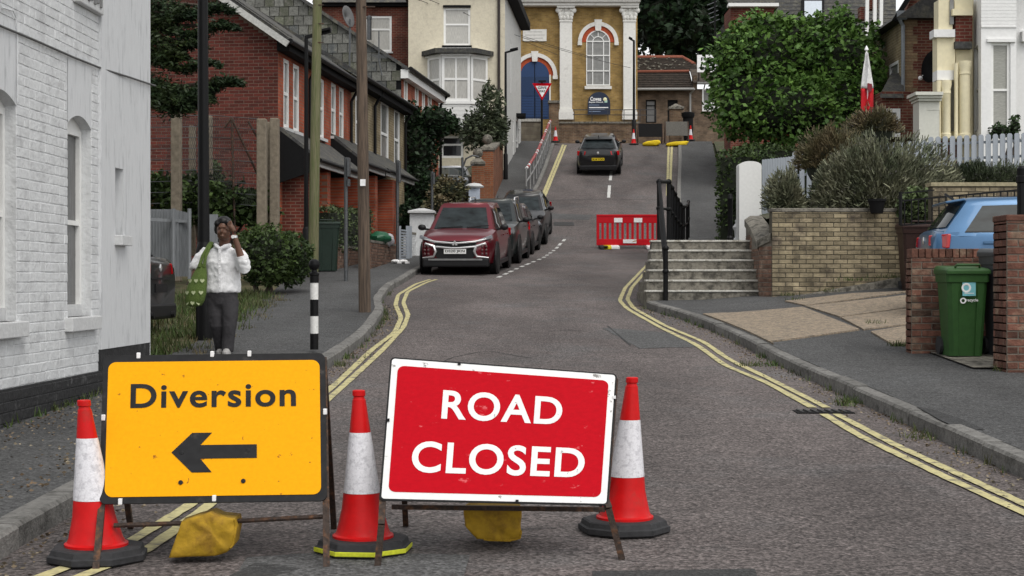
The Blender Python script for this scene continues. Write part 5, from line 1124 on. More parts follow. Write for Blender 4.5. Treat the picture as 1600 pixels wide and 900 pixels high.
for k in range(60): x, t0 = random.uniform(988, 1078), random.random(); q = MB(); y, n_ = 106-28*t0, -1.35-1.65*t0; q.ball(rp_(x, y, n_)+Vector((0, -.02, .09)), random.uniform(.03, .09), 6, 4, (1, 1, .4)); q.build('lichen', mat('lichen', (.3, .29, .24), .9), up)
q = MB(); q.box((s.x0, 83.2, 7.6), (s.x0+s.u(1200), 90, s.z(140))); q.build('rear_body', B_br, ft)
sg_ = thing('shop_sign', 'white fish and chips sign with black serif style lettering', 'sign', P(1103, 112, 82)); g_ = Face(1089, 82); bdp = g_.block(1089, 1130, 86, 113, 0, .08, 'board', M_clip, sg_)
for (txt, x0, x1, y0, y1) in (('FISH', 1095, 1118, 90, 95.5), ('&', 1101, 1107, 97, 102.5), ('CHIPS', 1093, 1121, 104.5, 110)): lettering(txt, lambda a, b: g_.fr.p(a, b, .085), (g_.u(x0), g_.u(x1), g_.z(y1), g_.z(y0)), M_blackm, sg_, bold=.03)
for x in (1092, 1127): MB().bar(P(x, 113, 82.1), P(x, 125, 83), .05).build('bracket', M_blackm, sg_)
# ------------------------------------------------------------------ right hand side: walls, bins, houses
zpv = lambda x, d: zp(x, d)
M_ob = mat('old_red_brick', (.125, .055, .038), .9, var=.4, scale=4, bump=.5, bscale=40, rnd=.45, col2=(.2, .15, .105), thr=(.5, .68)); M_om = mat('old_mortar', (.16, .14, .115), .95, var=.3, scale=9)
M_yb = mat('yellow_stock_brick', (.27, .225, .145), .9, var=.4, scale=2.2, bump=.55, bscale=40, rnd=.32, col2=(.1, .08, .06), thr=(.48, .66)); M_ym = mat('yellow_mortar', (.085, .075, .055), .95, var=.3, scale=7)
def brick_wall(par, fr, u0, u1, z0, z1, mb_, mm, thick, cap=None, lim=300, zbase=None, bond='stretcher', proud=.007):
    q = MB(); fr.box(q, u0, u1, z0, z1, -thick, 0); core = q.build('mortar_core', mm, par)
    bl = courses(u0, u1, z0+.005, z1, .225, .075, .012, bond); bl.sort(key=lambda b: -b[1])
    for b in bl[:lim]: brick_obj(mb_, fr, b[0], b[1], b[2], b[3], proud*random.uniform(.6, 1.4), core)
    if bl[lim:]: brick_stuff(bl[lim:], fr, mb_, core, proud)
    return core
# bin store wall
D = 16.8; f = Face(1424, D); x0 = f.x0; t = thing('brick_wall', 'low old red brick wall of the bin store with a brick on edge top', 'wall', (x0+.6, D, .45))
z1 = f.z(403); L_ = 2.2
brick_wall(t, f.fr, 0, L_, .3, z1, M_ob, M_om, .22)
sfw = Fr((x0, D, 0), (0, 1), (-1, 0, 0)); core = brick_wall(t, sfw, 0.005, .215, .3, z1, M_ob, M_om, .05, bond='flemish')
for k in range(30):                                 # brick on edge coping
    if k*.075 > L_-.05: break
    q = MB(); q.box((x0+.004+k*.0755, D-.006-random.uniform(0, .006), z1), (x0+.07+k*.0755, D+.222, z1+.102)); q.build('coping_brick', M_ob, t, bevel=.006)
# tall pier at the frame edge
D = 14.9; f = Face(1573, D); t = thing('brick_pier', 'tall old brick pier at the pavement end of the bin store', 'pier', (f.x0+.3, D, .4)); z1 = f.z(345)
brick_wall(t, f.fr, 0, .9, .2, z1, M_ob, M_om, .4, bond='flemish'); brick_wall(t, Fr((f.x0, D, 0), (0, 1), (-1, 0, 0)), 0.005, .4, .2, z1, M_ob, M_om, .05)
q = MB(); q.box((f.x0-.01, D-.012, z1), (f.x0+.92, D+.42, z1+.06)); q.build('coping', M_ob, t, bevel=.01)
t = thing('gate_post', 'black cast iron post standing behind the tall brick pier', 'post', P(1597, 338, 15.6)); x = P(1597, 0, 15.6).x
MB().lathe([(.05, 0), (.05, .35), (.062, .36), (.062, .42), (.05, .43), (.055, .5), (.03, .53)], (x, 15.6, P(0, 340, 15.6).z), 12).build('shaft', M_blackp, t, smooth=30); MB().tube([(x, 15.6, .4), (x, 15.6, P(0, 340, 15.6).z)], .05, 10).build('stem', M_blackp, t)
# paving of the bin store
q = MB(); q.grid([[(4.6, d, zp(4.6, d)+.02), (8, d, zp(8, d)+.02)] for d in (15.2, 16, 16.79)]); q.build('bin_store_slab', M_stone, rp)
# wheelie bins
def wheelie(name, label, px, d, h, w, dep, m, mlid, rot=0, z0=None, sticker=False, lidh=.09):
    t = thing(name, label, 'wheelie bin', (0, 0, 0)); b = MB(); hb = h-lidh
    sec = lambda z: (w*.5*(.8+.2*z/hb), dep*.5*(.74+.26*z/hb))
    rows = []
    for z in (0, .06, .3, .6, hb-.09, hb-.088, hb-.03, hb):
        a, c = sec(z); k = .04 if z < hb-.088 else .025; g_ = 0 if z < hb-.088 else .012; a += g_; c += g_
        rows.append([(-a+k, -c, z), (-a*.5, -c, z), (-a*.47, -c+.012*(z < hb-.1), z), (a*.47, -c+.012*(z < hb-.1), z), (a*.5, -c, z), (a-k, -c, z), (a, -c+k, z), (a, c-k, z), (a-k, c, z), (-a+k, c, z), (-a, c-k, z), (-a, -c+k, z)])
    b.grid(rows, closed=True); n = len(b.v); b.f.append(tuple(reversed(range(12)))); b.f.append(tuple(range(n-12, n))); bo = b.build('bin_body', m, t)
    l = MB(); W2, D2 = w/2+.02, dep/2+.03
    l.grid([[(-W2, -D2, hb), (W2, -D2, hb), (W2, D2, hb), (-W2, D2, hb)], [(-W2, -D2, hb+.04), (W2, -D2, hb+.04), (W2, D2, hb+.05), (-W2, D2, hb+.05)], [(-W2+.03, -D2+.04, hb+.06), (W2-.03, -D2+.04, hb+.06), (W2-.03, D2, hb+.09), (-W2+.03, D2, hb+.09)]], closed=True); n = len(l.v); l.f.append(tuple(range(n-4, n))); lo_ = l.build('lid', mlid, t, bevel=.012)
    MB().tube([(-W2*.55, -D2+.06, hb+.07), (-W2*.5, -D2+.03, hb+.095), (W2*.5, -D2+.03, hb+.095), (W2*.55, -D2+.06, hb+.07)], .014, 8).build('lid_handle', mlid, lo_)
    MB().tube([(-W2*.8, D2+.03, hb-.02), (W2*.8, D2+.03, hb-.02)], .016, 8).build('handle', m, t)
    for s_ in (-1, 1):
        wq = MB(); wq.lathe([(.03, -.025), (.1, -.025), (.1, .025), (.03, .025)], (s_*(w*.43), dep*.36, .1), 16, axis=(1, 0, 0)); wq.build('wheel', M_rubber, t)
    if sticker:
        c_ = -sec(.9)[1]+.004
        q = MB(); q.box((-.06, c_-.002, .64), (.08, c_, .785)); st_ = q.build('sticker', mat('sticker_blue', (.2, .5, .56), .4), bo)
        MB().lathe([(.03, 0), (.036, .002), (.05, .002), (.052, 0)], (-.02, c_-.003, .725), 14, axis=(0, -1, 0), cap=False).build('sticker_ring', M_clip, st_)
        MB().box((-.04, c_-.004, .665), (.06, c_-.002, .672)).build('sticker_line', M_clip, st_)
        MB().lathe([(.018, 0), (.018, .002), (.032, .002), (.032, 0)], (-.05, c_+.011, .59), 14, axis=(0, -1, 0), cap=False).build('recycle_ring', M_clip, bo); lettering('recycle', lambda a, b_: Vector((a, c_+.009, b_)), (-.02, .11, .572, .612), M_clip, bo, bold=.02)
    x = (px-CX)*d/F; t.location = (x, d, zp(x, d)+.022 if z0 is None else z0); t.rotation_euler = (0, 0, rot); return t
M_green = mat('bin_green', (.028, .085, .02), .5, var=.12, scale=5); M_grey = mat('bin_grey', (.055, .06, .065), .5, var=.15); M_brown = mat('bin_brown', (.03, .012, .009), .5, var=.2); M_dgrn = mat('bin_dark_green', (.012, .026, .018), .5, var=.2)
wheelie('wheelie_bin', 'green recycling wheelie bin with blue sticker in front of brick wall', 1503, 16.35, .965, .435, .45, M_green, M_green, 0, sticker=True)
wheelie('wheelie_bin', 'dark grey wheelie bin squeezed behind the tall brick pier', 1580, 16.3, 1.15, .5, .55, M_grey, M_grey, .05)
wheelie('wheelie_bin', 'brown wheelie bin on the drive beside the yellow brick wall', 1437, 24.2, 1.14, .62, .7, M_brown, M_brown, -.1, z0=1.1, lidh=.1)
# yellow brick garden wall with brown curved return
D = 25.0; f = Face(1206, D); t = thing('garden_wall', 'yellow stock brick garden retaining wall beside the drive', 'wall', (f.x0+1, D, .95)); z1 = f.z(331); z0 = .75
brick_wall(t, f.fr, 0, 3.6, z0, z1, M_yb, M_ym, .25, lim=290)
q = MB(); f.fr.box(q, -.02, 2.6, z1, z1+.06, -.3, .02); q.build('coping', M_stone, t, bevel=.01)
q = MB(); q.prism([f.fr.p(-.05, z0+.1, .2), f.fr.p(2.6, 1.05, .3), f.fr.p(2.6, 1.45, .25), f.fr.p(-.05, .98, .18)], (0, .26, 0)); q.build('footing_kerb', M_stone, t, bevel=.02)
t2 = thing('garden_wall', 'curved brown brick wall rising beside the stone steps', 'wall', (4.2, 26, 1)); M_vb = mat('brown_weathered_brick', (.15, .085, .06), .92, var=.45, scale=5, bump=.6, bscale=30, rnd=.3, col2=(.22, .17, .13), thr=(.5, .7))
crv = [Vector((f.x0+.01, 25.02)), Vector((f.x0-.16, 25.3)), Vector((4.2, 26.0)), Vector((4.22, 26.8)), Vector((4.3, 28))]
top_ = [2.1, 2.0, 1.98, 2.25, 2.45]
q = MB(); q.grid([[(p.x, p.y, .7), (p.x, p.y, z_-.1), (p.x+.03, p.y, z_), (p.x+.3, p.y+.05, z_+.02), (p.x+.32, p.y+.05, .7)] for p, z_ in zip(crv, top_)]); core = q.build('mortar_core', M_om, t2)
for i in range(len(crv)-1):
    a, b_ = crv[i], crv[i+1]; fr_ = Fr((a.x, a.y, 0), b_-a, (-1, -.3, 0)); L_ = (b_-a).length; zt = min(top_[i], top_[i+1])-.12
    for b in courses(0, L_, .75, zt, .225, .075, .012): brick_obj(M_vb, fr_, b[0], b[1], b[2], b[3], .006, core)
q = MB(); q.grid([[(p.x-.03, p.y-.01, z_-.14), (p.x-.03, p.y-.01, z_-.02), (p.x+.08, p.y, z_+.05), (p.x+.3, p.y+.05, z_+.05)] for p, z_ in zip(crv, top_)]); q.build('rounded_coping', M_stone, t2, smooth=True)
# earth bank behind the walls
q = MB(); q.grid([[(4.35, 25.2, 2.38), (9, 25.2, 2.38), (16, 25.2, 2.4)], [(4.6, 27.5, 2.42), (9, 28, 2.5), (16, 28, 2.6)], [(5.3, 34, 2.9), (9, 34, 3.3), (16, 34, 3.4)], [(6.5, 45, 3.2), (12, 45, 3.6), (22, 45, 3.8)], [(8, 56, 4.6), (14, 56, 4.8), (24, 56, 5)], [(9.8, 74, 8.1), (16, 74, 8.2), (30, 74, 8.3)]]); g2 = q.build('garden_bank', M_earth, smooth=True); g2['kind'] = 'structure'
q = MB(); q.quad((6.8, 25.22, .9), (16, 25.22, 1.2), (16, 25.22, 2.4), (6.8, 25.22, 2.38)); q.build('bank_face', M_earth, g2)
# second low brick wall, iron railing behind the blue car
t = thing('garden_wall', 'long low brick wall behind the blue car roof', 'wall', P(1530, 300, 24)); f = Face(1457, 24); brick_wall(t, f.fr, 0, 3.2, f.z(345), f.z(291), M_yb, M_ym, .25, lim=200); q = MB(); f.fr.box(q, -.03, 3.2, f.z(291), f.z(285), -.3, .03); q.build('coping', mat('pale_coping', (.32, .28, .18), .9, var=.3), t)
t = thing('railing', 'black iron railing behind the blue car and brown bin', 'railing', P(1408, 350, 23)); a, b = P(1407, 314, 23), P(1600, 296, 23)
MB().bar(a, b, .025).build('top_rail', M_blackp, t); MB().tube([P(1407, 352, 23), P(1407, 300, 23)], .028, 8).build('end_post', M_blackp, t); a2, b2 = P(1407, 302, 23), P(1460, 297, 23); MB().bar(a2, b2, .02).build('upper_bar', M_blackp, t); MB().bar(P(1407, 352, 23), P(1640, 335, 23), .022).build('bottom_rail', M_blackp, t)
for k in range(18): s_ = (k+.6)/18; p = a+(b-a)*s_; MB().bar(p, p-Vector((0, 0, .37)), .016).build('baluster', M_blackp, t)
# white gatepost, grey boarded gate, picket fence
t = thing('gatepost', 'white rendered gatepost with rounded top beside the raised pavement', 'gatepost', P(1172, 345, 30)); D = 30
q = MB(); x0, x1 = P(1155, 0, D).x, P(1190, 0, D).x; zt = P(0, 254, D).z
pts = [(x0, 1.9), (x1, 1.9)]+[(((x0+x1)/2)+(x1-x0)/2*math.cos(R(a)), zt-.06+.09*math.sin(R(a))) for a in range(0, 181, 15)]
q.prism([(x, D, z) for x, z in pts], (0, .4, 0)); q.build('post_body', mat('white_render_post', (.74, .74, .72), .7, var=.05), t); MB().box((x0-.02, D-.02, 1.9), (x1+.02, D+.42, 2.08)).build('foot', M_wstone, t)
M_gfence = mat('grey_painted_wood', (.33, .36, .4), .75, var=.12, scale=5, stretch=(6, 6, .5))
t = thing('garden_gate', 'grey painted boarded gate beside the white gatepost', 'gate', P(1215, 330, 30.5)); n = 12
for k in range(n):
    s0_, s1_ = k/n, (k+.94)/n; p0, p1 = P(1191+49*s0_, 0, 30.2+1.2*s0_), P(1191+49*s1_, 0, 30.2+1.2*s1_); ytop = 251-13*s0_; q = MB(); q.obox((p0.x, p0.y, P(0, 335, 30.2).z), p1.xy.to_3d()-p0.xy.to_3d(), (0, .03, 0), (0, 0, P(0, ytop, 30.5).z-P(0, 335, 30.2).z)); q.build('board', M_gfence, t)
MB().bar(P(1190, 262, 30.3), P(1240, 250, 31.5), .06).build('rail', M_gfence, t)
t = thing('picket_fence', 'grey painted picket fence above the lavender bank', 'fence', P(1430, 260, 31))
x = 1242
while x < 1640:
    d = 31.5-1.5*s01((x-1240)/360); yt = 237-30*s01((x-1242)/350)**.9 if x < 1450 else 214-(x-1450)*.045; q = MB(); p = P(x, yt, d); w_ = .1
    zb_ = 3.0 if x < 1400 else P(0, 262, d).z; q.prism([(p.x-w_/2, d, zb_), (p.x+w_/2, d, zb_), (p.x+w_/2, d, p.z-.03), (p.x+w_*.25, d, p.z), (p.x-w_*.25, d, p.z), (p.x-w_/2, d, p.z-.03)], (0, .025, 0)); q.build('picket', M_gfence, t); x += 11.2
for yo in (14, 38): MB().bar(P(1240, 237+yo, 31.56), P(1450, 210+yo, 30.7), .06, .05).build('rail', M_gfence, t); MB().bar(P(1450, 212+yo, 30.7), P(1640, 204+yo, 29.95), .06, .05).build('rail', M_gfence, t)
# ------------------------------------------------------------------ houses above the bank
M_wm = mat('white_masonry', (.76, .76, .75), .7, var=.05, scale=4, bump=.15, bscale=30); M_crm = mat('cream_masonry', (.76, .69, .48), .7, var=.06, scale=4)
# white house: a canted bay facing the street, main body to the right
t = thing('white_bay_house', 'white painted house with canted bay and blinds in its windows', 'house', P(1580, 210, 34)); D = 33
pA, pB, pC = P(1518, 0, 34.2), P(1533, 0, 33), P(1588, 0, 33); z0 = P(0, 216, 33).z-.5; ztop = 8.5
fa = Fr((pA.x, pA.y, 0), (pB.x-pA.x, pB.y-pA.y), (-1, -1, 0)); fb = Fr((pB.x, 33, 0), (1, 0), (0, -1, 0)); la = (pB.xy-pA.xy).length; lb = pC.x-pB.x
hb = (fb.hit(1549, 0)[0], fb.hit(1579, 0)[0], P(0, 202, 33).z, P(0, 66, 33).z)
facade(fb, 0, lb, z0, ztop, [hb], M_wm, t, rv=.12); window(fb, *hb, t, n=-.1, fw=.06, rail=P(0, 140, 33).z, pane=M_blind, sill=M_wm)
ha = (la*.3, la*.7, hb[2], hb[3]); facade(fa, 0, la, z0, ztop, [ha], M_wm, t, 'bay_side', rv=.1); window(fa, *ha, t, n=-.08, fw=.05, pane=M_blind)
q = MB(); fb.box(q, -.0, lb, P(0, 43, 33).z, P(0, 40, 33).z, .0, .025); q.build('string_course', M_wm, t); q = MB(); fb.box(q, hb[0]-.1, hb[1]+.1, hb[3], hb[3]+.07, 0, .05); q.build('lintel', M_wm, t)
q = MB(); q.box((pC.x, 33.6, z0), (pC.x+6, 36.6, ztop)); q.build('main_body', M_wm, t); q = MB(); q.box((11.1, 34.3, z0), (pC.x+1, 36.6, ztop)); q.build('rear_body', M_wm, t)
q = MB(); q.prism([(pA.x-.3, 33, ztop), (pC.x+6.3, 33, ztop), (pC.x+6.3, 37.5, ztop+3), (pA.x-.3, 37.5, ztop+3)], (0, .3, .1)); q.build('roof', M_slate, t)
for k in range(26): zc_ = P(0, 40, 33).z+.075*k+.03; q = MB(); fb.box(q, .0, lb, zc_, zc_+.066, .0, .006); q.build('brick_course', M_wm, t)
bxm = P(1594, 0, 33.6); q = MB(); q.box((bxm.x, 33.45, P(0, 66, 33.6).z), (bxm.x+1.2, 33.6, P(0, 50, 33.6).z)); q.build('door_hood', M_wm, t)
# cream house with columns
t = thing('cream_bay_house', 'cream painted house with columned bays between white and brick houses', 'house', P(1490, 215, 33.6)); D = 33.6
def col_run(x0, x1, y0, y1, d, n0=.0): 
    q = MB(); a, b = P(x0, y1, d), P(x1, y0, d); q.box((a.x, d-.02, a.z), (b.x, d+.35, b.z)); return q
xa, xb = P(1461, 0, D).x, P(1519, 0, D).x; z0 = 3.2
q = MB(); q.box((P(1470, 0, D+2.2).x, D+.36, z0), (P(1524, 0, D+.5).x, D+.7, 9.5)); q.build('body', M_crm, t)
col_run(1464, 1492, 58, 110, D).build('upper_bay', M_crm, t); col_run(1466, 1488, 0, 46, D).build('upper_bay_window_pier', M_crm, t); col_run(1459, 1492, 46, 58, D-.1).build('bay_sill', M_wm, t)
col_run(1493, 1519, 75, 215, D+.1).build('second_bay', M_crm, t); q = col_run(1493, 1519, 24, 72, D-.05); q.build('red_panel', B_rx, t); col_run(1488, 1520, 14, 24, D-.15).build('panel_cornice', M_crm, t); col_run(1491, 1519, 0, 14, D).build('upper_wall', M_crm, t); col_run(1492, 1519, 65, 76, D-.1).build('panel_base', M_slate, t)
for (x0, x1, yt) in ((1466, 1472, 125), (1473, 1487, 125), (1493, 1499, 98), (1501, 1518, 95)):
    d_ = D-.3; a, b = P(x0, 216, d_), P(x1, yt, d_); m_ = (x0+x1)/2; r_ = (b.x-a.x)/2
    q = MB().lathe([(r_*1.15, 0), (r_*1.15, .1), (r_, .12), (r_, b.z-a.z-.3), (r_*1.12, b.z-a.z-.28), (r_*1.0, b.z-a.z-.2), (r_*1.25, b.z-a.z-.1), (r_*1.25, b.z-a.z)], ((a.x+b.x)/2, d_+.1, a.z), 14); q.build('column', M_crm, t, smooth=30)
col_run(1464, 1490, 110, 125, D-.1).build('entablature', M_wm, t); q = MB();  a, b = P(1484, 38, D-.05), P(1490, 0, D-.05); q.box((a.x, D-.06, a.z), (b.x, D, b.z)); q.build('window', M_pgrey, t)
col_run(1464, 1519, 122, 218, D+.28).build('ground_floor_wall', M_crm, t)
for (x0, x1) in ((1487, 1493), ): q = MB(); a, b = P(x0, 205, D+.2), P(x1, 128, D+.2); q.box((a.x, D+.2, a.z), (b.x, D+.27, b.z)); q.build('side_light', M_pgrey, t)
# porch
t = thing('porch', 'pale rendered porch with moulded flat top beside the brick house', 'porch', P(1445, 215, 33.4)); D = 33.2; f = Face(1434, D)
hd_ = f.rect(1448, 1468, 172, 215); M_pale = mat('pale_render', (.58, .58, .52), .7, var=.06); facade(f.fr, f.u(1436), f.u(1468), 3.2, f.z(158), [hd_], M_pale, t, rv=.15); window(f.fr, *hd_, t, n=-.12, fw=.08, rail=False, mull=1, pane=M_pdark)
q = MB(); q.box((f.x0+f.u(1436), D+.01, 3.2), (f.x0+f.u(1468), D+.5, f.z(158))); q.build('porch_body', M_pale, t)
for k, (a, y0, y1) in enumerate(((0, 154, 158), (-3, 150, 154), (-7, 145, 150))): q = MB(); q.box((f.x0+f.u(1434+a), D-.08-.06*k, f.z(y1)), (f.x0+f.u(1470), D+.55, f.z(y0))); q.build('cornice', M_pale, t)
# brick house with slate bay roof
t = thing('brick_gable_house', 'brown brick gabled house with grey downpipe and slate roofed bay', 'house', P(1420, 215, 40)); D = 40; f = Face(1413, D)
B_qr = brick_mat('brown_quoin_brick', (.17, .055, .035), (.11, .03, .024), (.19, .13, .09), 'x'); q = MB(); zt = f.z(25); rx = f.u(1462)
q.prism([f.fr.p(0, 3, 0), f.fr.p(rx+2, 3, 0), f.fr.p(rx+2, zt+3.2, 0), f.fr.p(rx, zt+2.2, 0), f.fr.p(0, zt, 0)], (0, .3, 0)); q.build('gable_wall', B_qr, t)
M_quoin = mat('buff_brick', (.24, .17, .1), .9, var=.25, rnd=.2)
k = 0; z = 3.2
while z < zt-.05:
    w_ = .34 if (k//3) % 2 else .22; q = MB(); f.fr.box(q, -.004, w_, z, z+.066, 0, .006); q.build('quoin_brick', M_quoin, t); z += .076; k += 1
q = MB(); q.bar(f.fr.p(-.3, zt-.15, .15), f.fr.p(rx+.6, zt+2.6, .15), .1, .12); q.build('verge', M_blackm, t)
fs = Fr((f.x0, D, 0), (0, 1), (-1, 0, 0)); hw_ = (.6, 1.6, 5.4, 7.2); facade(fs, 0, 9, 3, zt, [hw_], B_yy, t, 'street_wall', rv=.1); window(fs, *hw_, t, n=-.05, fw=.08, pane=M_pgrey)
q = MB(); q.prism([fs.p(-.3, zt-.1, .3), fs.p(-.3, zt+3, -4), fs.p(-.3, zt-.1, -8)], (0, 9.6, 0)); q.build('roof', M_slate, t)
MB().tube([P(1404, 28, D-.2), P(1411, 40, D-.1), P(1411, 150, D-.1), P(1406, 158, D-.3), P(1406, 212, D-.3)], .05, 8).build('downpipe', mat('pipe_grey', (.22, .24, .26), .5), t); MB().box(P(1402, 30, D-.25), P(1415, 18, D-.1)).build('hopper', MATS['pipe_grey'], t)
q = MB(); a, b, c_, e = P(1376, 153, D-.9), P(1412, 153, D-.9), P(1412, 118, D+.5), P(1394, 118, D+.5); q.prism([a, b, c_, e], (0, .1, .08)); q.build('bay_roof', M_slate, t); q = MB(); q.box(P(1378, 215, D-.7), P(1411, 155, D+1)); q.build('bay_wall', B_qr, t)
f3 = Face(1378, D-.72); hw_ = f3.rect(1384, 1406, 170, 214); window(f3.fr, *hw_, t, n=.0, fw=.1, rail=False, pane=M_blind)
q = MB(); q.lathe([(.001, 0), (.25, .04), (.42, .12)], P(1461, 105, D-.4), 18, axis=(-.9, -.35, .1), cap=False); q.build('satellite_dish', M_blackm, t, solid=.01, smooth=True); MB().bar(P(1462, 105, D-.4), P(1460, 60, D-.05), .05).build('dish_arm', M_blackm, t)
MB().ball(P(1438, 122, D-.1), .06, 8, 6).build('security_light', M_clip, t); MB().ball(P(1443, 119, D-.1), .05, 8, 6).build('security_light', M_clip, t)
# slate roofed house behind the big hedge
t = thing('slate_roof_house', 'house with broad dark slate roof and skylight behind the leafy hedge', 'house', P(1250, 60, 62)); D = 60; f = Face(1112, D); sl3 = lambda x, y: Vector((P(x, 0, D+ (60-y)*.045).x, D+(60-y)*.045, P(0, y, D+(60-y)*.045).z))
q = MB(); q.prism([sl3(1115, 60), sl3(1400, 60), sl3(1400, -45), sl3(1190, -45), sl3(1190, 20), sl3(1115, 20)][0:4], (0, .1, -.1)); ro = q.build('roof', M_slate, t)
for r_ in range(16):
    y = 60-r_*6; q = MB(); q.bar(sl3(1195, y)+Vector((0, -.03, .03)), sl3(1398, y)+Vector((0, -.03, .03)), .05, .02); q.build('slate_course', M_slate, ro)
q = MB(); q.prism([sl3(1252, 35), sl3(1287, 35), sl3(1287, 2), sl3(1252, 2)], (0, -.12, .08)); sk = q.build('skylight', M_blackm, t); q = MB(); q.prism([sl3(1256, 32), sl3(1283, 32), sl3(1283, 6), sl3(1256, 6)], (0, -.14, .1)); q.build('pane', mat('sky_pane', (.5, .55, .6), .1), sk)
q = MB(); q.box((f.x0+f.u(1136), D-1.0, 5), (f.x0+f.u(1205), D+.8, f.z(18))); q.build('brick_wing', B_rx, t); q = MB(); q.box((f.x0+f.u(1131), D-1.3, f.z(19)), (f.x0+f.u(1208), D-.9, f.z(14))); q.build('white_gutter', M_white, t); q = MB(); q.prism([f.fr.p(f.u(1130), f.z(14), 1.3), f.fr.p(f.u(1209), f.z(14), 1.3), f.fr.p(f.u(1209), f.z(-40), -2), f.fr.p(f.u(1130), f.z(-40), -2)], (0, .1, .1)); q.build('wing_roof', M_slate, t)
q = MB(); q.box((f.x0+f.u(1190), D+.4, 5), (f.x0+f.u(1400), D+8, f.z(58))); q.build('body', B_rx, t)
for x in (1354, 1366, 1376): MB().bar(P(x, 60, 55), P(x+1, -10, 55), .12).build('white_bargeboard', M_white, t)
MB().box(P(1344, 30, 55.2), P(1352, 14, 55.6)).build('chimney', B_rx, t); MB().box(P(1356, 14, 55.2), P(1367, -8, 55.6)).build('chimney', B_rx, t)
for k in range(5): MB().bar(P(1105+k, 8+k*7, 58), P(1120+k, 2+k*7, 58), .03).build('aerial_arm', M_galv, t)
MB().bar(P(1117, 60, 58), P(1117, 0, 58), .06).build('aerial_mast', M_blackm, t)
# flag
t = thing('flag', 'drooping white and red flag with crest on a white pole', 'flag', P(1358, 215, 34)); D = 34
MB().tube([P(1358, 222, D), P(1354, 80, D)], .018, 8).build('pole', M_clip, t); MB().lathe([(.02, 0), (.05, .03), (.03, .08), (.001, .13)], P(1354, 80, D), 10).build('finial', M_clip, t, smooth=True)
def cloth(y0, y1, name, m, skew=0):
    q = MB(); rows = []
    for k in range(13):
        y = y0+(y1-y0)*k/12; s_ = (y-82)/120; w_ = 4+17*min(1, s_*2.2)*(1-.15*s_); xl = 1354-w_*.45; row = []
        for j in range(9): u_ = j/8; xx = xl+w_*u_; yy = y+skew*(u_-.5)*20*(1 if (k in (0 if name == 'red_half' else 12,)) else 0); row.append(P(xx, yy, D-.03-.05*math.sin(u_*9+k*.3)))
        rows.append(row)
    q.grid(rows); return q.build(name, m, t, smooth=True, solid=.006)
cloth(82, 138, 'white_half', mat('flag_white', (.72, .72, .72), .8)); cloth(138.4, 195, 'red_half', mat('flag_red', (.5, .012, .02), .8)); q = MB(); c_ = P(1359, 136, D-.1); q.prism([c_+Vector((-.05, 0, .09)), c_+Vector((.05, 0, .07)), c_+Vector((.05, 0, -.06)), c_+Vector((0, 0, -.12)), c_+Vector((-.05, 0, -.05))], (0, .01, 0)); q.build('crest', mat('crest_maroon', (.18, .02, .03), .7), t)
# ------------------------------------------------------------------ cars
M_glass = mat('car_glass', (.02, .026, .028), .04, var=.7, scale=1.2, spec=.22, stretch=(1, 1, 2.5)); M_tyre = mat('tyre', (.012, .012, .012), .8, var=.2); M_rim = mat('alloy', (.35, .35, .36), .3, .9, var=.1)  # car_glass: strong tone noise painted in for uneven reflections
M_chrome = mat('chrome', (.82, .82, .82), .28, .75, var=.05); M_trim = mat('black_trim', (.01, .01, .011), .5, var=.2); M_lens = mat('clear_lens', (.22, .23, .25), .08, var=.3, scale=8); M_tail = mat('tail_red', (.45, .008, .012), .12, var=.2, spec=.7); M_ploy = mat('plate_yellow', (.75, .55, .02), .4); M_plow = mat('plate_white', (.75, .75, .73), .4)
def paint(name, c, metal=.35): return mat(name, c, .28, metal, var=.04, scale=2, coat=.5)
def interp(y, tab):
    for (a, b) in zip(tab, tab[1:]):
        if a[0] <= y <= b[0]:
            t = (y-a[0])/(b[0]-a[0]); t = t*t*(3-2*t) if len(a) > 2 and a[2] else t; return a[1]+(b[1]-a[1])*t
    return tab[0][1] if y < tab[0][0] else tab[-1][1]
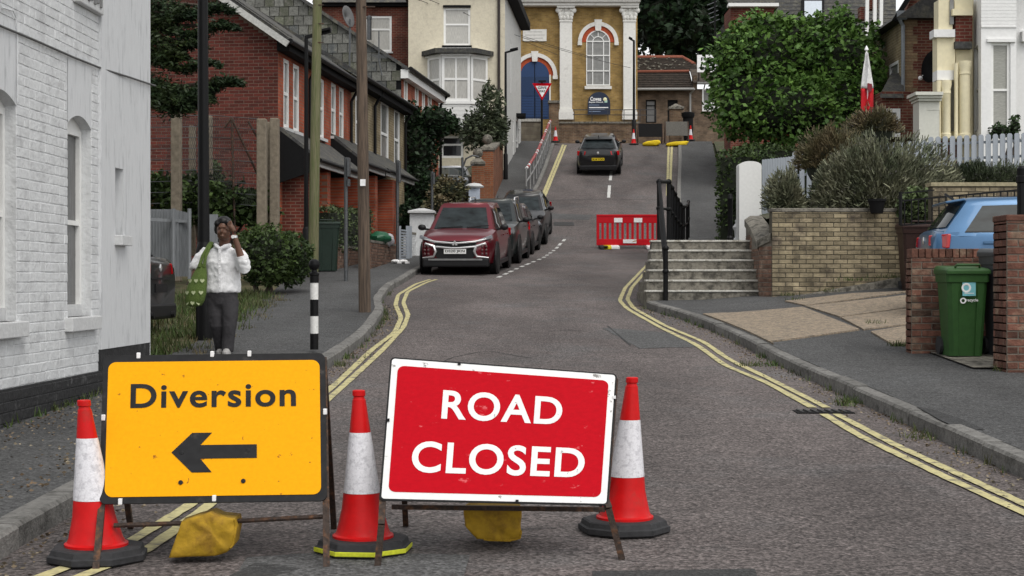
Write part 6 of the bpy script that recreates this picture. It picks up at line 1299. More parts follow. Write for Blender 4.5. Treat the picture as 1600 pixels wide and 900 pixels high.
def car(label, pm, L=4.4, W=1.8, Hh=1.65, cab=None, hoodz=1.02, beltz=1.05, group=None, plate=None, rear_plate=None, rails=False, front='plain', rear='hatch', wr=.34, rimm=None, tailz=None, cabm=None):
    """front at -y, wheels on z = 0; cab = y of screen base, roof front, roof rear, rear glass base"""
    t = thing('parked_car', label, 'car', (0, 0, 0), group); h = L/2; w = W/2
    cab = cab or (-h+1.15, -h+1.95, h-.62, h-.12); a0, a1, a2, a3 = cab
    tailz = tailz or beltz+.02
    top = [(-h, hoodz-.22), (-h+.1, hoodz-.1), (-h+.45, hoodz-.02), (a0, hoodz+.06), (a0+.5, beltz), (a3-.2, tailz), (h-.05, tailz-.02), (h, tailz-.1)]
    wid = [(-h, w*.72), (-h+.12, w*.88), (-h+.5, w*.97), (-h+1.0, w), (h-.9, w), (h-.3, w*.96), (h-.05, w*.88), (h, w*.82)]
    bot = [(-h, .36), (-h+.15, .24), (-h+.6, .2), (h-.6, .22), (h-.15, .28), (h, .4)]
    ys = [-h, -h+.05, -h+.12, -h+.25, -h+.45, -h+.7, -h+1.0, a0, a0+.5, 0, h-1.2, h-.8, h-.5, h-.3, h-.15, h-.05, h]
    mb = MB(); rows = []
    for y in sorted(ys):
        wy, zt, zb = interp(y, wid), interp(y, top), interp(y, bot); zm = zb+(zt-zb)*.5; f = .02
        sec = [(0, zb), (wy*.8, zb), (wy*.95, zb+.06), (wy*.985, zb+.2), (wy, zm), (wy*.985, zm+(zt-zm)*.45), (wy*.965, zt-.1), (wy*.93, zt-.03), (wy*.84, zt), (wy*.4, zt+.03), (0, zt+.035)]
        full = [(x, z) for x, z in sec]+[(-x, z) for x, z in sec[-2:0:-1]]; rows.append([(x, y, z) for x, z in full])
    mb.grid(rows, closed=True); n = len(rows[0]); k = len(mb.v); mb.f.append(tuple(reversed(range(n)))); mb.f.append(tuple(range(k-n, k)))
    body = mb.build('body', pm, t, smooth=38)
    # cabin
    wb, wt = w*.93, w*.7; zr = Hh; zb = beltz-.06
    def crow(s):                                    # s 0 belt .. 1 roof
        e = s; y0 = a0+(a1-a0)*e; y1 = a3+(a2-a3)*e; ww = wb+(wt-wb)*e; z = (hoodz+.02)+(zr-.06-hoodz-.02)*e; z2 = zb+(zr-.07-zb)*e
        return [(-ww*.55, y0-.06*(1-e)-.03, z), (ww*.55, y0-.06*(1-e)-.03, z), (ww*.93, y0+.1, z), (ww, y0+.35, z2+.0), (ww*1.005, (y0+y1)/2, z2+.02*e), (ww, y1-.3, z2), (ww*.94, y1-.06, z2-.01), (ww*.55, y1+.02, z2-.01), (-ww*.55, y1+.02, z2-.01), (-ww*.94, y1-.06, z2-.01), (-ww, y1-.3, z2), (-ww*1.005, (y0+y1)/2, z2+.02*e), (-ww, y0+.35, z2), (-ww*.93, y0+.1, z)]
    mb = MB(); R_ = [crow(0), crow(.5), crow(.88), crow(1)]
    last = [(x*.9, y*.98+.0+((a1+a2)/2)*.02, z+.045) for x, y, z in R_[-1]]; last2 = [(x*.5, y*.8+((a1+a2)/2)*.2, zr) for x, y, z in R_[-1]]
    mb.grid(R_+[last, last2], closed=True); n = 14; k = len(mb.v); mb.f.append(tuple(range(k-n, k))); cabin = mb.build('cabin', cabm or pm, t, smooth=35)
    def panel(name, i, j, s0, s1, u0=0., u1=1., off=.008, m=M_glass):
        q = MB(); rows = []
        for s in np.linspace(s0, s1, 5):
            r = crow(s); a, b = Vector(r[i]), Vector(r[j]); nn = Vector((a.y-b.y, b.x-a.x, 0)); mid = (a+b)/2
            c_ = Vector((0, (a0+a3)/2, mid.z)); nn = nn.normalized(); nn = nn if nn.dot(mid-c_) > 0 else -nn; nn = (nn+Vector((0, 0, .35))).normalized()
            rows.append([a+(b-a)*u+nn*off for u in np.linspace(u0, u1, 3)])
        q.grid(rows); return q.build(name, m, t, smooth=True)
    def span(name, idx, s0, s1, off=.008, m=M_glass):
        q = MB(); rows = []
        for s in np.linspace(s0, s1, 5):
            r = crow(s); row = []
            for ii in idx:
                i0 = int(ii); fr_ = ii-i0; a, b = Vector(r[i0 % 14]), Vector(r[(i0+1) % 14]); p = a+(b-a)*fr_; c_ = Vector((0, (a0+a3)/2, p.z-.3)); row.append(p+(p-c_).normalized()*off*2)
            rows.append(row)
        q.grid(rows); return q.build(name, m, t, smooth=True)
    span('windscreen', [13.35, 14, 14.5, 15, 15.65], .1, .9); span('rear_window', [6.2, 7, 7.5, 8, 8.8], .28, .9)
    for s_ in (0, 1):
        if s_ == 0: A, B = [2.6, 3, 3.93], [4.07, 4.5, 4.98]
        else: A, B = [11.07, 12, 12.4], [10.02, 10.5, 10.93]
        if s_ == 1: A = [11.07, 12.0, 12.4]
        span('side_window', A, .14, .86, .004); span('side_window', B, .14, .86, .004); span('window_trim', [A[0]-.0, A[1], A[2]] if s_ == 0 else A, .1, .14, .005, M_trim); span('window_trim', B, .1, .14, .005, M_trim)
        sx = 1 if s_ == 0 else -1
        m_ = MB(); m_.ball((sx*(w+.1), a0+.42, beltz+.06), .1, 10, 8, (1.0, .6, .75)); m_.bar((sx*w*.9, a0+.45, beltz), (sx*(w+.06), a0+.43, beltz+.03), .05); m_.build('wing_mirror', M_trim, t, smooth=True)
        for yy in (a0+1.15, a0+2.1): q = MB(); q.box((sx*(w-.01), yy, beltz-.16), (sx*(w+.02), yy+.17, beltz-.13)); q.build('door_handle', pm, body)
        q = MB(); q.box((sx*(w*.96), -h+.85, .2), (sx*(w+.008), h-.85, .3)); q.build('sill_trim', M_trim, t)
        for yy in (-h+.85, h-.83):
            ar = MB(); ar.lathe([(wr+.075, -.02), (wr+.075, .012), (wr+.02, .012), (wr+.02, -.02)], (sx*(w-.005), yy, wr), 24, axis=(sx, 0, 0)); ar.build('wheel_arch', M_trim, t)
            tw = MB(); tw.lathe([(wr-.1, -.1), (wr-.02, -.1), (wr, -.08), (wr, .08), (wr-.02, .1), (wr-.11, .1)], (sx*(w-.08), yy, wr), 28, axis=(sx, 0, 0)); ty = tw.build('wheel', M_tyre, t, smooth=35)
            q = MB(); q.lathe([(.001, .06), (.05, .08), (.06, .05), (wr-.15, .065), (wr-.12, .085), (wr-.1, .095)], (sx*(w-.08), yy, wr), 24, axis=(sx, 0, 0), cap=False); q.build('rim', rimm or M_rim, ty, smooth=35)
    if rails:
        for sx in (-1, 1): MB().tube([(sx*wt*.97, a1+.25, zr-.05), (sx*wt*.98, a1+.35, zr+.03), (sx*wt*.98, a2-.3, zr+.03), (sx*wt*.97, a2-.15, zr-.05)], .02, 8).build('roof_rail', M_chrome, t)
    # ends
    q = MB(); q.box((-w*.86, -h-.012, .2), (w*.86, -h+.3, .42)); q.build('front_bumper', M_trim, t, bevel=.04)
    q = MB(); q.box((-w*.86, h-.3, .24), (w*.86, h+.015, .45)); q.build('rear_bumper', M_trim, t, bevel=.04)
    def ptext(txt, y, z, m, sgn):
        q = MB(); q.box((-.26, y-.008, z-.056), (.26, y+.008, z+.056)); p_ = q.build('number_plate', m, t)
        if txt: lettering(txt, lambda a, b: Vector((sgn*a, y-sgn*.011, b)), (-.23, .23, z-.036, z+.036), M_blackm, p_, bold=.02)
    if front == 'chrome':
        gz = hoodz-.28
        q = MB(); q.prism([(-w*.55, -h-.02, gz+.1), (w*.55, -h-.02, gz+.1), (w*.5, -h-.02, gz-.26), (w*.4, -h-.02, gz-.34), (-w*.4, -h-.02, gz-.34), (-w*.5, -h-.02, gz-.26)], (0, .1, 0)); g_ = q.build('grille', M_trim, t)
        for (za, zb_) in ((.085, .06), (-.03, .005)):
            q = MB(); q.tube([(-w*.8, -h+.03, gz+za+.06), (-w*.52, -h-.04, gz+za-.0), (-.1, -h-.055, gz+za-.03), (.1, -h-.055, gz+za-.03), (w*.52, -h-.04, gz+za), (w*.8, -h+.03, gz+za+.06)], [.012, .026, .022, .022, .026, .012], 8); q.build('chrome_bar', M_chrome, g_, smooth=True)
        for sx in (-1, 1):
            q = MB(); q.tube([(sx*w*.78, -h+.02, gz+.05), (sx*w*.55, -h-.04, gz-.02), (sx*w*.5, -h-.05, gz-.14), (sx*w*.56, -h-.04, gz-.26), (sx*w*.86, -h+.03, gz-.29)], [.02, .035, .035, .028, .012], 8); q.build('chrome_claw', M_chrome, g_, smooth=True)
            q = MB(); q.prism([(sx*w*.58, -h-.005, gz+.06), (sx*w*.95, -h+.1, gz+.16), (sx*w*.93, -h+.1, gz+.24), (sx*w*.6, -h-.0, gz+.13)], (0, .12, 0)); q.build('headlight', M_lens, t, bevel=.01)
            for i in range(2):
                for j in range(3): q = MB(); q.ball((sx*(w*.7+i*.09), -h+.0+i*.03, gz-.2+j*.085), .033, 8, 6, (1, .6, 1)); q.build('fog_lamp', mat('smoked_lens', (.1, .05, .05), .1), t, smooth=True)
        for a in (90, 210, 330):
            ca, sa = math.cos(R(a)), math.sin(R(a)); px_, pz_ = -sa, ca; c_ = Vector((0, -h-.085, gz+.045)); q = MB(); l_ = .075; ww = .03
            q.prism([c_, c_+Vector((ca*l_/2+px_*ww, 0, sa*l_/2+pz_*ww)), c_+Vector((ca*l_, 0, sa*l_)), c_+Vector((ca*l_/2-px_*ww, 0, sa*l_/2-pz_*ww))], (0, .015, 0)); q.build('badge_diamond', M_chrome, g_)
        ptext(plate, -h-.05, gz-.14, M_plow, 1)
        MB().bar((-.62*w, a0-.02, hoodz+.1), (.05, a0-.0, hoodz+.13), .02).build('wiper', M_trim, t); MB().bar((.15, a0-.02, hoodz+.11), (.75*w, a0+.04, hoodz+.15), .02).build('wiper', M_trim, t)
        q = MB(); q.box((-w*.7, -h-.03, .36), (w*.7, -h+.1, .4)); q.build('skid_strip', mat('silver_trim', (.3, .3, .3), .4, .6), t)
    else:
        q = MB(); q.box((-w*.5, -h-.015, hoodz-.42), (w*.5, -h+.1, hoodz-.22)); q.build('grille', M_trim, t, bevel=.02)
        for sx in (-1, 1):
            q = MB(); q.ball((sx*w*.7, -h+.12, hoodz-.2), .13, 12, 8, (1, .8, .8)); q.build('headlight', M_lens, t, smooth=True); q = MB(); q.ball((sx*w*.74, -h+.03, hoodz-.45), .05, 8, 6); q.build('fog_lamp', M_lens, t, smooth=True)
        ptext(plate, -h-.02, hoodz-.5, M_plow, 1)
    if rear == 'hatch':
        for sx in (-1, 1):
            q = MB(); q.prism([(sx*w*.56, h-.03, tailz-.06), (sx*w*.97, h-.22, tailz-.05), (sx*w*.97, h-.2, tailz-.24), (sx*w*.6, h-.02, tailz-.2)], (0, .05, 0)); q.build('tail_light', M_tail, t, bevel=.012)
        q = MB(); q.prism([(-wt*.92, a2-.05, zr-.06), (wt*.92, a2-.05, zr-.06), (wt*.88, a2+.2, zr-.1), (-wt*.88, a2+.2, zr-.1)], (0, 0, .035)); q.build('roof_spoiler', pm, t, bevel=.012)
        ptext(rear_plate, h+.012, tailz-.38, M_ploy if rear_plate else M_trim, -1)
        MB().box((-.5*w, h-.02, tailz-.27), (.5*w, h+.012, tailz-.245)).build('tailgate_trim', M_trim, t)
        MB().ball((0, h+.005, tailz-.12), .05, 10, 8, (1, .3, 1)).build('badge', M_chrome, t)
        for sx in (-1, 1): MB().lathe([(.04, 0), (.04, .06)], (sx*w*.55, h-.0, .3), 10, axis=(0, 1, 0)).build('exhaust', M_trim, t)
    if rear != 'none': MB().bar((0, a2+.0, zr-.02), (0, a2+.12, zr+.06), .03).build('aerial', M_trim, t)
    return t
def park(t, x, d, head, dz=0, flat=False, zz=None):
    """head: plan vector the car's nose points along"""
    hv = Vector((head[0], head[1])).normalized(); rz = math.atan2(hv.x, -hv.y)
    z = ZR(d) if zz is None else zz; sl = 0 if flat else math.atan((ZR(d+1.3)-ZR(d-1.3))/2.6)
    rx = sl*(-hv.y); t.rotation_euler = Matrix.Rotation(rz, 3, 'Z').to_quaternion().to_matrix().to_4x4().to_euler()
    t.matrix_world = Matrix.Translation((x, d, z+dz))@Matrix.Rotation(rz, 4, 'Z')@Matrix.Rotation(rx, 4, 'X')
GRP = None
dirh = (-.1, -1)
LX = Curve([(37.7,-1.1),(42.3,-.55),(46.5,-.1),(50.5,.38)])
def lane(d, off=0): return LX(d)
P_red = paint('paint_dark_red', (.13, .006, .014)); P_dgrey = paint('paint_dark_grey', (.03, .036, .036)); P_black = paint('paint_black', (.008, .008, .009), .1); P_maroon = paint('paint_maroon_grey', (.04, .02, .022)); P_blue = paint('paint_blue', (.055, .14, .27), .4); P_char = paint('paint_charcoal', (.03, .032, .034))
t = car('dark red parked car with chrome grille at the head of the row', P_red, 4.4, 1.81, 1.68, cab=(-1.2, -.42, 1.6, 2.08), hoodz=.99, beltz=1.03, plate='DS20 JKN', front='chrome', wr=.35); park(t, -1.1, 37.7, dirh)
t = car('dark grey parked estate car with silver roof rails behind the red one', P_dgrey, 4.2, 1.8, 1.7, hoodz=1.05, beltz=1.08, rails=True, wr=.35); park(t, lane(42.3), 42.3, dirh)
t = car('small maroon grey parked car with its red tail light facing downhill', P_maroon, 3.7, 1.7, 1.5, hoodz=.95, beltz=.98, wr=.31); park(t, lane(46.5), 46.5, (.11, 1))
t = car('small black parked car with round headlights at the row end up the hill', P_black, 3.7, 1.7, 1.48, hoodz=.98, beltz=1.0, wr=.31); park(t, lane(50.5), 50.5, dirh)
t = car('black car driving up the hill with yellow rear plate', P_black, 4.2, 1.8, 1.53, cab=(-.95, -.2, 1.25, 1.85), hoodz=1.0, beltz=1.05, rear_plate='IK16 YOO', wr=.34, rear='hatch', tailz=1.08); t['category'] = 'car'; t.name = 'moving_car'; park(t, (938-CX)*65.2/F, 65.2, (.1, 1))
t = car('metallic blue hatchback parked on the drive behind the bin store', P_blue, 4.0, 1.7, 1.46, cab=(-.9, -.15, 1.6, 1.95), hoodz=.92, beltz=.98, wr=.31, tailz=1.0); park(t, 5.36+2.28, 20.7, (1, -.1), zz=.97, flat=True)
t = car('dark grey car with its red lit tail poking out behind the white house', P_char, 4.0, 1.72, 1.5, cab=(-.9, -.15, 1.35, 1.92), hoodz=.92, beltz=1.0, wr=.31); park(t, -6.5, 19.6, (-1, .05), zz=ZR(19.6)+.05, flat=True)
# ------------------------------------------------------------------ vegetation
def leafmat(name, c, c2, rnd=.45, rough=.55):
    if name in MATS: return MATS[name]
    m = mat(name, c, rough, var=.25, scale=1.6, col2=c2, thr=(.4, .62), rnd=rnd, spec=.25); return m
def leaves(centers, size, aspect=.55, tilt=.9, outward=None, rs=None, droop=.0):
    """one folded diamond per centre: (k, 4, 3)"""
    k = len(centers); rs = rs or np.random.default_rng(3)
    d = rs.normal(size=(k, 3)); d[:, 2] *= .6
    if outward is not None: d = d*tilt+outward
    d[:, 2] -= droop; d /= np.linalg.norm(d, axis=1, keepdims=True)+1e-9
    s = rs.normal(size=(k, 3)); s -= d*(s*d).sum(1, keepdims=True); s /= np.linalg.norm(s, axis=1, keepdims=True)+1e-9
    L = size*rs.uniform(.6, 1.35, size=(k, 1)); w = L*aspect; n = np.cross(d, s)
    a = centers-d*L*.5; b = centers+s*w*.5-d*L*.08+n*L*.06; c = centers+d*L*.5; e = centers-s*w*.5-d*L*.08+n*L*.06
    return np.stack([a, b, c, e], 1)
def blob_pts(k, c, r, rs, lump=.35, seed=0, fill=.35, freq=2.2):
    """points near the surface of a lumpy ellipsoid"""
    v = rs.normal(size=(k, 3)); v /= np.linalg.norm(v, axis=1, keepdims=True)
    f = np.array([noise.noise(Vector(p)*freq+Vector((seed, seed*.7, 0))) for p in v])+.5*np.array([noise.noise(Vector(p)*freq*2.7+Vector((seed, 3, 0))) for p in v])
    rad = (1+lump*f)*(1-fill*rs.random(k)**2.0); return np.array(c)+v*rad[:, None]*np.array(r), v
RS = np.random.default_rng(21)
def bush(name, label, cat, blobs, n, size, m, aspect=.55, base=None, stems=4, lump=.35, core=True, top=True, parent=None, cname='crown', stem_m=None, clip=None, droop=0, group=None, fill=.45):
    c0 = Vector(blobs[0][0]); bz = base if base is not None else min(b[0][2]-b[1][2] for b in blobs)
    t = thing(name, label, cat, (c0.x, c0.y, bz), group); V = []; tot = sum(b[1][0]*b[1][2] for b in blobs)
    for i, (c, r) in enumerate(blobs):
        k = int(n*r[0]*r[2]/tot); p, v = blob_pts(k, c, r, RS, lump, i*3.7+len(label), fill)
        if clip is not None: keep = clip(p); p, v = p[keep], v[keep]
        V.append(leaves(p, size, aspect, 1.0, v*.7, RS, droop))
    fast_mesh(cname, np.concatenate(V), 4, m, t)
    if core:
        q = MB()
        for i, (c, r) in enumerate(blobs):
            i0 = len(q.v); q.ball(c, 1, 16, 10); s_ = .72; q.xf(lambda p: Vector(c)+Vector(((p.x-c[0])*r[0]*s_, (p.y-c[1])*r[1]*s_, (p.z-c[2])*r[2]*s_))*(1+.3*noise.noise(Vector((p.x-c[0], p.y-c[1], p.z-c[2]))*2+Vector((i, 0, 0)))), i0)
        q.build('foliage_shade_core', mat('foliage_shade_dark', (.012, .016, .008), .9, var=.3), t)  # near-black solid core, coloured as the shade in gaps between leaves
    for k in range(stems):
        a = random.uniform(0, 6.28); b = random.choice(blobs); q = MB(); cc = Vector(b[0]); p0 = Vector((c0.x+math.cos(a)*.15, c0.y+math.sin(a)*.1, bz)); q.tube([p0, (p0+cc)/2+Vector((.1*math.cos(a), 0, .1)), cc], [.05, .04, .015], 6); q.build('trunk' if k == 0 else 'branch', stem_m or mat('bark', (.06, .045, .035), .9, var=.3, scale=9, bump=.5), t)
    return t
L_bright = leafmat('leaf_bright', (.1, .185, .035), (.045, .1, .02)); L_dark = leafmat('leaf_dark', (.016, .036, .012), (.008, .018, .008)); L_mid = leafmat('leaf_mid', (.035, .065, .02), (.02, .04, .014)); L_hedge = leafmat('leaf_hedge', (.05, .08, .02), (.025, .045, .014))
L_olive = leafmat('leaf_olive', (.075, .09, .05), (.04, .055, .03)); L_lav = leafmat('leaf_lavender', (.19, .19, .125), (.085, .1, .058)); L_con = leafmat('leaf_conifer', (.014, .03, .012), (.03, .045, .012)); L_privet = leafmat('leaf_privet', (.09, .12, .05), (.05, .075, .03)); L_rust = leafmat('leaf_rust', (.13, .1, .055), (.07, .075, .035)); L_black = leafmat('leaf_black', (.008, .016, .007), (.004, .008, .004))
def px_blob(x, y, d, rx, ry, rd=None): p = P(x, y, d); k = d/F; return (tuple(p), (rx*k, (rd if rd else rx*k*.7), ry*k))
# the big leafy hedge tree on the right
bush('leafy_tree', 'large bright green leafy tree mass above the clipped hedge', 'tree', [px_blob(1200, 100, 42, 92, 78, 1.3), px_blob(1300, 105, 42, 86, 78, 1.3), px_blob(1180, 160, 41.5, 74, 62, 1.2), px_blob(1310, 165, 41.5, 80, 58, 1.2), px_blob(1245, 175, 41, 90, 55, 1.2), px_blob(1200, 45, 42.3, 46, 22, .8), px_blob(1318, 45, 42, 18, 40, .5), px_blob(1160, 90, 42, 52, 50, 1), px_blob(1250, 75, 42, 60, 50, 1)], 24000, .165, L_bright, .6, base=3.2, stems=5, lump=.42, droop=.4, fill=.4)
# clipped hedge along the raised pavement
def hedge(name, label, pts, w, h, n, size, m, base_fn, cat='hedge'):
    a, b = Vector(pts[0]), Vector(pts[1]); t = thing(name, label, cat, tuple((a+b)/2)); L = (b-a).length; e = (b-a).normalized(); nn = Vector((e.y, -e.x, 0))
    u = RS.random(n); s = RS.random(n); face = RS.integers(0, 5, n); P_ = []; O = []
    for i in range(n):
        uu = u[i]*L; zb = base_fn(uu/L); hh = h*(1+.06*noise.noise(Vector((uu*1.3, 0, 0)))); k = face[i]
        if k < 2: v, z, o = (-w/2 if k == 0 else w/2), s[i]*hh, nn*(-1 if k == 0 else 1)
        elif k < 4: v, z, o = (s[i]-.5)*w, hh, Vector((0, 0, 1))
        else: uu = 0 if u[i] < .7 else L; v, z, o = (s[i]-.5)*w, RS.random()*hh, -e if uu == 0 else e
        j = .07*noise.noise(Vector((uu*2.5, v*2.5, z*2.5))); p = a+e*uu+nn*v+o*j; P_.append((p.x+RS.normal()*.03, p.y+RS.normal()*.03, zb+z+j+RS.normal()*.03)); O.append(tuple(o))
    fast_mesh('foliage', leaves(np.array(P_), size, .6, 1.0, np.array(O)*.8, RS), 4, m, t)
    q = MB(); q.grid([[tuple(a+e*(L*k/10)+nn*(-w/2+.06))[:2]+(base_fn(k/10),), tuple(a+e*(L*k/10)+nn*(-w/2+.06))[:2]+(base_fn(k/10)+h-.07,), tuple(a+e*(L*k/10)+nn*(w/2-.06))[:2]+(base_fn(k/10)+h-.07,), tuple(a+e*(L*k/10)+nn*(w/2-.06))[:2]+(base_fn(k/10),)] for k in range(11)]); i = len(q.v); q.f += [(0, 1, 2, 3), (i-1, i-2, i-3, i-4)]; q.build('foliage_shade_core', mat('foliage_shade_dark', (.012, .016, .008), .9), t)  # hedge core in the same near-black, painted shade behind the leaves
    return t
h0, h1 = P(1160, 0, 31.5), P(1140, 0, 46)
hedge('clipped_hedge', 'clipped dark green hedge along the raised pavement', [(h0.x, 31.2, 2.1), (XRPR(48)+.75, 48, 2.4)], 1.1, 1.9, 9000, .085, L_hedge, lambda s: ZRP(31.2+16.8*s)-.05)
hedge('clipped_hedge', 'low clipped hedge running behind the grey garden gate', [(P(1160,0,33).x, 33.2, 3), (P(1330,0,34).x, 34.2, 3)], .9, 1.15, 4500, .08, L_hedge, lambda s: 3.05)
# lavender bush and its neighbours on the garden wall
def spray(name, label, cat, c, rx, ry, rz, n, ln, m, tips=None, base=None, seed=1):
    t = thing(name, label, cat, (c[0], c[1], base if base is not None else c[2])); rs = np.random.default_rng(seed)
    th = rs.uniform(0, 2*np.pi, n); ph = np.arccos(rs.uniform(-.05, 1, n)); rr = rs.uniform(.45, 1.0, n)**.6
    rr *= 1+.18*np.sin(th*3+seed)+.12*np.sin(th*7+ph*4)
    d = np.stack([np.sin(ph)*np.cos(th), np.sin(ph)*np.sin(th), np.cos(ph)], 1); p = np.array(c)+d*rr[:, None]*np.array([rx, ry, rz])
    dd = d+rs.normal(size=(n, 3))*.35; dd[:, 2] += .3; dd /= np.linalg.norm(dd, axis=1, keepdims=True); s = np.cross(dd, rs.normal(size=(n, 3))); s /= np.linalg.norm(s, axis=1, keepdims=True); L = ln*rs.uniform(.5, 1.3, (n, 1)); w = L*.2
    fast_mesh('stalks', np.stack([p-dd*L*.5-s*w*.5, p-dd*L*.5+s*w*.5, p+dd*L*.5+s*w*.35, p+dd*L*.5-s*w*.35], 1), 4, m, t)
    if tips is not None:
        k = n//4; e = p[:k]+dd[:k]*L[:k]*.5; fast_mesh('flower_heads', leaves(e, ln*.28, .4, 1, dd[:k]*2, rs), 4, tips, t)
    q = MB(); q.ball(c, 1, 16, 10); q.xf(lambda v: Vector((c[0]+(v.x-c[0])*rx*.66, c[1]+(v.y-c[1])*ry*.66, c[2]+max(-.3, (v.z-c[2])*rz*.66)))); q.build('foliage_shade_core', mat('foliage_shade_grey', (.02, .024, .016), .9), t); return t  # dark core inside the stalks, shade put into its colour
L_tip = leafmat('lavender_tips', (.12, .105, .115), (.08, .075, .07))
spray('lavender_bush', 'large grey green lavender bush spilling over the yellow brick wall', 'bush', tuple(P(1370, 330, 26.2)), 1.3, .8, 1.15, 30000, .1, L_lav, L_tip, 2.4, 2)
spray('lavender_bush', 'small straggly grey shrub at the left end of the garden wall', 'bush', tuple(P(1228, 325, 25.9)), .34, .3, .62, 5000, .08, L_lav, L_rust, 2.4, 5)
spray('heather_bush', 'brown tinged heather shrub behind the lavender by the picket fence', 'bush', tuple(P(1300, 260, 29)), .75, .5, .7, 8000, .09, L_rust, None, 2.6, 7)
spray('heather_bush', 'low spreading green heather below the picket fence on the right', 'bush', tuple(P(1535, 290, 26.8)), 1.15, .5, .38, 9000, .08, L_olive, L_tip, 2.3, 8)
spray('flower_clump', 'small clump of yellow flowers in front of the leafy tree', 'flowers', tuple(P(1322, 218, 32)), .35, .3, .25, 700, .12, L_olive, leafmat('flower_yellow', (.55, .42, .03), (.3, .3, .05)), 3.2, 9)
spray('potted_shrub', 'leggy shrub with pinkish seed heads beside the flag pole', 'bush', tuple(P(1368, 205, 30.5)), .55, .4, .45, 3500, .1, L_rust, L_tip, 3.0, 12)
t = thing('flower_pot', 'black plastic pot tucked under the lavender on the wall', 'plant pot', P(1372, 332, 24.85)); p = P(1370, 333, 24.85); MB().lathe([(.1, 0), (.14, .2)], p, 14).build('pot', M_blackm, t, smooth=30); MB().lathe([(.15, .19), (.15, .23), (.13, .23)], p, 14, cap=False).build('rim', M_blackm, t)
bush('ivy_plant', 'trailing ivy patch on the wall beside the iron railing', 'plant', [px_blob(1430, 325, 24.9, 28, 32, .15)], 900, .09, L_privet, .7, base=1.2, stems=1)
bush('window_plant', 'small leafy plant below the white house window', 'plant', [px_blob(1562, 205, 31.5, 16, 12, .2), px_blob(1585, 200, 31.5, 8, 20, .15)], 500, .1, L_mid, .5, base=3.5, stems=2)
# end of the street: dark wood behind
wood_blobs = [px_blob(x, y, d, rx, ry, 3) for x, y, d, rx, ry in ((1040, 30, 98, 60, 60), (1085, 45, 97, 50, 55), (1120, 10, 98, 60, 70), (1010, -20, 99, 50, 60), (1070, -30, 100, 80, 60), (1150, -60, 100, 80, 60), (980, -60, 100, 60, 60))]
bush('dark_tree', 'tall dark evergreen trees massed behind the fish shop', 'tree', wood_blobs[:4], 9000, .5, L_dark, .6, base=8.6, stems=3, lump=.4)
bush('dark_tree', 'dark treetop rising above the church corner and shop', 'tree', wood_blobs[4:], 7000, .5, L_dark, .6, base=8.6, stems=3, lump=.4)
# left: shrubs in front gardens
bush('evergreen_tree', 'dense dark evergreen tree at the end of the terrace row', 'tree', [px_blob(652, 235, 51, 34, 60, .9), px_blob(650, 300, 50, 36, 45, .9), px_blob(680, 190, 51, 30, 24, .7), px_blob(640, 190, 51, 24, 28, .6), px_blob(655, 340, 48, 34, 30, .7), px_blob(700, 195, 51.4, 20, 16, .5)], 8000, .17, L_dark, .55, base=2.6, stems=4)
bush('olive_tree', 'loose grey green olive like tree over the ball topped gate pier', 'tree', [px_blob(757, 200, 60, 34, 36, .9), px_blob(768, 165, 60, 20, 28, .7), px_blob(738, 205, 60, 24, 22, .7), px_blob(775, 205, 60, 18, 30, .6), px_blob(762, 145, 60, 8, 16, .3)], 4200, .2, L_olive, .35, base=4.6, stems=4, lump=.5, core=False)
bush('garden_shrub', 'reddish leaved shrub behind the white garden wall', 'bush', [px_blob(700, 300, 49, 30, 24, .6), px_blob(685, 325, 47, 24, 20, .5)], 2200, .12, L_rust, .6, base=2.5, stems=3)
hedge('privet_hedge', 'pale green clipped privet hedge behind the low brick garden wall', [(P(498,0,36).x, 35.2, 1.6), (P(560,0,40).x, 40, 1.9)], .8, 1.0, 4000, .07, L_privet, lambda s: 1.95+.2*s)
bush('dark_bush', 'rounded dark green bush on the verge beside the pavement', 'bush', [px_blob(418, 400, 27, 52, 48, .7), px_blob(455, 405, 27.5, 36, 42, .6), px_blob(395, 385, 27.5, 26, 28, .5)], 6500, .09, L_hedge, .5, base=.95, stems=3, lump=.22)
bush('bramble', 'tangled dark bramble growing against the brick gable', 'bush', [px_blob(300, 310, 30, 70, 40, .6), px_blob(350, 320, 30, 60, 36, .6), px_blob(395, 325, 30.5, 40, 28, .5), px_blob(255, 300, 30, 40, 30, .5)], 5500, .13, L_hedge, .6, base=1.1, stems=4, lump=.5, core=False)
bush('climbing_shrub', 'small bright green climbing shrub on the brick gable', 'bush', [px_blob(335, 275, 32, 14, 22, .25), px_blob(326, 262, 32, 12, 16, .25)], 500, .13, L_privet, .5, base=1.5, stems=2, core=False)
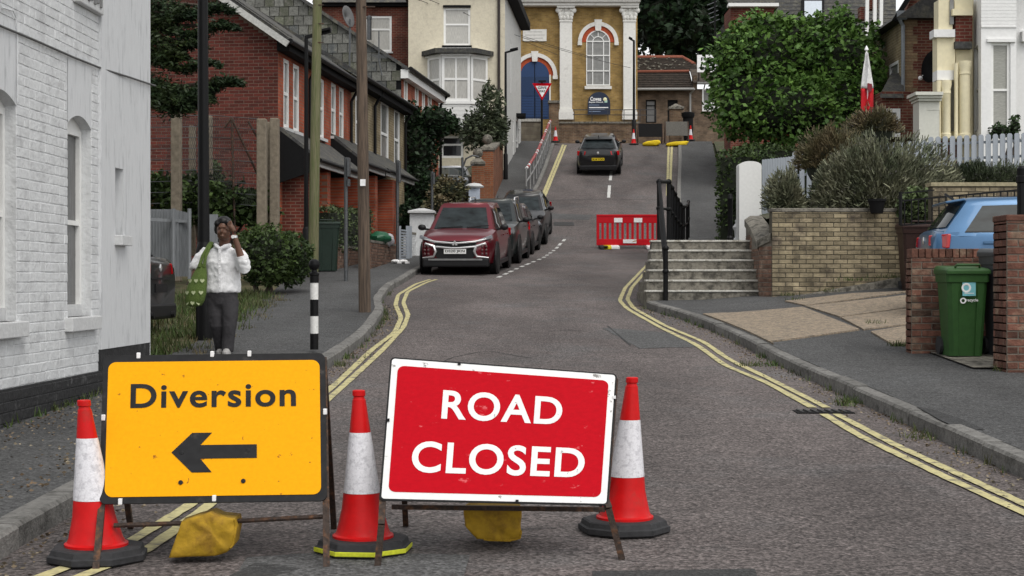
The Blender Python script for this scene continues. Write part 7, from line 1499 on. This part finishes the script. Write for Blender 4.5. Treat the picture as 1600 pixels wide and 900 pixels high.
# cedar with layered branches behind the white house
ct_ = thing('cedar_tree', 'dark cedar with layered drooping branches beside the brick gable', 'tree', P(215, 470, 27)); V = []; trunk = P(205, 470, 27); MB().tube([Vector((trunk.x, 27, .9)), Vector((trunk.x, 27, 4)), Vector((trunk.x+.1, 27, 8.5))], [.22, .17, .08], 10).build('trunk', mat('bark', (.06, .045, .035), .9), ct_, smooth=True)
for (x0, y0, x1, y1, wdt, thick, kk) in ((215, 150, 378, 124, 26, 15, 2600), (215, 160, 330, 150, 30, 20, 2200), (215, 95, 345, 98, 22, 10, 900), (215, 130, 300, 165, 26, 14, 1400), (215, 50, 372, 38, 24, 12, 1300), (215, 60, 320, 70, 28, 14, 1200), (220, 10, 362, 12, 30, 14, 1500), (215, 25, 300, 20, 30, 20, 1200), (215, 80, 290, 85, 30, 16, 1200)):
    a, b = P(x0, y0, 27), P(x1, y1, 26.6); n_ = int(kk*1.7); s = RS.random(n_)**.75; k_ = 27/F
    p = np.array(a)+(np.array(b)-np.array(a))*s[:, None]; taper = (1-s*.75)[:, None]; jit = RS.normal(size=(n_, 3))*np.array([wdt*.5, 0, thick*.6])*k_; jit[:, 1] = RS.normal(size=n_)*.35; p = p+jit*taper; p[:, 2] += .1*np.sin(s*9)-.12*s**2
    o = np.tile(np.array([[.8, -.2, -.15]]), (n_, 1)); V.append(leaves(p, .1, .3, 1.1, o, RS)); MB().tube([a, (a+b)/2+Vector((0, 0, .05)), b], [.05, .035, .01], 6).build('branch', MATS['bark'], ct_)
fast_mesh('foliage', np.concatenate(V), 4, L_con, ct_)
# verge grass and kerb weeds
def tufts(name, label, spots, m, h=.12, par=None):
    V = []
    for (x, y, z, r, n) in spots:
        p = np.stack([x+RS.normal(size=n)*r*.5, y+RS.normal(size=n)*r*.5, np.full(n, z)], 1); d = RS.normal(size=(n, 3))*.35; d[:, 2] = 1; d /= np.linalg.norm(d, axis=1, keepdims=True); s = np.cross(d, RS.normal(size=(n, 3))); s /= np.linalg.norm(s, axis=1, keepdims=True); L = h*RS.uniform(.4, 1.3, (n, 1)); w = .003+L*.045
        V.append(np.stack([p-s*w, p+s*w, p+d*L+s*w*.2, p+d*L-s*w*.2], 1))
    o = fast_mesh(name, np.concatenate(V), 4, m, None, 'stuff'); o['label'] = label; o['category'] = 'grass'; return o
L_grass = leafmat('grass_green', (.05, .085, .02), (.07, .075, .03)); L_dry = leafmat('grass_dry', (.16, .13, .07), (.09, .08, .04))
sp = []
for k in range(240):
    d = random.uniform(16.2, 27); x = XLB(d)-.2-random.random()**1.2*2.6; sp.append((x, d, ZR(d)+.08, .22, 34))
tufts('verge_grass', 'rough green grass on the verge behind the left pavement', sp, L_grass, .16)
sp = []
for k in range(150):
    d = random.uniform(17, 27); x = XLB(d)-random.random()*1.8+.12; sp.append((x, d, ZR(d)+.1, .16, 24))
tufts('dry_grass', 'straw coloured dry grass along the verge edge', sp, L_dry, .07)
sp = []
def kw(px, py, r, n): 
    g = G(px, py); sp.append((g.x, g.y, g.z, r, n))
for (x, y, r, n) in ((528, 572, .16, 70), (545, 560, .2, 60), (603, 500, .12, 50), (600, 490, .1, 30), (1168, 572, .16, 60), (1200, 572, .18, 60), (1330, 630, .14, 70), (1320, 634, .1, 40), (1440, 685, .12, 40), (1195, 560, .1, 30)): kw(x, y, r, n)
for k in range(50): d = random.uniform(8, 26); sp.append((XR(d)-.04, d, ZR(d), .05, random.randint(3, 9)))
for k in range(60): d = random.uniform(8, 30); sp.append((XL(d)+.04, d, ZR(d), .05, random.randint(3, 9)))
for (x, y, r, n) in ((1406, 541, .12, 110), (1225, 462, .14, 60), (1380, 425, .3, 90), (1330, 445, .3, 80), (1290, 450, .2, 60), (1240, 470, .15, 40), (1370, 507, .2, 50), (1560, 580, .1, 20)): q_ = next(Vector(((x-CX)*d/F, d, 0)) for d in np.arange(6, 25.2, .02) if H+(CY-y)*d/F <= zp((x-CX)*d/F, d) or d > 25.1); sp.append((q_.x, min(q_.y, 24.75), zp(q_.x, q_.y)+.0+(0.14 if y < 450 else 0), r, n))
for k in range(30): u_ = random.uniform(10.6, 14.5); p_ = wf.p(u_, 0, .06); sp.append((p_.x, p_.y, ZR(p_.y)+KH, .06, random.randint(4, 16)))
tufts('kerb_weeds', 'small green weeds growing along kerbs and wall feet', sp, L_grass, .065)
# fallen leaves and grit along the kerbs
n = 2600; d = RS.uniform(6.5, 26, n); side = RS.random(n) < .55; off = np.abs(RS.normal(size=n))*.16
x = np.array([XL(a)+.02+o if s else XR(a)-.02-o for a, s, o in zip(d, side, off)]); z = np.array([ZR(a) for a in d])+.008
k2 = 1300; d2 = RS.uniform(6.5, 15, k2); o2 = np.abs(RS.normal(size=k2))*.3; x2 = np.array([XLB(a)+.1+o if RS.random() < .55 else XL(a)-.2-o*.6 for a, o in zip(d2, o2)]); z2 = np.array([ZR(a) for a in d2])+KH+.018
V = leaves(np.concatenate([np.stack([x, d, z], 1), np.stack([x2, d2, z2], 1)]), .022, .6, .25, np.tile([[1., .2, 0]], (n+k2, 1)), RS)
o = fast_mesh('leaf_litter', V, 4, leafmat('litter_brown', (.11, .075, .045), (.2, .17, .12), .7), None, 'stuff'); o['label'] = 'dry brown leaf litter and grit scattered along the kerbs'; o['category'] = 'leaf litter'
# ------------------------------------------------------------------ left garden fronts
t = thing('palisade_fence', 'grey corrugated metal fence panels beside the white house end', 'fence', P(268, 430, 24)); M_pal = mat('galvanised_sheet', (.2, .21, .22), .6, .4, var=.2, scale=3, stretch=(4, 4, .5))
for k in range(14):
    s_ = k/14; x = 234+64*s_; d = 24.2+.6*abs(s_-.6); yt = 327+8*max(0, s_-.55)*2; q = MB(); a, b = P(x, 432, d), P(x+4.3, yt, d); q.box((a.x, d, a.z), (b.x, d+.03+.02*(k % 2), b.z)); q.build('sheet_panel', M_pal, t)
MB().bar(P(234, 343, 24.1), P(298, 346, 24.3), .05).build('rail', M_pal, t)
for x in (271, 296): MB().tube([P(x, 436, 24.1), P(x, 326, 24.1)], .03, 8).build('post', M_pal, t)
q = MB(); q.box(P(321, 400, 26), P(341, 335, 26.05)); q.build('sheet_panel', M_pal, t)
M_cpost = mat('concrete_post', (.19, .16, .12), .9, var=.3, scale=4, bump=.4, bscale=30)
t = thing('mesh_fence', 'tall wire mesh fence on concrete posts in front of the brick gable', 'fence', P(340, 430, 30))
for (x, y0, y1, w_, d) in ((274, 172, 440, 15, 29), (325, 180, 440, 10, 30.5), (408, 185, 430, 15, 29.5), (428, 184, 430, 14, 30), (418, 190, 430, 8, 30.3), (299, 196, 400, 9, 31)): a, b = P(x-w_/2, y1, d), P(x+w_/2, y0, d); MB().box((a.x, d, a.z), (b.x, d+.2, b.z)).build('concrete_post', M_cpost, t, bevel=.02)
for (a, b) in (((362, 184, 29.6), (368, 400, 29.6)), ((362, 184, 29.6), (410, 290, 29.8)), ((362, 184, 29.6), (350, 200, 29.6)), ((388, 190, 29.7), (408, 225, 29.7))): MB().tube([P(*a), P(*b)], .022, 7).build('stay', M_rust, t)
for k in range(9): y = 180+k*17; MB().tube([P(234, y+2, 29.4), P(330, y, 29.8), P(405, y+6, 29.6)], .008, 5).build('line_wire', M_galv, t)
M_mesh = mat('chain_wire', (.06, .06, .06), .6, .5)
q = MB()
for k in range(52):
    x = 236+k*3.3
    for sx in (-1, 1):
        if not (236 <= x+sx*40 <= 408): continue
        q.bar(P(x, 184, 29.7), P(x+sx*40, 320, 29.7), .006)
q.build('chain_link', M_mesh, t, kind='stuff')
# low garden walls, gate, bins in front of the terrace
def lowwall(label, a, b, h0, zt_px, m=None, name='garden_wall', d=None, cap=None, mm=None, lim=140):
    A, B = Vector(a), Vector(b); fr_ = Fr((A.x, A.y, 0), (B.x-A.x, B.y-A.y), (1, -.4, 0)); t = thing(name, label, 'wall', (A.x, A.y, h0)); L_ = (B.xy-A.xy).length
    brick_wall(t, fr_, 0, L_, h0, zt_px, m or M_vb, mm or M_om, .2, lim=lim); q = MB(); fr_.box(q, -.02, L_+.02, zt_px, zt_px+.06, -.22, .02); q.build('coping', cap or M_stone, t); 
    ef = Fr((A.x, A.y, 0), (-fr_.n.x, -fr_.n.y), (-fr_.u.x, -fr_.u.y, 0)); q = MB(); ef.box(q, 0, .2, h0, zt_px, 0, .004); q.build('end_face', m or M_vb, t); return t
a, b = P(528, 0, 36), P(560, 0, 38.5); lowwall('low brown brick front garden wall behind the grey sign post', (a.x, 36, 0), (b.x, 38.5, 0), 1.3, P(0, 386, 36).z)
a, b = P(579, 0, 36.2), P(618, 0, 40); lowwall('low brown brick front garden wall beside the thick telegraph pole', (a.x, 36.2, 0), (b.x, 40, 0), 1.4, P(0, 380, 37).z)
a, b = P(641, 0, 42), P(690, 0, 44.5); lowwall('white painted brick garden wall next to the dark red car', (a.x, 42, 0), (b.x, 44.5, 0), 1.7, P(0, 366, 42).z, M_wbrick, mm=M_wrender)
gp = thing('gate_pier', 'white painted gate pier with shallow pyramid cap by the red car', 'gate pier', P(659, 395, 42.5)); x = P(659, 0, 42.5).x; MB().box((x-.33, 42.4, 1.7), (x+.33, 42.9, P(0, 333, 42.5).z)).build('pier', M_wbrick, gp); MB().lathe([(.53, 0), (.53, .06), (.1, .14)], (x, 42.65, P(0, 333, 42.5).z), 4, ph=.5).build('cap', M_wstone, gp)
gt = thing('garden_gate', 'grey slatted garden gate between brown and white front walls', 'gate', P(632, 410, 40.5))
for k in range(11): z = P(0, 405, 40.5).z+k*.075; a, b = P(624, 0, 40.3), P(636, 0, 41); MB().obox((a.x, a.y, z), (b.x-a.x, b.y-a.y, 0), (0, .02, 0), (0, 0, .045)).build('slat', M_gfence, gt)
for x, d in ((624, 40.3), (637, 41), (641, 41.3)): MB().bar(P(x, 407, d), P(x, 353, d), .09).build('post', M_gfence, gt)
wheelie('wheelie_bin', 'dark green wheelie bin in the front garden behind the striped bollard', 509, 35.0, 1.15, .58, .65, M_dgrn, M_dgrn, .2, z0=ZR(35)+.14)
rb = thing('recycling_bag', 'green rubbish sack heaped on the brown garden wall', 'bag', P(595, 378, 38)); q = MB(); q.ball((0, 0, 0), 1, 18, 12); q.xf(lambda v: Vector(P(594, 372, 38.2))+Vector((v.x*.28, v.y*.25, v.z*.16))*(1+.25*noise.noise(v*2.5))); q.build('sack', mat('sack_green', (.02, .1, .05), .4), rb, smooth=True)
rb = thing('recycling_bag', 'crumpled clear plastic sack beside the green one', 'bag', P(608, 378, 38.6)); q = MB(); q.ball((0, 0, 0), 1, 18, 12); q.xf(lambda v: Vector(P(607, 375, 38.8))+Vector((v.x*.15, v.y*.2, v.z*.16))*(1+.3*noise.noise(v*3))); q.build('sack', mat('sack_clear', (.45, .44, .46), .3), rb, smooth=True)
# litter on the pavement
for k, (x, y, lab) in enumerate(((618, 412, 'scrap of white litter by the thin grey sign post'), (630, 410, 'small white carton dropped near the slatted gate'))):
    lt = thing('litter', lab, 'litter', P(x, y, 38.6)); g_ = P(x, y, 38.6); q = MB(); q.ball((g_.x, 38.6, ZR(38.6)+KH+.06), .1, 10, 6, (1.2, 1, .5)); q.build('wrapper', M_clip, lt); MB().box((g_.x+.05, 38.5, ZR(38.5)+KH+.01), (g_.x+.16, 38.6, ZR(38.6)+KH+.05)).build('flap', M_clip, lt)
# red brick gate piers with stone balls and the wall behind
def ballpier(label, x0, x1, yb, yc, d, z0):
    t = thing('gate_pier', label, 'gate pier', P((x0+x1)/2, yb, d)); a, b = P(x0, 0, d).x, P(x1, 0, d).x; zc = P(0, yc, d).z; w_ = b-a; m_ = (a+b)/2
    MB().box((a, d, z0), (b, d+w_, zc)).build('pier', B_pier, t); MB().lathe([(w_*.68, 0), (w_*.86, .06), (w_*.86, .14), (w_*.6, .2), (w_*.3, .28)], (m_, d+w_/2, zc), 4, ph=.5).build('cap', M_stone, t)
    MB().lathe([(w_*.2, 0), (w_*.2, .08)], (m_, d+w_/2, zc+.28), 10).build('neck', M_stone, t); MB().ball((m_, d+w_/2, zc+.28+w_*.42), w_*.42, 14, 10).build('stone_ball', M_stone, t, smooth=True)
B_pier = brick_mat('pier_brick', (.26, .09, .04), (.18, .06, .03), (.2, .14, .09), 'x')
ballpier('nearer red brick gate pier with stone ball finial', 737, 756, 300, 259, 53, 3); ballpier('farther taller red brick gate pier with stone ball finial', 752, 771, 300, 237, 56, 3.4)
lw = thing('garden_wall', 'tall red brick wall climbing behind the ball topped piers', 'wall', P(780, 310, 57)); a, b = P(771, 0, 56.3), P(786, 0, 61.5); q = MB(); q.prism([(a.x, 56.5, 3.4), (b.x, 61.8, 4.9), (b.x, 61.8, P(0, 218, 61.8).z), (a.x, 56.5, P(0, 234, 56.5).z)], (-.25, .05, 0)); q.build('wall', brick_mat('pier_brick_run', (.22, .075, .035), (.15, .05, .028), (.18, .12, .08), 'y'), lw); q = MB(); q.bar(Vector((a.x-.12, 56.5, P(0, 233, 56.5).z)), Vector((b.x-.12, 61.8, P(0, 217, 61.8).z)), .34, .08); q.build('coping', M_stone, lw)
gp = thing('gatepost', 'pale blue painted gatepost with domed cap beside the parked cars', 'gatepost', P(741, 318, 51)); a, b = P(730, 0, 51).x, P(752, 0, 51).x; MB().box((a+.05, 51, 2.8), (b-.05, 51.4, P(0, 292, 51).z)).build('post_body', mat('pale_blue_paint', (.42, .47, .55), .6), gp); MB().lathe([(.3, 0), (.32, .05), (.2, .14), (.02, .17)], ((a+b)/2, 51.2, P(0, 293, 51).z), 12).build('cap', M_wstone, gp, smooth=30)
vn = thing('parked_van', 'pale roofed car in the driveway below the cream house bay', 'car', P(705, 280, 57)); 
bpy.data.objects.remove(vn)
t = car('silver roofed car in the driveway in front of the cream house', P_dgrey, 4.2, 1.76, 1.5, cabm=paint('paint_silver', (.4, .41, .43)), wr=.31, rear='none'); park(t, P(704, 0, 58).x, 58, (0, -1), zz=P(0, 259, 58).z-1.5, flat=True)
ar_ = thing('gate_arch', 'thin grey metal arch over the garden gate beside the piers', 'arch', P(735, 315, 51.8)); pts = [P(723, 318, 51.8), P(723, 262, 51.8), P(728, 248, 51.8), P(738, 243, 51.8), P(748, 245, 51.8)]; MB().tube(pts, .03, 8).build('arch_tube', M_galv, ar_); MB().tube([P(723, 275, 51.8), P(731, 262, 51.8), P(741, 256, 51.8)], .02, 6).build('brace', M_galv, ar_)
gg = MB(); gg.grid([[(x, d, ZR(d)+.5*s01((x+8)/10)) for x in (-10, -6, -4, -3.0+.12*max(0, d-46))] for d in (44, 50, 56, 62, 68)]); g3 = gg.build('front_gardens', M_earth, smooth=True); g3['kind'] = 'structure'
